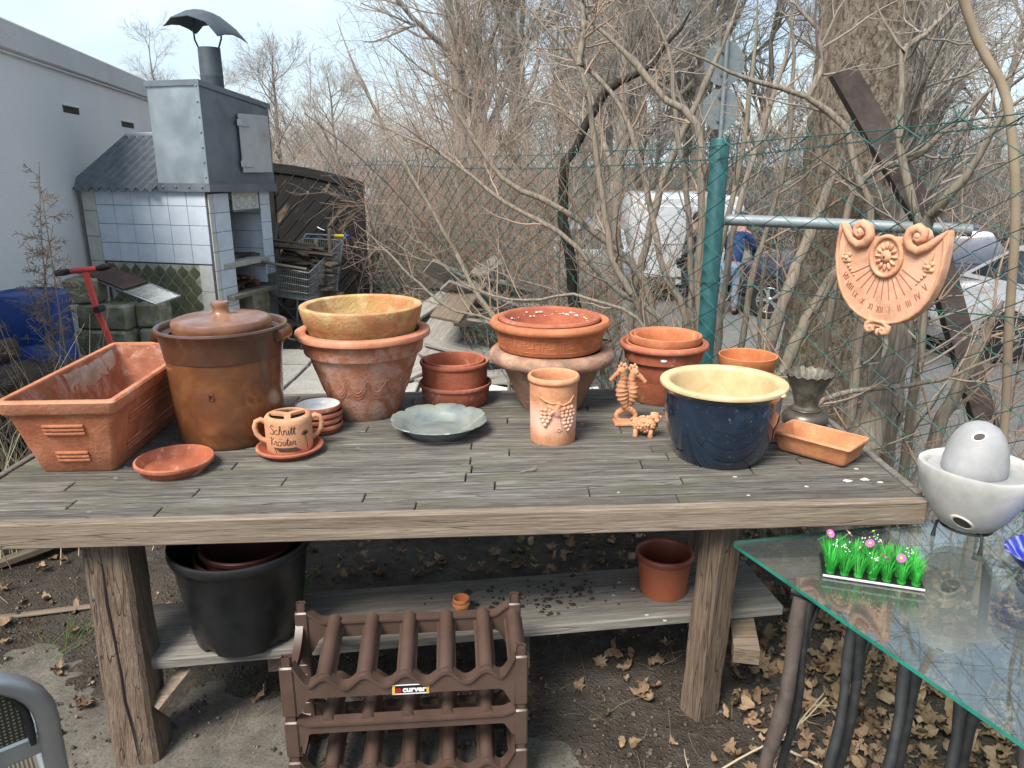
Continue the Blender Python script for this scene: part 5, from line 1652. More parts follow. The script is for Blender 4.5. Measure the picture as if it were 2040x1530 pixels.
# scraps in the oven: firewood things on the two shelves
ra = random.Random(21)
def on_oven(x, y, z):
    c, s = math.cos(R(-15.8)), math.sin(R(-15.8))
    return (-2.44 + x * c - y * s, 6.09 + x * s + y * c, z)
def stick_mesh(seed, L, w, h):
    rr = random.Random(seed)
    g = G()
    rings = []
    for k in range(4):
        x = -L / 2 + L * k / 3
        rings.append([(x + rr.uniform(-.01, .01), a * w / 2 * rr.uniform(.75, 1.1), b * h / 2 * rr.uniform(.75, 1.1)) for a, b in ((-1, -1), (1, -1), (1, 1), (-1, 1))])
    g.loft(rings, True, True, True)
    return g.mesh('firewood', 25)
sticks = [stick_mesh(k, (.26, .32, .38, .30, .22)[k % 5], (.045, .06, .05, .075, .04)[k % 5], (.028, .024, .032, .02, .03)[k % 5]) for k in range(8)]
for k in range(16):
    lay = k // 6
    o = link_mesh('scrap_wood', sticks[k % 8], None, None, on_oven(-.14 + ra.uniform(-.04, .04), .22 + .075 * (k % 6) + ra.uniform(-.02, .02) + .03 * lay, .628 + lay * .037), (ra.uniform(-.2, .2), ra.uniform(-.08, .08), R(-15.8) + ra.uniform(-.35, .35)))
    if len(o.data.materials) == 0: o.data.materials.append(MT['wood_fire'])
    o.material_slots[0].link = 'OBJECT'; o.material_slots[0].material = MT['wood_char']
    tag(o, 'reddish brown scrap of wood on the lowest shelf of the tiled oven', 'firewood', 'scrap wood on the oven shelf')
for k in range(5):
    o = link_mesh('kindling', sticks[k + 2], None, None, on_oven(-.12, .30 + .08 * k, .878 + .012 * (k % 2)), (ra.uniform(-.2, .2), ra.uniform(-.06, .06), R(-15.8 + 60) + ra.uniform(-.5, .5)))
    if len(o.data.materials) == 0: o.data.materials.append(MT['wood_fire'])
    tag(o, 'grey kindling stick lying in the open hearth of the tiled oven', 'firewood', 'kindling in the hearth')
gl = G().tube([(0, -.07, .0), (0, .05, .0)], [.018, .018], 10); gl.tube([(0, .05, 0), (0, .075, 0), (0, .11, 0)], [.018, .008, .007], 8)
tag(gl.build('green_bottle', MT['green_glass'] if 'green_glass' in MT else plain('green_bottle_glass', (.02, .14, .06), .15), loc=on_oven(0, .22, .884), rot=(0, 0, R(20))), 'small green bottle lying at the front of the oven hearth', 'bottle')

# ------------------------------------------------------------------ black arched gate
gat = thing('arched_gate', 'tarred black wooden gate wing with diagonal boards and an arched top', 'gate', (-2.02, 8.0, 0), R(-2))
GX0, GX1 = -.60, .50
def gtop(x): return 1.655 - .20 * max(0, (x - GX0) / (GX1 - GX0)) ** 1.7
sm_ = []
def clip_poly(poly, inside, inter):
    out = []
    for i, p in enumerate(poly):
        q = poly[i - 1]
        if inside(p):
            if not inside(q): out.append(inter(q, p))
            out.append(p)
        elif inside(q): out.append(inter(q, p))
    return out
def clip_half(poly, a, b, c):       # keep a x + b y <= c
    ins = lambda p: a * p[0] + b * p[1] <= c + 1e-9
    def itx(p, q):
        d0, d1 = a * p[0] + b * p[1] - c, a * q[0] + b * q[1] - c
        t = d0 / (d0 - d1)
        return (p[0] + (q[0] - p[0]) * t, p[1] + (q[1] - p[1]) * t)
    return clip_poly(poly, ins, itx)
bw_ = .105
dirx, dirz = math.cos(R(47)), math.sin(R(47))
for k in range(-11, 16):
    c0 = k * bw_
    L_ = 3.0
    nx, nz = -dirz, dirx
    poly = [(nx * c0 - dirx * L_, 0.7 + nz * c0 - dirz * L_), (nx * c0 + dirx * L_, .7 + nz * c0 + dirz * L_), (nx * (c0 + bw_ - .007) + dirx * L_, .7 + nz * (c0 + bw_ - .007) + dirz * L_), (nx * (c0 + bw_ - .007) - dirx * L_, .7 + nz * (c0 + bw_ - .007) - dirz * L_)]
    poly = clip_half(poly, -1, 0, -(GX0 + .17)); poly = clip_half(poly, 1, 0, GX1 - .10) if poly else poly
    poly = clip_half(poly, 0, -1, -.12) if poly else poly
    for xa, xb in ((GX0, GX0 + .4), (GX0 + .4, GX0 + .8), (GX0 + .8, GX1)):
        za, zb = gtop(xa) - .07, gtop(xb) - .07
        dx, dz = xb - xa, zb - za
        poly = clip_half(poly, -dz, dx, -dz * xa + dx * za) if poly else poly
    if len(poly) < 3: continue
    g = G()
    cx = sum(p[0] for p in poly) / len(poly); cz = sum(p[1] for p in poly) / len(poly)
    rot = Matrix.Rotation(R(-47), 2)
    pl2 = [tuple(rot @ Vector((x - cx, z - cz))) for x, z in poly]
    g.prism(pl2, -.011, .011 + .004 * (k % 2))
    g.build('diagonal_board', MT['wood_black'], gat, 25, loc=(cx, 0, cz), rot=(R(90), R(-47), 0))
for x0, x1, nm in ((GX0, GX0 + .17, 'stile'), (GX1 - .10, GX1, 'stile')):
    g = G()
    g.loft([[(-.6, x0 - (x0 + x1) / 2, -.02), (-.6, x1 - (x0 + x1) / 2, -.02), (-.6, x1 - (x0 + x1) / 2, .025), (-.6, x0 - (x0 + x1) / 2, .025)], [(gtop(x0) - .75, x0 - (x0 + x1) / 2, -.02), (gtop(x1) - .75, x1 - (x0 + x1) / 2, -.02), (gtop(x1) - .75, x1 - (x0 + x1) / 2, .025), (gtop(x0) - .75, x0 - (x0 + x1) / 2, .025)]], True, True, True)
    g.build(nm, MT['wood_black'], gat, 25, loc=((x0 + x1) / 2, -.004, .70), rot=(R(90), R(-90), R(0)))
g = G()
rings = []
for k in range(13):
    x = GX0 + (GX1 - GX0) * k / 12
    z = gtop(x)
    rings.append([(x, -.034, z - .075), (x, .03, z - .075), (x, .03, z + .012), (x, -.034, z + .012)])
g.loft(rings, True, True, True)
g.build('arched_rail', MT['wood_black'], gat, 25)
G().box(((GX0 + GX1) / 2, 0, .10), (GX1 - GX0, .04, .12), .004).build('bottom_rail', MT['wood_black'], gat, 25)
G().box(((GX0 + GX1) / 2 - .02, .022, .72), (GX1 - GX0 - .10, .012, 1.28)).build('added_backing', MT['wood_black'], gat)  # panel added behind the boards, keeps light out of the gaps
g = G().tube([(0, -.03, 1.02), (.03, -.035, 1.0), (.07, -.03, .985)], .006, 5)
g.build('gate_wire', MT['galv'], gat, 60)

# ------------------------------------------------------------------ shopping cart full of wood
ct = thing('shopping_cart', 'steel wire shopping cart filled with broken boards', 'cart', (-1.9, 6.85, 0))
def cl(x, y, z): return (x + 1.9, y - 6.85, z)
K1, K0 = (-1.775, 6.58, .735), (-1.80, 6.60, .49)
L1, L0 = (-2.20, 6.78, .775), (-2.19, 6.78, .505)
H1, H0 = (-1.60, 7.22, .955), (-1.66, 7.15, .485)
M1, M0 = (-2.03, 7.42, .955), (-2.05, 7.35, .485)
def wires(g, a0, a1, b0, b1, nu, nv, r):
    a0, a1, b0, b1 = map(Vector, (a0, a1, b0, b1))
    for i in range(nu + 1):
        u = i / nu
        g.tube([a0.lerp(b0, u), a1.lerp(b1, u)], r, 4)
    for j in range(nv + 1):
        v = j / nv
        g.tube([a0.lerp(a1, v), b0.lerp(b1, v)], r * (1.8 if j in (0, nv) else 1.15), 5)
for nm, q, nu, nv in (('long_side', (L0, L1, K0, K1), 22, 4), ('short_side', (K0, K1, H0, H1), 26, 4), ('far_side', (L0, L1, M0, M1), 20, 4), ('rear_side', (M0, M1, H0, H1), 18, 3), ('floor', (L0, M0, K0, H0), 16, 10)):
    g = G()
    wires(g, *[cl(*p) for p in q], nu, nv, .0032)
    g.build('basket_' + nm, MT['steel'], ct, 60)
g = G().tube([cl(-1.60, 7.24, .96), cl(-1.58, 7.30, .985)], .009, 8); g.tube([cl(-2.03, 7.44, .96), cl(-2.02, 7.50, .985)], .009, 8)
g.tube([cl(-1.60, 7.22, .95), cl(-1.66, 7.14, .6), cl(-1.70, 7.1, .15)], .011, 8); g.tube([cl(-2.03, 7.42, .95), cl(-2.09, 7.34, .6), cl(-2.12, 7.3, .15)], .011, 8)
g.tube([cl(-1.70, 7.1, .15), cl(-1.85, 6.60, .12)], .011, 8); g.tube([cl(-2.12, 7.3, .15), cl(-2.20, 6.78, .12)], .011, 8)
g.tube([cl(-1.85, 6.60, .12), cl(-2.20, 6.78, .12)], .011, 8); g.tube([cl(-1.80, 6.62, .48), cl(-1.74, 6.9, .3), cl(-1.70, 7.1, .15)], .009, 8); g.tube([cl(-2.17, 6.80, .48), cl(-2.14, 7.1, .3), cl(-2.12, 7.3, .15)], .009, 8)
g.build('frame', MT['steel'], ct, 60)
h_ = G().tube([cl(-1.62, 7.32, .985), cl(-2.02, 7.50, .985)], .011, 10).build('push_bar', MT['steel'], ct, 60)
G().tube([cl(-1.60, 7.31, .985), cl(-1.70, 7.355, .985)], .017, 10).build('bar_sleeve', MT['plast_yellow'], h_, 60)
G().tube([cl(-1.545, 7.285, .985), cl(-1.60, 7.31, .985)], .018, 10).build('bar_end', MT['plast_blue'], h_, 60)
for x, y in ((-1.85, 6.60), (-2.20, 6.78), (-1.70, 7.1), (-2.12, 7.3)):
    w = G().lathe([(0, -.014), (.05, -.014), (.058, -.008), (.058, .008), (.05, .014), (0, .014)], 20).build('castor', MT['rubber'], ct, 40, loc=cl(x, y, .058), rot=(R(90), 0, R(25)))
    G().box((0, 0, 0), (.012, .04, .08), .002).build('castor_fork', MT['steel'], ct, loc=cl(x, y, .095), rot=(0, 0, R(25)))
ra = random.Random(4)
boards = [stick_mesh(50 + k, (.52, .45, .60, .38)[k % 4], (.075, .06, .09, .05)[k % 4], (.018, .022, .016, .025)[k % 4]) for k in range(8)]
k = 0
for lay in range(13):
    for q in range(3 if lay < 7 else (3, 3, 2, 2, 2, 1)[lay - 7]):
        o = link_mesh('firewood', boards[k % 8], MT['wood_fire'], None, (-1.93 + (q - 1) * .11 + ra.uniform(-.05, .05), 6.95 + ra.uniform(-.05, .05) + lay * .004, .525 + lay * .036 + ra.uniform(-.005, .005)), (ra.uniform(-.16, .16), ra.uniform(-.12, .12), R(-20) + ra.uniform(-.5, .5)))
        tag(o, 'rough broken board heaped in the wire shopping cart', 'firewood', 'boards heaped in the cart')
        k += 1
for x, y, z0, z1, w, lab in ((-1.70, 7.08, .52, 1.075, .062, 'upright batten standing in the shopping cart, the taller of the two'), (-1.80, 6.98, .52, .985, .055, 'upright batten standing in the shopping cart, the shorter of the two')):
    tag(G().box((0, 0, 0), (z1 - z0, w, .03), .004).build('batten', MT['wood_pallet'], None, loc=(x, y, (z0 + z1) / 2), rot=(0, R(-88), R(12))), lab, 'batten')
for a_, b_, w, h, lab in (((-2.42, 6.72, .845), (-1.80, 6.66, .755), .085, .018, 'long grey board lying across the rim of the shopping cart'), ((-2.55, 7.3, .20), (-2.44, 7.42, 1.15), .05, .03, 'grey lath leaning behind the cart against the black gate'), ((-2.25, 7.1, .75), (-2.20, 7.22, 1.12), .06, .02, 'pale split board end sticking up at the back of the cart')):
    tag(bar('loose_board', a_, b_, w, h, MT['wood_grey'], None, (0, .3, 1)), lab, 'board')

# ------------------------------------------------------------------ pallet compost bin and pile of boards
pb = thing('pallet_bin', 'compost bin knocked together from wooden pallet boards, beside the black gate', 'compost bin', (-.80, 8.05, 0), R(-1))
pbm = {}
def board(parent, name, L, w, h, loc, rot, mat):
    key_ = (L, w, h)
    if key_ not in pbm: pbm[key_] = G().box((0, 0, 0), (L, w, h), .003).mesh(name, 30)
    me = pbm[key_]
    if len(me.materials) == 0: me.materials.append(mat)
    return link_mesh(name, me, None, parent, loc, rot)
for j in range(4):
    board(pb, 'board', 1.35, .02, .135, (.02 * (j % 2), -.02, .10 + j * .17), (0, R((1, -1.2, .6, -.5)[j]), 0), MT['wood_pallet'])
for x in (-.66, .0, .64):
    board(pb, 'post', .075, .07, .98 if x < -.5 else .74, (x, .03, .47 if x < -.5 else .37), (0, 0, 0), MT['wood_pallet'])
for j in range(4):
    board(pb, 'board', .8, .02, .12, (.70, .38, .10 + j * .17), (0, 0, R(88)), MT['wood_pallet'])
ra = random.Random(17)
spec = [(-.86, 6.35, .24, 1.0, .19, 24, -28, 50), (-.62, 6.1, .30, 1.15, .20, 30, -33, 58), (-.40, 6.25, .42, 1.2, .17, 22, -25, 62), (-.12, 6.4, .50, 1.35, .20, -34, 30, 10), (.08, 6.3, .44, 1.45, .14, -33, 22, 22), (.18, 6.0, .34, 1.3, .15, -28, 10, 12),
        (-.42, 6.0, .60, .62, .20, 8, -20, 70), (-.25, 6.55, .66, .9, .18, -20, 18, 30), (-.70, 5.75, .14, .9, .2, 10, -14, 40), (-.1, 5.85, .16, 1.2, .18, 8, 12, -10), (.33, 6.1, .52, .5, .16, -10, 8, 20), (-.52, 6.6, .58, 1.0, .16, 14, -30, 20), (.05, 5.6, .10, 1.0, .15, 4, 3, 30), (-.45, 5.55, .08, 1.1, .16, 3, -4, -20)]
names = ['wide silvery board sliding off the left of the scrap pile', 'split grey board leaning up the front of the scrap pile', 'long grey board propped up the middle of the scrap pile', 'broad grey board slanting down the right of the scrap pile', 'long narrow board on the right slope of the scrap pile', 'lowest slanting board on the right slope of the scrap pile', 'short pale new board lying on top of the scrap pile', 'short grey board at the crown of the scrap pile', 'low board at the left foot of the scrap pile', 'low board across the front foot of the scrap pile', 'small squared board end on the far right of the scrap pile', 'board behind the crown of the scrap pile', 'loose board on the ground in front of the scrap pile', 'loose board on the paving beside the scrap pile']
for (x, y, z, L, w, rx, ry, rz), lab in zip(spec, names):
    o = G().box((0, 0, 0), (L, w * 1.25, .026), .003).build('scrap_board', MT['wood_pale'] if 'pale' not in lab else MT['wood_pallet'], None, 30, loc=(x, y, z), rot=(R(rx), R(ry), R(rz)))
    tag(o, lab, 'board', 'boards of the scrap pile')
for x, y, rz, L, w, lab in ((.25, 5.05, 8, .8, .30, 'white laminate panel lying flat on the ground behind the fat-rimmed pot'), (-.22, 5.1, 60, .5, .22, 'white laminate panel lying flat on the ground behind the low pots')):
    tag(G().box((0, 0, 0), (L, w, .018), .002).build('white_panel', MT['label_white'], None, 30, loc=(x, y, .06), rot=(R(2), R(-3), R(rz))), lab, 'panel')

# ------------------------------------------------------------------ concrete blocks, grate, weed puller, barrel, logs
def block(L, W_, H_, loc, rz, lab):
    ra = random.Random(int(loc[0] * 1000) ^ int(loc[2] * 777))
    g = G().box((0, 0, H_ / 2), (L, W_, H_), .016)
    g.v = [(x + ra.uniform(-.006, .006), y + ra.uniform(-.006, .006), z + (ra.uniform(-.004, .004) if .02 < z < H_ - .02 else 0)) for x, y, z in g.v]
    return tag(g.build('concrete_block', MT['block'], None, 25, loc=loc, rot=(0, 0, R(rz))), lab, 'block', 'blocks stacked by the oven')
bl_h = .176
for j, zz in enumerate((.0, .178, .356, .56)):
    pass
for k, (L, x, y, z, rz, lab) in enumerate((
    (.40, -2.84, 5.25, .004, -6, 'mossy concrete block at the foot of the stack beside the oven'), (.20, -2.50, 5.28, .004, 3, 'small mossy block at the foot of the stack beside the oven'),
    (.38, -2.80, 5.24, .182, -3, 'green mossy concrete block in the second course beside the oven'), (.15, -2.515, 5.25, .182, 4, 'small yellow-green block in the second course beside the oven'),
    (.37, -2.84, 5.20, .360, -7, 'broken mossy concrete block in the third course beside the oven'), (.16, -2.55, 5.27, .360, 5, 'small green block in the third course beside the oven'),
    (.36, -2.83, 5.22, .538, -5, 'pale chipped concrete block in the fourth course beside the oven'), (.17, -2.55, 5.30, .538, 2, 'small mossy block in the fourth course under the grate'),
    (.22, -2.98, 5.24, .716, 6, 'pale concrete block on top of the stack under the rusty plate'))):
    block(L, .20, bl_h, (x, y, z), rz, lab)
gr = thing('grill_grate', 'wire grill grate with a rusty brown plate lying slanted on the blocks', 'grate', (-2.72, 5.30, .84), rot=(R(4), R(18), R(-14)))
g = G()
for k in range(15): g.tube([(-.30, -.13 + k * .0185, 0), (.34, -.13 + k * .0185, 0)], .003, 4)
for k in range(9): g.tube([(-.30 + k * .08, -.13, -.003), (-.30 + k * .08, .13, -.003)], .003, 4)
g.tube([(-.30, -.13, 0), (.34, -.13, 0), (.34, .13, 0), (-.30, .13, 0)], .0055, 6, closed=True)
g.build('grate_wires', MT['steel'], gr, 60)
G().box((-.10, 0, .012), (.36, .25, .010), .002).build('rusty_plate', plain('rusty_plate', (.07, .032, .024), .8, 0, .35, 8, .4), gr)
wp = thing('weed_puller', 'red weed puller with a black T handle leaning on the mossy blocks', 'tool', (-2.30, 4.35, 0))
def wl_(x, y, z): return (x + 2.30, y - 4.35, z)
red = MT['plast_red']
G().ribbon([wl_(-2.615, 4.62, 1.02), wl_(-2.545, 4.56, .78), wl_(-2.50, 4.53, .69), wl_(-2.43, 4.48, .52), wl_(-2.30, 4.37, .03)], .034, .018, (0, 1, .3)).build('shaft', red, wp, 40)
G().tube([wl_(-2.70, 4.62, 1.018), wl_(-2.54, 4.62, 1.035)], .017, 10).build('cross_bar', red, wp, 60)
for a_, b_ in (((-2.70, 4.62, 1.018), (-2.80, 4.62, 1.005)), ((-2.54, 4.62, 1.035), (-2.455, 4.62, 1.052))):
    G().tube([wl_(*a_), wl_(*[(p + q) / 2 for p, q in zip(a_, b_)]), wl_(*b_)], [.016, .022, .019], 10).build('grip', MT['rubber'], wp, 60)
G().tube([wl_(-2.518, 4.50, .80), wl_(-2.518, 4.575, .80)], .022, 6).build('hex_knob', MT['rubber'], wp, 30)
ba = thing('plastic_barrel', 'blue plastic barrel standing against the white wall', 'barrel', (-2.975, 4.60, 0))
G().lathe([(0, .003), (.19, .003), (.205, .012), (.212, .05), (.212, .28), (.206, .29), (.206, .31), (.212, .32), (.214, .58), (.207, .59), (.207, .61), (.214, .62), (.212, .84), (.205, .88), (.195, .895), (.17, .90), (.165, .885), (0, .885)], 48).build('barrel_body', MT['plast_blue'], ba, 45)
ra = random.Random(12)
lgm = []
for k in range(3):
    g = G()
    n_ = 14
    r_ = (.075, .06, .09)[k]
    rings = [[(x, r_ * (1 + .12 * math.sin(2 * a + k) + .05 * math.sin(5 * a)) * math.cos(a), r_ * (1 + .1 * math.sin(3 * a + k)) * math.sin(a)) for a in np.linspace(0, 2 * pi, n_ + 1)[:-1]] for x in (-.21, -.205, 0, .205, .21)]
    rings[0] = [(x, y * .96, z * .96) for x, y, z in rings[0]]; rings[-1] = [(x, y * .96, z * .96) for x, y, z in rings[-1]]
    g.loft(rings, True, True, True)
    lgm.append(g.mesh('log', 40))
for k in range(17):
    row = k // 4
    o = link_mesh('firewood_log', lgm[k % 3], MT['wood_fire'], None, (-2.78 - .015 * row + (k % 4) * .155 - (.0 if row % 2 else .06), 4.02 + ra.uniform(-.05, .05) - .02 * row, .085 + row * .138), (ra.uniform(0, 6), 0, R(82 + ra.uniform(-9, 9))))
    tag(o, 'short round log in the little stack in front of the blue barrel', 'log', 'logs stacked by the barrel')
# offcuts on the soil to the left and the rotten pallet behind the table
for k, (x, y, z, L, w, h, rz, ry, lab) in enumerate((
    (-2.02, 2.98, .045, .42, .05, .03, 38, -7, 'long splintered lath lying on the soil left of the thick leg'), (-2.0, 3.12, .085, .26, .085, .03, 48, -14, 'yellowish split board end on the soil left of the thick leg'),
    (-1.86, 3.22, .06, .30, .06, .03, 12, 4, 'short grey offcut on the soil behind the long planter'), (-2.2, 3.05, .05, .34, .07, .035, -30, 3, 'grey offcut at the edge of the offcut heap on the soil'),
    (-1.78, 2.5, .016, .36, .028, .012, 14, 0, 'thin straw-coloured lath alone on the soil beside the thick leg'), (-2.25, 3.22, .11, .30, .09, .03, 65, 6, 'mossy board end on top of the offcut heap'))):
    tag(G().box((0, 0, 0), (L, w, h), .004).build('offcut', MT['wood_pallet'], None, 30, loc=(x, y, z), rot=(0, R(ry), R(rz))), lab, 'offcut')
rp = thing('rotten_pallet', 'rotten dark pallet lying on the soil behind the wooden table', 'pallet', (.05, 3.50, 0), R(4))
for j, (y, z) in enumerate(((-.25, .16), (-.10, .165), (.08, .16), (.25, .165), (-.24, .03), (.2, .03))):
    board(rp, 'board', 1.15, .10, .022, (.02 * (j % 2), y, z), (0, R(.6 * (-1) ** j), R(.7 * (-1) ** j)), MT['wood_fire'])
for x in (-.5, 0, .5): board(rp, 'bearer', .08, .6, .10, (x, 0, .098), (0, 0, 0), MT['wood_fire'])
# ------------------------------------------------------------------ green chain-link fence
FR = math.atan2(-.88, .475)
fe = thing('wire_fence', 'green chain-link fence with a round post between yard and parking lot', 'fence', (FP[0], FP[1], 0), FR)
# local x runs along the fence towards the near right, local y points out to the parking lot
def ftop(x): return 1.745 + (.052 * x if x > 0 else .012 * x)
def fpt(x, y, z):
    c, s = math.cos(FR), math.sin(FR)
    return (FP[0] + x * c - y * s, FP[1] + x * s + y * c, z)
cw, chh = .104, .0615
nh = 29
wires_ = []
for ph in (0, 1):
    g = G()
    pts_ = []
    for k in range(nh):
        sgn = 1 if (k + ph) % 2 else -1
        pts_.append((sgn * (cw / 2 + .001), .0022 * sgn, k * chh))
    g.tube(pts_, .0033, 4)
    sgn = 1 if (nh - 1 + ph) % 2 else -1
    g.tube([pts_[-1], (pts_[-1][0] - sgn * .02, 0, pts_[-1][2] + .035)], .0029, 4)
    wires_.append(g.mesh('mesh_wire', 60))
i = 0
x = -6.7
while x < 3.2:
    link_mesh('mesh_wire', wires_[i % 2], MT['wire_green'], fe, (x, 0, ftop(x) - (nh - 1) * chh - .012), (0.012 * math.sin(i * .7), 0, 0))
    x += cw; i += 1
for x, r_, hh in ((0, .042, 1.765), (3.05, .045, 2.05)):
    g = G().lathe([(0, -.25), (r_, -.25), (r_, hh - .012), (r_ * .9, hh - .002), (0, hh)], 28)
    g.build('post', MT['fence_green'], fe, 50, loc=(x, .052, 0))
for z0, wob in ((0, .004), (-.62, .006), (-1.3, .006)):
    g = G().tube([(x, .004 + wob * math.sin(x * 3), ftop(x) + z0 - .02 + wob * math.sin(x * 5)) for x in np.arange(-6.7, 3.2, .15)], .0024, 5)
    g.build('tension_wire', MT['wire_green'], fe, 60)
g = G()                                            # barbed wire, two twisted strands
xs = np.arange(-6.0, 3.2, .012)
for ph in (0, pi):
    g.tube([(x, .02 + .0035 * math.cos(x * 190 + ph), ftop(x) - .075 + .03 * math.sin(x * .9) + .0035 * math.sin(x * 190 + ph)) for x in xs], .0016, 4)
for x in np.arange(-6, 3.2, .085):
    z = ftop(x) - .075 + .03 * math.sin(x * .9)
    g.tube([(x - .012, .012, z - .012), (x, .024, z), (x + .012, .02, z + .014)], .0013, 4)
g.build('barbed_wire', MT['wire_green'], fe, 60)
tn = G().box((1.72, -.012, 1.835), (.115, .022, .028), .005).build('wire_tensioner', MT['fence_green'], fe)
G().tube([(1.665, -.012, 1.832), (1.63, -.01, 1.825), (1.60, -.004, 1.82)], .006, 6).build('tensioner_eye', MT['fence_green'], tn, 60)
tn2 = G().box((1.80, -.012, .83), (.20, .012, .034), .003).build('clamp_strap', MT['fence_green'], fe)
for q in (1.74, 1.86): G().ball((q, -.02, .83), .008, 8, 5).build('clamp_bolt', MT['iron'], tn2, 60)
G().tube([(.0, .12, 1.395), (.38, .47, 1.385), (.76, .82, 1.372)], .0265, 12).build('brace_pipe', MT['rail_zinc'], fe, 60)

# ------------------------------------------------------------------ terracotta sundial on the fence
SDX = .985
sd = thing('terracotta_sundial', 'terracotta wall sundial with scrolls, a sunflower boss and Roman numerals', 'sundial', fpt(SDX, -.012, 1.275), rot=(R(90), 0, FR))
sd.scale = (.84, .84, .84)
# local x right along the fence, local y up, local z towards the yard
half = [(0, .150), (.035, .152), (.07, .146), (.098, .122), (.125, .108), (.155, .112), (.185, .132), (.212, .160), (.238, .192), (.250, .196), (.256, .18), (.259, .12), (.257, .05), (.245, -.02), (.222, -.085), (.19, -.138), (.15, -.178), (.105, -.205), (.06, -.218), (.036, -.222), (.032, -.236)]
outl_ = half + [(-x, y) for x, y in half[::-1] if x > 0]
outl_ = outl_[::-1]
g = G().prism(outl_, .0, .034)
g.build('plate', MT['tc_sundial'], sd, 35)
rim2 = [(x * .966, y * .966 - (.004 if y > .1 else -.0)) for x, y in outl_]
rimsel = [p for p in rim2 if p[1] < .185]
g = G().tube([(x, y, .036) for x, y in [(-.243, .165), (-.25, .11), (-.248, .05), (-.236, -.02), (-.214, -.082), (-.183, -.132), (-.144, -.171), (-.10, -.197), (-.05, -.212), (0, -.214), (.05, -.212), (.10, -.197), (.144, -.171), (.183, -.132), (.214, -.082), (.236, -.02), (.248, .05), (.25, .11), (.243, .165)]], .0085, 8)
g.build('raised_rim', MT['tc_sundial'], sd, 60)
for s in (-1, 1):
    g = G()
    pts_ = [(s * .248, .192, .03), (s * .215, .158, .035), (s * .18, .125, .038), (s * .14, .104, .04), (s * .105, .118, .042), (s * .088, .15, .042), (s * .10, .183, .042), (s * .132, .198, .042), (s * .158, .182, .042), (s * .160, .157, .044), (s * .140, .145, .046), (s * .124, .156, .048), (s * .128, .172, .05)]
    g.tube(pts_, [.006, .014, .019, .021, .021, .021, .021, .020, .018, .016, .014, .012, .009], 10)
    g.ball((s * .135, .164, .045), .017, 10, 7)
    g.build('scroll', MT['tc_sundial'], sd, 60)
    g = G().prism([(s * .135 + .036 * math.cos(a), .162 + .036 * math.sin(a)) for a in np.linspace(0, 2 * pi, 20)[:-1]], .002, .036)
    g.build('scroll_body', MT['tc_sundial'], sd, 40)
    g = G()
    pts_ = [(s * .012, -.212, .034), (s * .034, -.216, .034), (s * .052, -.230, .034), (s * .052, -.252, .036), (s * .034, -.262, .038), (s * .018, -.250, .04), (s * .024, -.238, .042), (s * .034, -.244, .043)]
    g.tube(pts_, [.010, .012, .013, .013, .012, .010, .008, .006], 9)
    g.ball((s * .034, -.247, .03), .02, 10, 7, (1, 1, .8))
    g.build('bottom_scroll', MT['tc_sundial'], sd, 60)
    g = G()
    cx, cy = s * .195, .045
    for k in range(5):
        a = R(60 + k * 62)
        g.ball((cx + .016 * math.cos(a), cy + .016 * math.sin(a), .036), .014, 8, 6, (1, .75, .5))
    g.ball((cx, cy, .04), .011, 8, 6)
    g.tube([(cx + s * .012, cy + .06, .036), (cx + s * .006, cy + .035, .038), (cx, cy + .01, .04)], [.003, .007, .006], 6)
    for k in range(4): g.ball((cx - s * (.014 + k * .010), cy - .034 - k * .013, .036), .0082 - k * .0012, 8, 6)
    g.build('garland_drop', MT['tc_sundial'], sd, 60)
G().ball((0, -.262, .022), .02, 10, 7, (.8, 1, .8)).build('bottom_finial', MT['tc_sundial'], sd, 60)
MX_, MY_ = 0, .068
G().tube([(.070 * math.cos(a), MY_ + .083 * math.sin(a), .040) for a in np.linspace(0, 2 * pi, 41)[:-1]], .0105, 9, closed=True).build('medallion_ring', MT['tc_sundial'], sd, 60)
G().prism([(.070 * math.cos(a), MY_ + .083 * math.sin(a)) for a in np.linspace(0, 2 * pi, 41)[:-1]], .03, .037).build('medallion', MT['tc_sundial'], sd, 40)
for k in range(12):
    a = 2 * pi * k / 12
    g = G().ball((0, 0, 0), .0165, 9, 7, (1.0, .48, .42)); g.ball((.0, 0, .002), .012, 7, 5, (1, .2, .7))
    g.build('petal', MT['tc_sundial'], sd, 60, loc=(.038 * math.cos(a), MY_ + .046 * math.sin(a), .041), rot=(0, 0, math.atan2(.046 * math.sin(a), .038 * math.cos(a))))
G().ball((0, MY_, .040), .026, 16, 9, (1, 1.05, .62)).build('sunflower_boss', MT['tc_sundial'], sd, 60)
G().ball((0, MY_ - .002, .0555), .0055, 8, 6, (1, 1, .35)).build('gnomon_hole_shade', MT['ink'], sd, 60)  # dark bead painted as the shade of a small hole
num = ['VII', 'VIII', 'IX', 'X', 'XI', 'XII', 'I', 'II', 'III', 'IV', 'V']
def roman(s):
    out, x = [], 0
    for ch in s:
        if ch == 'I': out.append([(x, 0), (x, 1)]); x += .42
        elif ch == 'V': out += [[(x - .05, 1), (x + .3, 0)], [(x + .3, 0), (x + .65, 1)]]; x += .85
        elif ch == 'X': out += [[(x, 0), (x + .6, 1)], [(x, 1), (x + .6, 0)]]; x += .9
    return [[(u - (x - .3) / 2, v - .5) for u, v in l] for l in out]
hl = G()
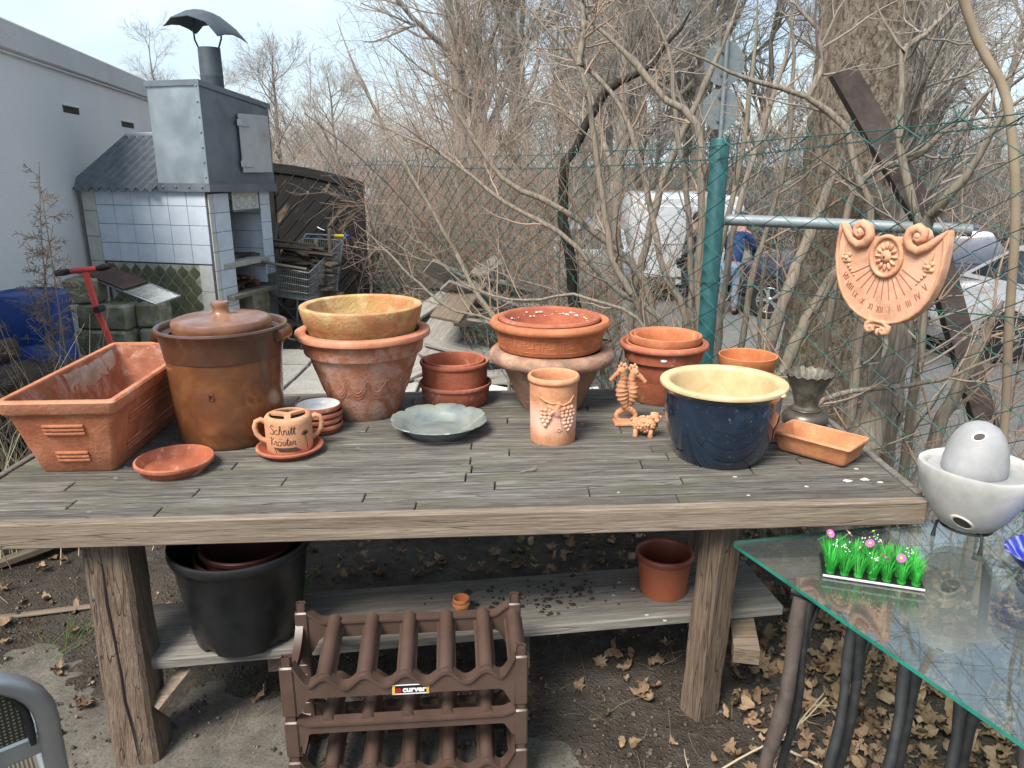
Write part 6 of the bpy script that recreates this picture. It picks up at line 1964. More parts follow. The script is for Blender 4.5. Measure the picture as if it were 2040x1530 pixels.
for k, s in enumerate(num):
    a = R(-152 + 124 * k / 10)
    c_, s_ = math.cos(a), math.sin(a)
    hl.tube([(.088 * c_, MY_ + .098 * s_, .0348), (.166 * c_ * 1.06, MY_ + .166 * s_ * 1.13, .0348)], .0020, 5)
    cx, cy = .203 * c_ * 1.06, MY_ + .203 * s_ * 1.12
    ra_ = (a + pi / 2) * .75
    ng = G()
    for l in roman(s):
        q = [(u * .021, v * .026) for u, v in l]
        ng.tube([(cx + u * math.cos(ra_) - v * math.sin(ra_), cy + u * math.sin(ra_) + v * math.cos(ra_), .0348) for u, v in q], .0019, 5)
    ng.build('numeral', MT['cut_shade'], sd, 60)
hl.build('hour_lines', MT['cut_shade'], sd, 60)
G().tube([(-.03, .155, .01), (-.02, .19, -.002), (0, .205, -.01), (.02, .19, -.002), (.03, .155, .01)], .002, 5).build('hanging_wire', MT['iron'], sd, 60)

# ------------------------------------------------------------------ road sign seen from behind
rs = thing('road_sign', 'grey back of two road signs on one pole behind the fence', 'road sign', (3.05, 11.6, LOT), R(8))
G().tube([(0, 0, 0), (0, 0, 4.55)], .03, 12).build('pole', MT['rail_zinc'], rs, 60)
g = G().lathe([(0, -.006), (.30, -.006), (.305, 0), (.30, .006), (0, .006)], 40)
g.build('round_plate', MT['rail_zinc'], rs, 40, loc=(0, .045, 4.0), rot=(R(90), 0, 0))
g = G().prism([(.30 * math.cos(R(22.5 + 45 * k)), .30 * math.sin(R(22.5 + 45 * k))) for k in range(8)], -.006, .006)
g.build('octagon_plate', MT['rail_zinc'], rs, 40, loc=(0, .045, 3.38), rot=(R(90), 0, 0))
for z in (3.22, 3.54, 3.85, 4.15): G().box((0, .035, z), (.12, .03, .03), .003).build('clamp', MT['galv_dull'], rs)

# ------------------------------------------------------------------ vehicles
def carpaint(name, col, metal=.35):
    m = NT(name, .32, metal)
    m.color(col)
    m.b.inputs['Coat Weight'].default_value = .8
    m.b.inputs['Coat Roughness'].default_value = .06
    c = m.co()
    m.rough(m.ramp(m.noise(c, 9, 5), (.3, .26), (.7, .42)))
    return m.mat
P_GREY, P_DARK, P_WHITE, P_PALE = carpaint('silver_paint', (.48, .48, .47), .2), carpaint('dark_blue_paint', (.035, .045, .075)), carpaint('white_paint', (.78, .79, .80), 0), carpaint('pale_blue_paint', (.45, .52, .58))
MT['tail_red'] = plain('red_lamp', (.55, .015, .015), .2, 0, .1, 20, 0)
MT['lamp_clear'] = plain('headlamp', (.55, .57, .58), .12, .3, .1, 20, 0)
MT['alloy'] = zincish('alloy_rim', (.42, .43, .44), (.50, .51, .52), (.58, .59, .60), .3, .7, 12, .02)
tyre_me = G().lathe([(.215, -.085), (.27, -.10), (.305, -.098), (.325, -.075), (.33, -.03), (.33, .03), (.325, .075), (.305, .098), (.27, .10), (.215, .085), (.21, 0), (.215, -.085)], 40).mesh('tyre', 40)
rg = G()
rg.lathe([(.218, -.08), (.218, .085), (.205, .09), (.20, .075), (.195, -.06)], 36)
for k in range(5):
    a = 2 * pi * k / 5
    for da in (-.16, .16):
        rg.ribbon([(.03 * math.cos(a), .03 * math.sin(a), .058), (.12 * math.cos(a + da * .6), .12 * math.sin(a + da * .6), .066), (.205 * math.cos(a + da), .205 * math.sin(a + da), .07)], .036, .016)
rg.lathe([(0, .07), (.04, .07), (.05, .062), (.05, .045), (0, .045)], 18)
rim_me = rg.mesh('rim', 40)
disc_me = G().lathe([(0, .0), (.2, .0)], 24).mesh('brake', 0)
def wheel(parent, loc, side, steer=0.0, sc=1.0):
    o = link_mesh('wheel', tyre_me, MT['rubber'], parent, loc, (R(90) * side, 0, steer), (sc, sc, sc))
    link_mesh('rim', rim_me, MT['alloy'], o, None, (0, 0, random.uniform(0, 1)))
    link_mesh('brake_disc', disc_me, MT['iron'], o)
    return o
def car(label, loc, rz, paint, L=4.35, W=1.8, H=1.48, steer=0.0, suv=0.0):
    """nose towards local -x, near side = -y"""
    c = thing('parked_car', label, 'car', loc, rz)
    hw = W / 2
    st = [(-L / 2, .55, .48, .62), (-L / 2 + .08, .78, .30, .70), (-L / 2 + .3, .90, .22, .78), (-L / 2 + .85, .985, .20, .90), (-.75, 1.0, .20, .96), (0, 1.0, .20, .98), (1.0, 1.0, .20, 1.0), (L / 2 - .55, .98, .22, 1.0), (L / 2 - .15, .93, .30, .96), (L / 2, .80, .45, .85)]
    g = G()
    rings = []
    for x, wk, zl, zt_ in st:
        w = hw * wk
        zt_ += suv; zl += suv * .6
        r_ = [(w * .0, zl), (w * .82, zl), (w * .97, zl + .10), (w, (zl + zt_) / 2), (w * .985, zt_ - .16), (w * .94, zt_ - .05), (w * .80, zt_), (0, zt_ + .03)]
        ring = [(x, -y, z) for y, z in r_] + [(x, y, z) for y, z in r_[::-1][1:-1]]
        rings.append(ring)
    g.loft(rings, True, True, True)
    g.build('body', paint, c, 40)
    zb, zr = .96 + suv, H + suv
    xs_b, xs_t = (-.95, L / 2 - .12), (-.15, L / 2 - .62)
    bw, tw2 = hw * .90, hw * .66
    g = G()
    g.loft([[(xs_b[0], -bw, zb), (xs_b[1], -bw * .95, zb), (xs_b[1], bw * .95, zb), (xs_b[0], bw, zb)], [(xs_t[0] - .1, -tw2 - .04, zr - .07), (xs_t[1] + .1, -tw2 - .04, zr - .07), (xs_t[1] + .1, tw2 + .04, zr - .07), (xs_t[0] - .1, tw2 + .04, zr - .07)], [(xs_t[0] + .1, -tw2 + .05, zr), (xs_t[1] - .1, -tw2 + .05, zr), (xs_t[1] - .1, tw2 - .05, zr), (xs_t[0] + .1, tw2 - .05, zr)]], True, False, True)
    g.build('cabin', paint, c, 35)
    for s in (-1, 1):                      # side windows
        for x0, x1, t0, t1 in ((-.62, .28, .02, .30), (.36, 1.25, .36, 1.02)):
            g = G()
            def sd_(x, k): return (x, s * ((bw + (tw2 + .04 - bw) * k) * 1.0 + .006), zb + (zr - .07 - zb) * k)
            g.add([sd_(x0, .08), sd_(x1, .08), sd_(t1, .88), sd_(t0, .88)], [(0, 1, 2, 3)])
            g.build('side_window', MT['glass_pane'], c, 0)
        g = G().box((-.68, s * (hw + .09), zb + .05), (.13, .17, .13), .03)
        g.build('mirror', paint, c, 40)
        g = G().ball((-L / 2 + .22, s * hw * .70, .66 + suv), .15, 10, 8, (.8, 1, .5))
        g.build('headlight', MT['lamp_clear'], c, 60)
        g = G().box((L / 2 - .06, s * hw * .78, .80 + suv), (.12, .26, .16), .03)
        g.build('tail_light', MT['tail_red'], c, 40)
        g = G().box((.32, s * (hw * 1.0 + .002), .82 + suv), (.16, .02, .025), .006)
        g.build('door_handle', paint, c, 40)
        for x in (-L / 2 + .82, L / 2 - .80):
            g = G().tube([(x + .375 * math.cos(a), s * (hw - .02), .33 + suv * .3 + .375 * math.sin(a)) for a in np.linspace(-.25, pi + .25, 15)], .035, 8)
            g.build('wheel_arch', MT['rubber'], c, 60)
            g = G().lathe([(0, 0), (.37, 0)], 24)
            g.build('arch_shade', MT['rubber'], c, 0, loc=(x, s * (hw + .004), .33 + suv * .3), rot=(R(90) * -s, 0, 0))  # flat dark disc painted as the shaded hollow round the wheel
            wheel(c, (x, s * (hw - .06), .33), -s if s < 0 else 1 * -s, steer if x < 0 else 0, 1 + suv * .25)
    for nm, xa, xb in (('windscreen', xs_b[0], xs_t[0] - .1), ('rear_window', xs_b[1], xs_t[1] + .1)):
        sg = -1 if nm == 'windscreen' else 1
        g = G().add([(xa + (xb - xa) * .12 + sg * .012, -bw * .82, zb + (zr - .07 - zb) * .12), (xa + (xb - xa) * .12 + sg * .012, bw * .82, zb + (zr - .07 - zb) * .12), (xa + (xb - xa) * .92 + sg * .012, tw2 * .92, zb + (zr - .07 - zb) * .92), (xa + (xb - xa) * .92 + sg * .012, -tw2 * .92, zb + (zr - .07 - zb) * .92)], [(0, 1, 2, 3)])
        g.build(nm, MT['glass_pane'], c, 0)
    G().box((-L / 2 + .01, 0, .50 + suv * .7), (.05, W * .5, .14), .02).build('grille', MT['rubber'], c, 30)
    G().box((L / 2 - .01, 0, .62 + suv * .7), (.03, .5, .11), .005).build('number_plate', MT['label_white'], c)
    return c
car('silver grey car with alloy wheels parked beyond the fence, right of the tree trunk', (7.95, 10.95, LOT), R(4), P_GREY, steer=R(-10))
car('dark blue off-road car parked behind the big tree trunk', (6.2, 13.2, LOT), R(-28), P_DARK, 4.5, 1.85, 1.5, suv=.16)
car('pale blue hatchback seen from behind through the fence, left of the green post', (1.75, 17.0, LOT), R(-96), P_PALE)
def van(label, loc, rz):
    c = thing('parked_van', label, 'van', loc, rz)         # rear towards local -y
    W, H, L = 2.02, 2.02, 4.6
    g = G()
    sec = lambda y, k, zt_: [(-W / 2 * k, y, .42), (-W / 2 * k, y, zt_ - .25), (-W / 2 * k * .94, y, zt_ - .08), (-W / 2 * k * .84, y, zt_), (W / 2 * k * .84, y, zt_), (W / 2 * k * .94, y, zt_ - .08), (W / 2 * k, y, zt_ - .25), (W / 2 * k, y, .42)]
    g.loft([sec(-L / 2, .97, H - .04), sec(-L / 2 + .06, 1, H), sec(L / 2 - 1.3, 1, H), sec(L / 2 - .9, 1, H - .12), sec(L / 2 - .3, .98, 1.25), sec(L / 2, .93, 1.1)], True, True, True)
    g.build('body', P_WHITE, c, 35)
    G().box((0, -L / 2 - .03, .40), (W * .98, .12, .16), .03).build('bumper', MT['rubber'], c, 30)
    for s in (-1, 1):
        d = G().box((s * W * .242, -L / 2 - .012, 1.17), (W * .468, .03, 1.36), .02).build('rear_door', P_WHITE, c, 30)
        G().box((s * .06, -.03, -.12 + 1.17 - .2), (.03, .03, .16), .008).build('handle', MT['rubber'], d, loc=(0, -L / 2 - .01, 0))
        G().box((s * W * .242, -L / 2 - .034, 1.15), (W * .47, .012, .03)).build('rub_strip', P_WHITE, c)
        G().box((s * (W / 2 - .05), -L / 2 - .03, .62), (.09, .06, .22), .02).build('tail_light', MT['tail_red'], c, 40)
        for y in (-L / 2 + .95, L / 2 - .9):
            o = wheel(c, (s * (W / 2 - .10), y, .33), 1, 0)
            o.rotation_euler = (R(90), 0, R(90) * s)
    G().box((0, -L / 2 - .095, .42), (.52, .01, .11)).build('number_plate', MT['label_white'], c)
    return c
van('white delivery van seen from behind through the fence, by the green post', (3.52, 17.0, LOT), R(-2))
van('white van glimpsed through the gap between black gate and pallet bin', (-4.42, 19.5, LOT), R(6))

# ------------------------------------------------------------------ people on the parking lot
def skin(name, verts, edges, radii, mat, parent, root=0, sub=1):
    me = bpy.data.meshes.new(name)
    me.from_pydata(verts, edges, [])
    o = bpy.data.objects.new(name, me)
    COL.objects.link(o)
    md = o.modifiers.new('skin', 'SKIN'); md.use_smooth_shade = True
    o.modifiers.new('sub', 'SUBSURF').levels = sub
    for i_, r_ in enumerate(radii):
        rr = r_ if isinstance(r_, tuple) else (r_, r_)
        me.skin_vertices[0].data[i_].radius = rr
        me.skin_vertices[0].data[i_].use_root = (i_ == root)
    dg_ = bpy.context.evaluated_depsgraph_get()
    me2 = bpy.data.meshes.new_from_object(o.evaluated_get(dg_))
    bpy.data.objects.remove(o)
    me2.shade_smooth()
    return link_mesh(name, me2, mat, parent)
MT['skin'] = plain('skin', (.50, .29, .21), .55, 0, .06, 20, .05)
MT['hair'] = plain('dark_hair', (.03, .02, .015), .6, 0, .2, 40, .3)
def person(label, loc, rz, jacket, trousers, bend=.25):
    p = thing('person', label, 'person', loc, rz)      # faces local -y
    b = bend
    hip, che, nk, hd = (0, 0, .92), (0, -.35 * b, 1.22), (0, -.85 * b, 1.46), (0, -1.05 * b - .03, 1.60)
    V = [hip, che, nk, hd, (0, hd[1] - .02, 1.70), (-.09, 0, .88), (-.10, -.03, .48), (-.11, .03, .08), (-.11, -.13, .03), (.09, 0, .88), (.10, .02, .48), (.12, .10, .08), (.12, -.06, .03)]
    E_ = [(0, 1), (1, 2), (2, 3), (3, 4), (0, 5), (5, 6), (6, 7), (7, 8), (0, 9), (9, 10), (10, 11), (11, 12)]
    rr = [(.14, .11), (.15, .11), (.06, .06), (.085, .10), (.075, .085), .085, .06, .045, .035, .085, .06, .045, .035]
    for s in (-1, 1):
        k = len(V)
        sh = (s * .18, nk[1] + .02, 1.40)
        V += [sh, (s * .24, nk[1] - .08, 1.12), (s * .17, nk[1] - .30, 1.00), (s * .15, nk[1] - .38, 1.0)]
        E_ += [(2, k), (k, k + 1), (k + 1, k + 2), (k + 2, k + 3)]
        rr += [.06, .045, .035, .032]
    skin('body', V, E_, rr, MT['skin'], p)
    JV = [(0, 0, .86), (0, -.12 * b, 1.02), che, (0, nk[1] + .01, 1.42)]
    JE = [(0, 1), (1, 2), (2, 3)]
    jr = [(.185, .14), (.18, .135), (.19, .14), (.085, .085)]
    for s in (-1, 1):
        k = len(JV)
        JV += [(s * .17, nk[1] + .02, 1.38), (s * .245, nk[1] - .08, 1.12), (s * .18, nk[1] - .27, 1.015)]
        JE += [(3, k), (k, k + 1), (k + 1, k + 2)]
        jr += [.085, .068, .05]
    skin('jacket', JV, JE, jr, jacket, p)
    skin('trousers', [(0, 0, .90), (-.095, 0, .84), (-.10, -.03, .48), (-.11, .03, .10), (.095, 0, .84), (.10, .02, .48), (.12, .10, .10)], [(0, 1), (1, 2), (2, 3), (0, 4), (4, 5), (5, 6)], [(.16, .125), .105, .08, .062, .105, .08, .062], trousers, p)
    for s, y in ((-1, -.05), (1, .02)):
        G().ball((s * .115, y, .045), .10, 12, 8, (.5, 1.35, .45)).build('shoe', MT['rubber'], p, 60)
    G().ball((0, hd[1] + .015, 1.665), .115, 14, 10, (.86, 1.0, 1.0)).build('hair', MT['hair'], p, 60)
    hy = hd[1] - .105
    g = G().ball((0, hy - .012, 1.625), .018, 8, 6, (.7, 1, 1.2)); g.build('nose', MT['skin'], p, 60)
    for s in (-1, 1):
        G().ball((s * .034, hy + .002, 1.655), .011, 8, 6).build('eye', MT['hair'], p, 60)
        for q in range(5):
            g = G().tube([(s * .15 + (q - 2) * .014, nk[1] - .38, 1.0), (s * .15 + (q - 2) * .016, nk[1] - .43, .985), (s * .15 + (q - 2) * .015, nk[1] - .455, .96)], .008, 6)
            g.build('finger', MT['skin'], p, 60)
    return p
J_BLUE, J_DARK = plain('blue_jacket', (.02, .06, .17), .8, 0, .2, 12, .3), plain('dark_jacket', (.018, .02, .028), .8, 0, .2, 12, .3)
T_JEAN, T_DARK = plain('pale_jeans', (.26, .36, .50), .85, 0, .15, 18, .3), plain('dark_trousers', (.03, .032, .04), .85, 0, .15, 18, .3)
person('person in a blue jacket and pale jeans leaning forward behind the van', (3.92, 13.5, LOT), R(150), J_BLUE, T_JEAN, .55)
person('person in a dark jacket standing behind the round green fence post', (3.30, 14.3, LOT), R(60), J_DARK, T_DARK, .15)
# ------------------------------------------------------------------ bare shrubs behind the fence: measured main stems (metres)
STEMS = {
 'a1': ([(1.76, 3.75, 1.31), (1.69, 3.77, 1.52), (1.63, 3.79, 1.71), (1.59, 3.81, 1.82), (1.41, 3.84, 1.95), (1.10, 3.86, 2.05), (0.88, 3.88, 2.14), (0.69, 3.90, 2.21)], 0.0275, 0.0091),
 'a2': ([(1.42, 3.84, 1.99), (1.47, 3.87, 2.07), (1.46, 3.90, 2.23), (1.38, 3.92, 2.34), (1.28, 3.95, 2.42)], 0.0154, 0.0066),
 'a3': ([(1.77, 3.20, 1.17), (1.70, 3.23, 1.44), (1.64, 3.27, 1.62), (1.60, 3.30, 1.80), (1.59, 3.33, 2.09), (1.54, 3.37, 2.18), (1.49, 3.40, 2.28)], 0.0235, 0.0136),
 'a4': ([(1.59, 3.33, 2.09), (1.72, 3.39, 2.18), (1.84, 3.45, 2.29)], 0.0133, 0.0069),
 'a5': ([(1.78, 3.30, 1.33), (1.78, 3.22, 1.46), (1.84, 3.15, 1.62), (1.88, 3.08, 1.82), (1.93, 3.00, 1.90)], 0.0286, 0.0180),
 'a6': ([(1.70, 3.90, 1.42), (1.85, 3.80, 1.63), (1.95, 3.70, 1.73), (2.17, 3.60, 1.99), (2.25, 3.50, 2.08)], 0.0260, 0.0140),
 'a7': ([(1.81, 2.60, 0.63), (1.76, 2.62, 1.11), (1.73, 2.65, 1.50), (1.67, 2.67, 1.79), (1.63, 2.70, 1.92), (1.56, 2.73, 2.03), (1.48, 2.75, 2.20)], 0.0156, 0.0165),
 'b1': ([(0.46, 5.20, 0.59), (0.38, 5.17, 1.08), (0.34, 5.14, 1.58), (0.42, 5.11, 1.78), (0.60, 5.09, 2.08), (0.84, 5.06, 2.24), (0.96, 5.03, 2.38), (1.08, 5.00, 2.54)], 0.0589, 0.0233),
 'b2': ([(0.75, 4.10, 0.76), (0.59, 4.13, 1.06), (0.53, 4.16, 1.25), (0.46, 4.19, 1.64), (0.40, 4.21, 1.97), (0.35, 4.24, 2.14), (0.23, 4.27, 2.34), (0.17, 4.30, 2.51)], 0.0246, 0.0115),
 'b3': ([(0.35, 4.24, 2.14), (0.37, 4.27, 2.32), (0.36, 4.30, 2.51)], 0.0170, 0.0143),
 'b4': ([(0.93, 3.90, 0.81), (0.80, 3.98, 1.11), (0.74, 4.07, 1.39), (0.66, 4.15, 1.72), (0.53, 4.23, 2.00), (0.26, 4.32, 2.25), (0.05, 4.40, 2.48)], 0.0208, 0.0103),
 'b5': ([(0.88, 4.60, 0.68), (0.78, 4.69, 1.01), (0.34, 4.77, 1.36), (0.00, 4.86, 1.52), (-0.22, 4.94, 1.77), (-0.44, 5.03, 2.12), (-0.56, 5.11, 2.39), (-0.65, 5.20, 2.58)], 0.0276, 0.0087),
 'b6': ([(0.91, 4.30, 0.71), (0.62, 4.42, 0.93), (0.30, 4.53, 1.24), (-0.06, 4.65, 1.44), (-0.46, 4.77, 1.73), (-0.74, 4.88, 1.85), (-1.01, 5.00, 1.94)], 0.0229, 0.0067),
 'b7': ([(0.72, 3.90, 0.78), (0.45, 3.97, 0.95), (0.32, 4.03, 0.97), (0.11, 4.10, 0.93), (-0.11, 4.17, 0.94), (-0.34, 4.23, 1.06), (-0.54, 4.30, 1.26)], 0.0130, 0.0043),
 'b8': ([(0.13, 4.80, 0.40), (-0.20, 4.93, 0.78), (-0.38, 5.07, 1.09), (-0.54, 5.20, 1.35), (-0.78, 5.33, 1.74), (-1.08, 5.47, 2.32), (-1.19, 5.60, 2.59)], 0.0192, 0.0075),
 'b9': ([(-0.06, 4.60, 0.65), (-0.37, 4.70, 0.76), (-0.61, 4.80, 0.93), (-0.81, 4.90, 1.11), (-1.03, 5.00, 1.29)], 0.0123, 0.0050),
 'b10': ([(1.07, 4.40, 0.75), (1.01, 4.45, 1.45), (0.92, 4.50, 1.91), (0.87, 4.55, 2.26), (0.72, 4.60, 2.55)], 0.0205, 0.0123),
 'b11': ([(0.78, 4.90, 0.65), (0.88, 4.96, 1.17), (1.00, 5.02, 1.64), (1.20, 5.08, 2.09), (1.35, 5.14, 2.45), (1.44, 5.20, 2.69)], 0.0294, 0.0173),
 'b12': ([(0.96, 4.00, 1.71), (0.80, 4.10, 1.94), (0.59, 4.20, 2.19), (0.39, 4.30, 2.39), (0.27, 4.40, 2.53)], 0.0267, 0.0147),
 'c1': ([(1.38, 4.00, 0.29), (1.41, 4.04, 0.68), (1.49, 4.08, 0.96), (1.58, 4.12, 1.20), (1.67, 4.16, 1.46), (1.81, 4.20, 1.82)], 0.0427, 0.0224),
 'c2': ([(1.31, 3.60, 0.51), (1.36, 3.64, 0.66), (1.47, 3.67, 0.93), (1.60, 3.71, 1.15), (1.73, 3.75, 1.29)], 0.0336, 0.0250),
 'c3': ([(1.07, 3.80, 0.55), (1.09, 3.86, 0.97), (1.15, 3.92, 1.42), (1.26, 3.98, 1.83), (1.35, 4.04, 2.14), (1.41, 4.10, 2.47)], 0.0203, 0.0109),
 'c4': ([(1.31, 4.20, 0.44), (1.35, 4.24, 1.01), (1.44, 4.28, 1.37), (1.51, 4.32, 1.77), (1.50, 4.36, 2.23), (1.46, 4.40, 2.53)], 0.0196, 0.0117),
 'c5': ([(1.09, 4.30, 0.59), (1.18, 4.35, 1.11), (1.28, 4.40, 1.64), (1.32, 4.45, 2.12), (1.33, 4.50, 2.53)], 0.0229, 0.0120),
 'c6': ([(1.79, 3.00, 0.52), (1.83, 2.97, 0.75), (1.88, 2.93, 1.01), (1.91, 2.90, 1.14)], 0.0300, 0.0232),
 'c7': ([(1.40, 4.30, 0.12), (1.46, 4.33, 0.49), (1.46, 4.37, 1.00), (1.53, 4.40, 1.45)], 0.0143, 0.0088),
 'c8': ([(1.53, 3.20, 0.39), (1.64, 3.25, 0.71), (1.74, 3.30, 0.86), (1.86, 3.35, 1.15), (2.02, 3.40, 1.43)], 0.0192, 0.0136),
 'c9': ([(1.14, 3.05, 0.36), (1.28, 2.96, 0.71), (1.56, 2.88, 0.80), (1.70, 2.79, 0.87), (1.90, 2.70, 1.02)], 0.0142, 0.0072),
}
for k_, (s_, i_) in {'a2': ('a1', 4), 'a4': ('a3', 4), 'b3': ('b2', 5)}.items():      # forks start on their stem
    STEMS[k_][0][0] = STEMS[s_][0][i_]
def resample(pts, n):
    P = np.array(pts, float)
    # Catmull-Rom through the points
    out = []
    Q = np.vstack([2 * P[0] - P[1], P, 2 * P[-1] - P[-2]])
    for i in range(len(P) - 1):
        p0, p1, p2, p3 = Q[i], Q[i + 1], Q[i + 2], Q[i + 3]
        for t in np.linspace(0, 1, 8, endpoint=False):
            out.append(.5 * ((2 * p1) + (-p0 + p2) * t + (2 * p0 - 5 * p1 + 4 * p2 - p3) * t * t + (-p0 + 3 * p1 - 3 * p2 + p3) * t ** 3))
    out.append(P[-1])
    out = np.array(out)
    s = np.concatenate([[0], np.cumsum(np.linalg.norm(np.diff(out, axis=0), axis=1))])
    u = np.linspace(0, s[-1], n)
    return np.stack([np.interp(u, s, out[:, k]) for k in range(3)], 1)

def grow(P, Rr, per, L, ang, ratio, K, up=.0, jit=.15, tmin=.15, rcap=1.0, pull=(0, 0, 0), taper=.35, fall=.45):
    """children of the polylines P: per each, length range L (metres), branching angle range ang (degrees)"""
    N, K0, _ = P.shape
    n = N * per
    pi_ = np.repeat(np.arange(N), per)
    t = rng.uniform(tmin, .98, n) * (K0 - 1)
    i0 = np.clip(t.astype(int), 0, K0 - 2)
    f = (t - i0)[:, None]
    pos = P[pi_, i0] * (1 - f) + P[pi_, i0 + 1] * f
    T = P[pi_, i0 + 1] - P[pi_, i0]
    T /= np.linalg.norm(T, axis=1, keepdims=True) + 1e-9
    rad = Rr[pi_, i0] * (1 - f[:, 0]) + Rr[pi_, i0 + 1] * f[:, 0]
    q = rng.normal(size=(n, 3))
    q -= T * (q * T).sum(1, keepdims=True)
    q /= np.linalg.norm(q, axis=1, keepdims=True) + 1e-9
    a = np.radians(rng.uniform(ang[0], ang[1], n))[:, None]
    d = T * np.cos(a) + q * np.sin(a)
    ln = rng.uniform(L[0], L[1], n) * (1 - fall * t / (K0 - 1))
    out = np.empty((n, K, 3))
    out[:, 0] = pos
    for k in range(1, K):
        out[:, k] = out[:, k - 1] + d * (ln / (K - 1))[:, None]
        d = d + rng.normal(size=(n, 3)) * jit + np.array([0, 0, up]) + np.array(pull)
        d /= np.linalg.norm(d, axis=1, keepdims=True) + 1e-9
    r0 = np.minimum(rad * ratio, rcap)
    return out, r0[:, None] * np.linspace(1, taper, K)[None, :]

def root_down(pts, sp=.06):
    p = pts[0]
    gz = float(ground_z(p[0], p[1]))
    if p[2] - gz > .05:
        k = min(.35, (p[2] - gz) * .25)
        q = (p[0] + (p[0] - pts[1][0]) * k, p[1] + (p[1] - pts[1][1]) * k)
        return [(q[0], q[1], float(ground_z(*q)) - .04)] + list(pts)
    return list(pts)

def shrub_thing(name, label, cat, keys, branch, barkm, twigm, per=(9, 5), L1=(.25, .8), L2=(.08, .32), up=.05):
    base = STEMS[keys[0]][0]
    first = root_down(base)[0] if keys[0] not in branch else base[0]
    t = thing(name, label, cat, tuple(first))
    allP, allR = [], []
    o_ = np.array(first)
    for k in keys:
        pts_, r0, r1 = STEMS[k]
        pts_ = pts_ if k in branch else root_down(pts_)
        p = resample(pts_, 26)
        p[1:-1] += rng.normal(size=(24, 3)) * .004
        r = np.linspace(r0 * 1.08, r1, 26) * (1 + .06 * np.sin(np.arange(26) * 2.2 + len(allP)) + rng.normal(0, .05, 26))
        r *= np.clip((27 - np.arange(26)) / 7, .25, 1)
        if k == 'b1': p[1:-1] += rng.normal(size=(24, 3)) * .014; r *= .8
        V, F = tubes(p[None] - o_, r[None], 9)
        link_mesh('stem', np_mesh('stem', V, F), barkm, t)
        allP.append(p); allR.append(r)
    P, Rr = np.array(allP), np.array(allR)
    A1, B1 = grow(P, Rr, per[0], L1, (28, 62), .5, 8, up, .10, .22, .007)
    A2, B2 = grow(A1, B1, per[1], L2, (25, 60), .6, 5, up, .14, .1, .0035)
    A3, B3 = grow(A2, B2, 2, (.03, .12), (25, 60), .7, 3, .05, .15, .2, .0022)
    m = join_np([tubes(A1 - o_, np.maximum(B1, .0016), 5), tubes(A2 - o_, np.maximum(B2, .0012), 4), tubes(A3 - o_, np.maximum(B3, .001), 3)])
    tag(link_mesh('twigs', np_mesh('twigs', *m), twigm, t), kind='stuff')
    return t
shrub_thing('maple_sapling', 'bare grey maple sapling with forking stems behind the terracotta sundial', 'sapling', ['a1', 'a3', 'a5', 'a6', 'a2', 'a4'], ('a2', 'a4'), MT['bark_stem'], MT['twig_grey'], (9, 4))
shrub_thing('bare_shrub', 'clump of bare grey stems behind the fence between post and tree trunk', 'shrub', ['c1', 'c2', 'c3', 'c4', 'c5', 'c7'], (), MT['bark_stem'], MT['twig_brown'], (5, 3))
shrub_thing('bare_shrub', 'leaning bare stems at the fence under and right of the sundial', 'shrub', ['c8', 'c6', 'c9'], (), MT['bark_stem'], MT['twig_brown'], (9, 4))
shrub_thing('crooked_tree', 'crooked wet black stem in the thicket left of the green post', 'tree', ['b1'], (), MT['bark_dark'], MT['twig_grey'], (14, 5), (.4, 1.2))
shrub_thing('leaning_shrub', 'bare shrub with long arching branches leaning over the scrap boards', 'shrub', ['b2', 'b4', 'b5', 'b6', 'b7', 'b8', 'b9', 'b3', 'b12'], ('b3',), MT['bark_stem'], MT['twig_brown'], (10, 4), (.2, .75))
shrub_thing('bare_shrub', 'upright bare stems close behind the round green post', 'shrub', ['b10', 'b11'], (), MT['bark_stem'], MT['twig_grey'], (5, 3))
pts_, r0, r1 = STEMS['a7']
p = resample(root_down(pts_), 30)
tag(link_mesh('bare_pole', np_mesh('bare_pole', *tubes(p[None], np.full((1, 30), r0), 10)), MT['twig_dry']), 'straight pale brown pole stem close behind the fence, right of the sundial', 'stem')

# the big trunk
bt = thing('maple_tree', 'thick old tree trunk with flaking brown bark behind the fence', 'tree', (1.99, 4.62, -.6))
n_, m_ = 72, 120
zz = np.linspace(-.25, 6.2, m_)
aa = np.linspace(0, 2 * pi, n_, endpoint=False)
A_, Zz = np.meshgrid(aa, zz)
base_r = .275 + .16 * np.exp(-np.clip(Zz, 0, 9) * 2.2) * (1 + .5 * np.sin(5 * A_ + 1)) - .012 * Zz
rr_ = base_r * (1 + .035 * np.sin(2 * A_ + 1.2 * Zz) + .02 * np.sin(5 * A_ - Zz * 2))
plates = vnoise(A_ * 9 + np.sin(Zz * 3), Zz * 11, 31)
pl2_ = vnoise(A_ * 4.2, Zz * 4.5, 32)
rr_ += .012 * (plates > .52) * plates + .012 * pl2_ + .007 * vnoise(A_ * 30, Zz * 40, 33)
xx = .02 * np.sin(Zz * .9) + rr_ * np.cos(A_); yy = rr_ * np.sin(A_)
idx = np.arange(n_ * m_).reshape(m_, n_)
a, b = idx[:-1], idx[1:]
F = np.stack([a, np.roll(a, -1, 1), np.roll(b, -1, 1), b], -1).reshape(-1, 4)
link_mesh('trunk', np_mesh('trunk', np.stack([xx, yy, Zz], -1).reshape(-1, 3), F), MT['bark_big'], bt)
limbs = np.array([resample([(0, 0, 4.6), (dx * .5, dy * .5, 5.4), (dx * 1.4, dy * 1.4, 6.4), (dx * 2.4, dy * 2.4, 7.6)], 12) for dx, dy in ((-1, -.3), (.9, .2), (.1, 1), (-.5, .8), (.5, -.6))])
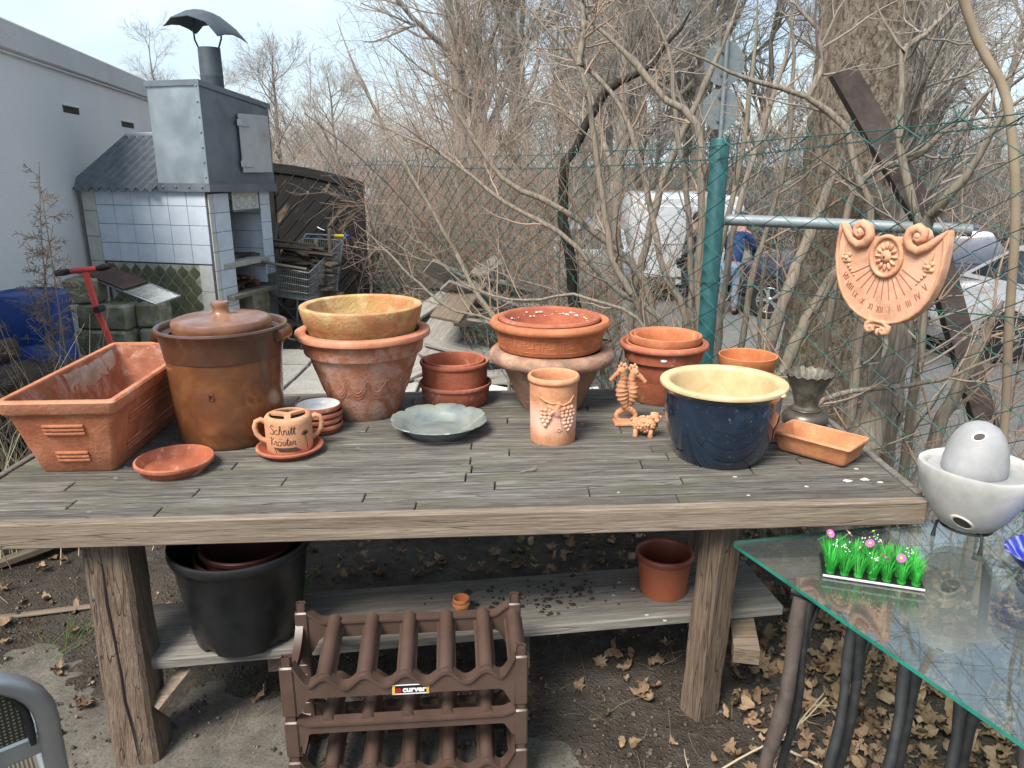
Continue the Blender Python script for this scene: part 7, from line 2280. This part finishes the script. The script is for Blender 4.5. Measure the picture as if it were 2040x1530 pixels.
Rl = np.tile(np.linspace(.13, .04, 12), (5, 1))
l1 = grow(limbs, Rl, 9, (.8, 2.2), (30, 60), .45, 8, .04, .1, .25)
l2 = grow(*l1, 6, (.3, .9), (25, 55), .5, 5, .02, .13)
link_mesh('crown', np_mesh('crown', *join_np([tubes(limbs, Rl, 8), tubes(*l1, 5), tubes(*l2, 4)])), MT['bark_far'], bt)
bmm = G().ribbon([(1.63, 4.02, 2.10), (2.13, 3.95, 1.37), (3.05, 3.9, -.75)], .115, .085, (0, 1, .2))
tag(bmm.build('leaning_beam', MT['beam'], None, 25), 'dark rusty beam leaning across the big tree trunk behind the fence', 'beam')
g = G()
pts_ = [(1.58, 3.02, 1.06), (1.59, 3.02, .93), (1.56, 3.03, .78), (1.53, 3.02, .62), (1.49, 3.01, .45), (1.44, 3.02, .25), (1.42, 3.03, -.22)]
pp = resample(pts_, 20)
g.tube([tuple(q) for q in pp], [.03 + .04 * min(1, k / 8) * (1 + .22 * math.sin(k * 1.7)) for k in range(20)], 14)
g.v = [(x + .008 * math.sin(z * 60 + x * 90), y, z) for x, y, z in g.v]
tag(g.build('dead_stump', MT['bark_stem'], None, 60), 'twisted barkless dead stump behind the fence under the sundial', 'stump')

# ------------------------------------------------------------------ thicket behind the scrap pile
def thicket(name, label, x, y, n, h, spread, lean, twigm, dens=(9, 6), r0=(.005, .0125), cat='shrub', group=None):
    gz = float(ground_z(x, y))
    t = thing(name, label, cat, (x, y, gz), group=group)
    K = 10
    P = np.empty((n, K, 3))
    P[:, 0] = np.stack([rng.normal(0, spread * .22, n), rng.normal(0, spread * .22, n), np.full(n, -.05)], 1)
    d = np.stack([rng.normal(lean[0], .32, n), rng.normal(lean[1], .32, n), np.full(n, 1.)], 1)
    d /= np.linalg.norm(d, axis=1, keepdims=True)
    ln = rng.uniform(.55, 1.0, n) * h
    for k in range(1, K):
        P[:, k] = P[:, k - 1] + d * (ln / (K - 1))[:, None]
        d = d + rng.normal(size=(n, 3)) * .09 + np.array([0, 0, .02])
        d /= np.linalg.norm(d, axis=1, keepdims=True)
    Rr = rng.uniform(r0[0], r0[1], n)[:, None] * np.linspace(1, .25, K)[None]
    V, F = tubes(P, Rr, 6)
    link_mesh('stems', np_mesh('stems', V, F), MT['bark_stem'], t)
    A1 = grow(P, Rr, dens[0], (h * .14, h * .36), (22, 55), .5, 7, .03, .11, .2, .006)
    A2 = grow(*A1, dens[1] + 2, (h * .05, h * .15), (22, 55), .6, 4, .03, .13, .1, .0026)
    tag(link_mesh('twigs', np_mesh('twigs', *join_np([tubes(A1[0], np.maximum(A1[1], .0016), 4), tubes(A2[0], np.maximum(A2[1], .0014), 3)])), twigm, t), kind='stuff')
    return t
TH = [(-1.0, 8.6, 20, 2.9, 1.2, (-.10, .0), 'twig_pink', 'reddish bare bush rising behind the pallet compost bin'),
      (-.30, 8.2, 16, 3.6, 1.2, (-.12, .0), 'twig_pink', 'dense reddish bush right behind the scrap board pile'),
      (.25, 7.3, 14, 3.9, 1.2, (-.30, -.05), 'twig_brown', 'brown bare bush behind the right half of the scrap pile'),
      (.75, 6.6, 12, 4.0, 1.1, (-.28, .0), 'twig_brown', 'tall brown bush beyond the fence, behind the key-patterned bowl'),
      (.95, 6.2, 9, 3.9, 1.1, (-.22, .05), 'twig_grey', 'grey bare bush beyond the fence, left of the green post'),
      (-1.6, 10.6, 18, 3.2, 1.4, (.05, 0), 'twig_pink', 'pinkish bush far behind the black gate end'),
      (.2, 10.0, 14, 5.2, 1.6, (-.18, 0), 'twig_brown', 'tall dense bush filling the middle of the thicket'),
      (-.7, 11.5, 13, 4.6, 1.6, (-.20, 0), 'twig_pink', 'tall reddish bush at the left end of the thicket'),
      (1.5, 9.8, 7, 5.6, 1.6, (-.10, 0), 'twig_grey', 'tall grey bush at the right end of the thicket'),
      (2.9, 6.6, 5, 3.6, 1.3, (.12, 0), 'twig_grey', 'thin bare bush on the bank behind the big trunk'),
      (3.3, 5.0, 5, 2.9, 1.2, (.15, .1), 'twig_grey', 'low bare bush on the bank right of the big trunk'),
      (2.7, 3.5, 5, 2.3, 1.0, (.1, .1), 'twig_brown', 'low twiggy bush by the fence below the right-hand stems'),
      (1.75, 3.7, 8, 1.0, .8, (0, .1), 'twig_dry', 'low dry undergrowth at the foot of the dead stump')]
for x, y, n, h, sp, lean, tm, lab in TH:
    thicket('thicket_bush', lab, x, y, n, h, sp, lean, MT[tm])
# low bramble mass under the thicket: nobody could count these
g_parts = []
def mess(n, box, L, r, K=5, up=.0, jit=.35):
    P = np.empty((n, K, 3))
    P[:, 0] = np.stack([rng.uniform(box[0], box[1], n), rng.uniform(box[2], box[3], n), np.zeros(n)], 1)
    P[:, 0, 2] = ground_z(P[:, 0, 0], P[:, 0, 1]) + rng.uniform(0, box[4], n) ** 1.0
    d = rng.normal(size=(n, 3)); d[:, 2] = np.abs(d[:, 2]) * .7 + up
    d /= np.linalg.norm(d, axis=1, keepdims=True)
    ln = rng.uniform(L[0], L[1], n)
    for k in range(1, K):
        P[:, k] = P[:, k - 1] + d * (ln / (K - 1))[:, None]
        d += rng.normal(size=(n, 3)) * jit; d[:, 2] -= .05
        d /= np.linalg.norm(d, axis=1, keepdims=True)
    return tubes(P, rng.uniform(r[0], r[1], n)[:, None] * np.linspace(1, .4, K)[None], 3)
V, F = join_np([mess(2000, (-1.4, 1.0, 8.2, 10.5, 1.5), (.3, 1.1), (.002, .005)), mess(420, (.1, 1.3, 5.4, 7.6, 1.2), (.3, .9), (.002, .004)), mess(2600, (-7, .3, 12.5, 21, 1.9), (.5, 1.4), (.004, .009), 5, .3, .25), mess(420, (1.2, 2.6, 3.3, 4.6, .5), (.2, .6), (.0015, .003))])
tag(link_mesh('bramble', np_mesh('bramble', V, F), MT['twig_brown']), 'tangle of dry bramble and undergrowth beyond the fence', 'bramble', kind='stuff')
V, F = mess(15000, (-9, 34, 23, 31, 3.6), (.7, 2.2), (.006, .016), 4, .5, .25)
tag(link_mesh('far_hedge', np_mesh('far_hedge', V, F), MT['twig_far']), 'brown winter hedge along the far side of the parking lot', 'hedge', kind='stuff')

# ------------------------------------------------------------------ bare trees beyond the lot
def tree_meshes(h, r, seed, nl=11, nb=8, nt=7, ns=4, spread=1.0, trunk_k=.95, ang=(30, 58)):
    global rng
    keep = rng
    rng = np.random.default_rng(seed)
    K = 14
    tr_ = np.zeros((1, K, 3)); tr_[0, :, 2] = np.linspace(-.3, h * trunk_k, K)
    tr_[0, :, 0] = np.cumsum(rng.normal(0, .05 * h / 10, K)); tr_[0, :, 1] = np.cumsum(rng.normal(0, .05 * h / 10, K))
    Rt = np.linspace(r, r * .18, K)[None]
    l1 = grow(tr_, Rt, nl, (h * .28 * spread, h * .5 * spread), ang, .6, 9, .06, .09, .25, fall=.6)
    l2 = grow(*l1, nb, (h * .10, h * .24), (25, 55), .55, 7, .05, .1, .2)
    l3 = grow(*l2, nt, (h * .045, h * .12), (22, 50), .6, 5, .04, .12, .15)
    l4 = grow(*l3, ns, (h * .02, h * .06), (22, 50), .7, 3, .04, .12, .2)
    rng = keep
    mn = .0045
    trunk = np_mesh('trunk', *join_np([tubes(tr_, Rt, 9), tubes(l1[0], l1[1], 6)]))
    crown = np_mesh('crown', *join_np([tubes(l2[0], np.maximum(l2[1], mn), 4), tubes(l3[0], np.maximum(l3[1], mn * .8), 3), tubes(l4[0], np.maximum(l4[1], mn * .65), 3)]))
    return trunk, crown
kinds = [tree_meshes(11.5, .17, 101, 17, 8, 7, 3, .75, 1, (24, 48)), tree_meshes(9.5, .13, 102, 15, 8, 7, 3, .75, 1, (22, 45)), tree_meshes(13, .20, 103, 18, 8, 7, 3, .7, 1, (22, 46)), tree_meshes(7.5, .12, 104, 16, 8, 7, 3, .8, .95, (35, 65))]
def tree(label, x, y, k, rz, s, zb=None, group=None, name='bare_tree'):
    z = float(ground_z(x, y)) if zb is None else zb
    t = thing(name, label, 'tree', (x, y, z), rz, group)
    t.scale = (s, s, s)
    link_mesh('trunk', kinds[k][0], MT['bark_far'], t)
    link_mesh('crown', kinds[k][1], MT['twig_far'], t)
    return t
tree('lone bare tree standing above the black gate, right of the stove pipe', -6.25, 21, 3, .4, .74)
tree('bushy bare tree behind the arched gate with brownish twigs', -4.35, 20, 3, 2.4, .66)
tree('bare treetop showing over the coping of the white outbuilding', -11.6, 26, 1, 1.0, .56)
tree('second bare treetop over the white outbuilding, beside the stove pipe', -9.6, 27, 1, 3.0, .53)
ra = random.Random(31)
far = []
for i in range(26):
    y = ra.uniform(16, 38)
    lo, hi = (-.10 * y + .5, .74 * y)
    x = lo + (hi - lo) * ((i * .618) % 1)
    if y < 21 and x > 2.6: y += 7
    far.append((x, y))
for i, (x, y) in enumerate(far):
    tree('tall bare tree in the belt of trees beyond the parking lot', x, y, i % 3, ra.uniform(0, 6), ra.uniform(.8, 1.15), group='trees beyond the parking lot')
for x, y, k, s, lab in ((1.55, 11.5, 1, .95, 'tall slim tree with greenish trunk rising out of the thicket'), (2.6, 20.5, 1, .9, 'bare tree standing behind the white van'), (-.6, 14, 2, .72, 'bare tree at the left end of the tree belt, above the thicket'), (4.6, 9.0, 1, .72, 'young bare tree on the bank behind the big trunk'), (6.5, 8.2, 1, .8, 'young bare tree at the edge of the lot, right of the big trunk'), (5.2, 6.3, 3, .62, 'young bare tree on the bank close behind the sundial')):
    tree(lab, x, y, k, x * 3, s)

# ------------------------------------------------------------------ leaves, weeds, straw
def leaf_shape(seed, s=1.0):
    rr = random.Random(seed)
    lob = [(0, -1), (.35, -.75), (.3, -.45), (.85, -.55), (.7, -.15), (1.0, .15), (.5, .25), (.55, .7), (.2, .55), (0, 1.05), (-.2, .55), (-.55, .7), (-.5, .25), (-1.0, .15), (-.7, -.15), (-.85, -.55), (-.3, -.45), (-.35, -.75)]
    if seed % 2:
        lob = [(.62 * math.sin(q) * rr.uniform(.75, 1.1), -math.cos(q) * rr.uniform(.85, 1.1)) for q in np.linspace(0, 2 * pi, 18, endpoint=False)]
    curl = rr.uniform(.5, 1.5); tw = rr.uniform(-1.1, 1.1)
    lob = [(x * rr.uniform(.6, .95), y * rr.uniform(.8, 1.1)) for x, y in lob]
    def lift(x, y): return curl * (x * x * .55 + .35 * y * y) * .5 + tw * x * y * .4 + .10 * math.sin(6 * x + seed) * abs(y)
    vs = [(0, 0, .02)] + [(x * .5, y * .5, lift(x * .5, y * .5) - .03 * (k % 2)) for k, (x, y) in enumerate(lob)] + [(x * (1 + rr.uniform(-.12, .12)), y * (1 + rr.uniform(-.12, .12)), lift(x, y) + rr.uniform(-.16, .25)) for x, y in lob]
    n = len(lob)
    fs = [(0, 1 + k, 1 + (k + 1) % n) for k in range(n)] + [(1 + k, 1 + n + k, 1 + n + (k + 1) % n, 1 + (k + 1) % n) for k in range(n)]
    kx, ky = rr.uniform(-1.5, 1.9), rr.uniform(-.9, 1.2)
    def roll(p):
        x, y, z = p
        a = x * kx
        x, z = math.sin(a) / kx, z + (1 - math.cos(a)) / kx
        b = y * ky
        return (x, math.sin(b) / ky, z + (1 - math.cos(b)) / ky)
    vs = [roll(p) for p in vs]
    zm = min(p[2] for p in vs)
    g = G(); g.add([(x, y, z - zm - .12) for x, y, z in vs], fs)
    return g
leaf_g = [leaf_shape(k + 3) for k in range(6)]
leaf_me = [g.mesh('fallen_leaf', 50) for g in leaf_g]
def leafz(x, y): return float(ground_z(x, y))
ra = random.Random(77)
spots = []
while len(spots) < 110:
    k = ra.random()
    if k < .62: x, y = ra.gauss(1.15, .42), ra.gauss(2.05, .45)
    elif k < .78: x, y = ra.uniform(-.4, .9), ra.uniform(2.5, 3.25)
    elif k < .9: x, y = ra.uniform(-1.9, -1.2), ra.uniform(1.75, 2.6)
    else: x, y = ra.uniform(-.9, .8), ra.uniform(1.5, 2.5)
    if .5 < x < .68 and 1.88 < y < 2.1: continue
    if -1.2 < x < -.97 and 1.7 < y < 1.95: continue
    if -.62 < x < .08 and 1.55 < y < 1.95: continue
    spots.append((x, y))
for i, (x, y) in enumerate(spots):
    s = ra.uniform(.022, .042)
    o = link_mesh('fallen_leaf', leaf_me[i % 6], MT['leaf_dry'], None, (x, y, leafz(x, y) + .012 + (.012 if y < 2 and x < -.4 else 0)), (ra.uniform(-.5, .5), ra.uniform(-.5, .5), ra.uniform(0, 6)), (s, s, s))
    tag(o, 'dry curled brown leaf lying on the soil', 'leaf', 'fallen leaves around the tables')
def litter(n, sampler, smin, smax, lift):
    Vs, Fs, off = [], [], 0
    base = [(np.array(g.v), g.f) for g in leaf_g]
    tri = []
    for v, f in base:
        q = []
        for a in f: q += [a] if len(a) == 3 else [(a[0], a[1], a[2]), (a[0], a[2], a[3])]
        tri.append((v, np.array(q)))
    for i in range(n):
        v, f = tri[i % 6]
        x, y = sampler()
        s = rng.uniform(smin, smax)
        e = Euler((rng.normal(0, .5), rng.normal(0, .5), rng.uniform(0, 6.3))).to_matrix()
        w = (v * s) @ np.array(e).T
        w[:, 0] += x; w[:, 1] += y; w[:, 2] += leafz(x, y) + lift * rng.uniform(.3, 1.2)
        Vs.append(w); Fs.append(f + off); off += len(w)
    return np.concatenate(Vs), np.concatenate(Fs)
def smp_fence():
    t = rng.uniform(-2.6, 4.5); o_ = rng.normal(.15, .38)
    return FP[0] + FD[0] * t + FN[0] * o_, FP[1] + FD[1] * t + FN[1] * o_
def smp_right(): return rng.normal(1.25, .36), rng.normal(2.05, .5)
def smp_back(): return rng.uniform(-.9, .9), rng.uniform(2.75, 3.9)
def smp_wide(): return rng.uniform(-2.2, 1.2), rng.uniform(1.3, 3.4)
def smp_left(): return rng.uniform(-3.0, -1.7), rng.uniform(2.3, 4.4)
m_ = join_np([litter(900, smp_fence, .02, .04, .03), litter(950, smp_right, .018, .042, .03), litter(260, smp_back, .018, .036, .03), litter(150, smp_wide, .006, .014, .008), litter(160, smp_left, .015, .035, .03)])
tag(link_mesh('leaf_litter', np_mesh('leaf_litter', *m_), MT['leaf_dry']), 'drift of dry brown leaves along the fence and under the tables', 'leaf litter', kind='stuff')
# pebbles and crumbs of earth
g = G()
Vs, Fs, off = [], [], 0
ico = G().ball((0, 0, 0), 1, 5, 4)
vb = np.array(ico.v)
tri = []
for a in ico.f: tri += [a] if len(a) == 3 else [(a[0], a[1], a[2]), (a[0], a[2], a[3])]
tri = np.array(tri)
for i in range(5200):
    x, y = rng.uniform(-2.2, 1.6), 1.15 + abs(rng.normal(0, .9))
    s = .0022 + abs(rng.normal(0, .0032)) + (.008 if i % 130 == 0 else 0)
    w = vb * s * rng.uniform(.6, 1.2, 3) + rng.normal(0, .15 * s, vb.shape)
    w += np.array([x, y, leafz(x, y) + s * .3 + (.016 if path_in(np.array(x), np.array(y)) > .1 else 0)])
    Vs.append(w); Fs.append(tri + off); off += len(w)
peb = np_mesh('gravel', np.concatenate(Vs), np.concatenate(Fs), False)
m = NT('crumbs', .95, 0, .2)
m.color(m.ramp(m.noise(m.co((1, 1, 1), False), 31, 2), (.3, (.03, .023, .018)), (.5, (.075, .06, .048)), (.64, (.17, .15, .125)), (.75, (.33, .31, .28))))
tag(link_mesh('gravel', peb, m.mat), 'small stones and crumbs of earth strewn over the soil', 'gravel', kind='stuff')
# straw and dead grass on the left, dry runners on the right
def blades(n, sampler, L, r, lean=.5, K=5, up=1.0):
    P = np.empty((n, K, 3))
    xy = np.array([sampler() for _ in range(n)])
    P[:, 0] = np.stack([xy[:, 0], xy[:, 1], ground_z(xy[:, 0], xy[:, 1])], 1)
    d = rng.normal(0, lean, (n, 3)); d[:, 2] = np.abs(d[:, 2]) * .4 + up
    d /= np.linalg.norm(d, axis=1, keepdims=True)
    ln = rng.uniform(L[0], L[1], n)
    bend = rng.normal(0, .12, (n, 3)); bend[:, 2] = -.06
    for k in range(1, K):
        P[:, k] = P[:, k - 1] + d * (ln / (K - 1))[:, None]
        d = d + bend; d /= np.linalg.norm(d, axis=1, keepdims=True)
    return tubes(P, np.full((n, 1), r) * np.linspace(1, .25, K)[None], 3)
def s1(): return rng.normal(-2.3, .22), rng.normal(3.3, .35)
def s2(): return rng.normal(-2.75, .25), rng.normal(4.1, .3)
tag(link_mesh('dead_grass', np_mesh('dead_grass', *join_np([blades(230, s1, (.35, 1.05), .0028, .32), blades(120, s2, (.3, .8), .0025, .4)])), MT['straw']), 'dry straw-coloured grass beside the long planter', 'dead grass', kind='stuff')
def s3(): c = [(-1.62, 2.32), (-.86, 2.72), (-.45, 2.35), (.05, 2.9)][int(rng.integers(4))]; return rng.normal(c[0], .045), rng.normal(c[1], .045)
tag(link_mesh('grass_tufts', np_mesh('grass_tufts', *blades(90, s3, (.05, .14), .0014, .7)), MT['green_weed']), 'sparse tufts of green and dry grass on the soil under the table', 'grass', kind='stuff')
def s4(): return rng.uniform(-.9, 1.5), rng.uniform(1.4, 2.7)
V, F = blades(240, s4, (.04, .16), .0010, 1.0, 5, .06)
tag(link_mesh('dry_stalks', np_mesh('dry_stalks', V, F), MT['twig_dry']), 'short dry stalks lying scattered on the soil', 'stalks', kind='stuff')
for k, (pts_, lab) in enumerate((([(.36, 1.42, .02), (.47, 1.62, .03), (.62, 1.72, .05), (.82, 1.83, .06), (.95, 1.92, .10)], 'long dry runner arching over the soil right of the bottle rack'), ([(.70, 1.55, .02), (.72, 1.68, .05), (.84, 1.84, .07), (.98, 2.0, .05)], 'shorter dry runner crossing the long one on the soil'), ([(.80, 1.78, .03), (.93, 1.66, .03), (1.05, 1.52, .02)], 'straight dry stalk lying below the glass table edge'))):
    p = resample(pts_, 18)
    p[:, 2] = np.maximum(p[:, 2], ground_z(p[:, 0], p[:, 1]) + .006)
    P1 = p[None]; R1 = np.linspace(.0042, .0022, 18)[None]
    A1 = grow(P1, R1, 4, (.06, .2), (25, 60), .7, 6, .0, .12)
    A1[0][:, :, 2] = np.maximum(A1[0][:, :, 2], .012)
    tag(link_mesh('dry_runner', np_mesh('dry_runner', *join_np([tubes(P1, R1, 6), tubes(A1[0], A1[1], 4)])), MT['straw']), lab, 'stalk')
# tall dead weeds by the white wall
for k, (x, y, h, lx, lab) in enumerate(((-2.36, 3.72, 1.66, .10, 'tall dead weed with feathery tips in front of the white wall'), (-2.20, 3.60, 1.55, .0, 'straight dead weed stalk beside the feathery one'), (-2.26, 3.2, 1.25, -.12, 'dead weed leaning over the logs by the long planter'), (-2.55, 3.9, 1.35, .2, 'dead weed bending towards the red weed puller'), (-2.38, 3.05, 1.75, -.30, 'drooping dead weed hanging in from the edge of the yard'))):
    P1 = resample([(x, y, 0), (x + lx * .3, y, h * .4), (x + lx * .5, y + .02, h * .75), (x + lx, y + .03, h)], 22)[None]
    R1 = np.linspace(.0055, .0018, 22)[None]
    A1 = grow(P1, R1, 38, (.07, .30), (35, 75), .5, 7, -.12, .12, .35, .002)
    A2 = grow(*A1, 12, (.015, .06), (30, 80), .8, 3, -.08, .2, .3, .0018)
    t = thing('dead_weed', lab, 'weed', (x, y, 0))
    o_ = np.array([x, y, 0])
    link_mesh('stalk', np_mesh('stalk', *tubes(P1 - o_, R1, 6)), MT['weed'], t)
    link_mesh('dry_sprays', np_mesh('dry_sprays', *join_np([tubes(A1[0] - o_, np.maximum(A1[1], .0012), 4), tubes(A2[0] - o_, np.maximum(A2[1], .0016), 3)])), MT['weed'], t)
# ------------------------------------------------------------------ terracotta figures on the table
sh_ = thing('seahorse_figurine', 'terracotta figurine of two seahorses on a small plinth', 'figurine', (.405, 2.535, T), R(4))
G().box((.0, 0, .007), (.088, .062, .014), .004).build('plinth', MT['tc_figure'], sh_)
def seahorse(sx, name):
    g = G()
    pts_ = [(sx * -.010, -.006, .018), (sx * -.026, -.004, .022), (sx * -.032, .0, .036), (sx * -.018, .004, .050), (sx * .004, .002, .062), (sx * .014, 0, .082), (sx * .022, 0, .105), (sx * .026, 0, .130), (sx * .024, 0, .152), (sx * .021, 0, .170), (sx * .026, 0, .186), (sx * .036, 0, .196)]
    rad = [.006, .008, .010, .012, .013, .016, .021, .023, .020, .015, .015, .013]
    pp_ = resample(pts_, 46)
    rr = np.interp(np.linspace(0, 1, 46), np.linspace(0, 1, len(rad)), rad)
    rr = [r_ * (1 + (.13 if k % 3 == 0 else -.04)) for k, r_ in enumerate(rr)]
    g.tube([tuple(p) for p in pp_], rr, 14)
    g.tube([(sx * .030, 0, .194), (sx * .052, -.004, .184), (sx * .066, -.006, .171), (sx * .072, -.007, .164)], [.013, .009, .0075, .009], 10)
    g.ball((sx * .030, 0, .196), .0165, 12, 8, (1.1, .95, 1))
    for k in range(5):
        a = R(50 + k * 25)
        g.ball((sx * (.026 + .018 * math.cos(a)), 0, .200 + .020 * math.sin(a) * (.8 + .3 * (k % 2))), .006, 7, 5, (1, .7, 1.4))
    for s in (-1, 1): g.ball((sx * .040, s * .0135, .199), .0045, 8, 6)
    for k in range(6): g.ball((sx * (.000 + .002 * k) - sx * .004, 0, .100 + k * .013), .0085, 7, 5, (1, .4, .9))
    g.v = [(x * .92, y * .92, z) for x, y, z in g.v]
    return g.build(name, MT['tc_figure'], sh_, 60)
a_ = seahorse(-1, 'seahorse'); a_.location = (.004, 0, .0)
b_ = seahorse(1, 'seahorse'); b_.location = (-.002, .014, -.008); b_.rotation_euler = (0, 0, R(-12))
la = thing('lamb_figurine', 'small curly terracotta lamb figurine beside the blue pot', 'figurine', (.448, 2.418, T), R(-12))
g = G()
rr = random.Random(6)
g.ball((0, 0, .040), .028, 16, 10, (1.45, .95, .92))
g.ball((.024, 0, .048), .024, 14, 9)
for k in range(150):
    u = rr.uniform(-1, 1); a = rr.uniform(0, 2 * pi); q = math.sqrt(1 - u * u)
    g.ball((.004 + .0405 * u, .0262 * q * math.cos(a), .041 + .0255 * q * math.sin(a)), rr.uniform(.0042, .0062), 6, 5)
g.build('fleece', MT['tc_figure'], la, 180)
for x, y in ((-.026, -.013), (-.024, .014), (.024, -.013), (.026, .014)):
    G().lathe([(0, 0), (.0085, 0), (.0095, .004), (.008, .012), (.0085, .024), (0, .03)], 14).build('leg', MT['tc_figure'], la, 60, loc=(x, y, 0))
g = G()
g.ball((.036, -.008, .070), .0165, 12, 9, (1.0, .9, 1.0)); g.ball((.044, -.019, .064), .0105, 10, 7, (.9, 1.2, .8))
g.build('head', MT['tc_figure'], la, 60)
g = G()
for k in range(26):
    a = rr.uniform(0, 2 * pi); q = rr.uniform(0, .015)
    g.ball((.033 + q * math.cos(a), -.003 + q * math.sin(a), .083 - q * .35), .005, 6, 5)
g.build('curly_crown', MT['tc_figure'], la, 180)
for s in (-1, 1):
    G().ball((.036 + s * .0165, -.008 + s * .004, .068), .009, 8, 6, (.9, .5, 1.1)).build('ear', MT['tc_figure'], la, 60)
    G().ball((.0395 + s * .007, -.0225, .0705), .0022, 6, 5).build('eye', MT['ink'], la, 60)
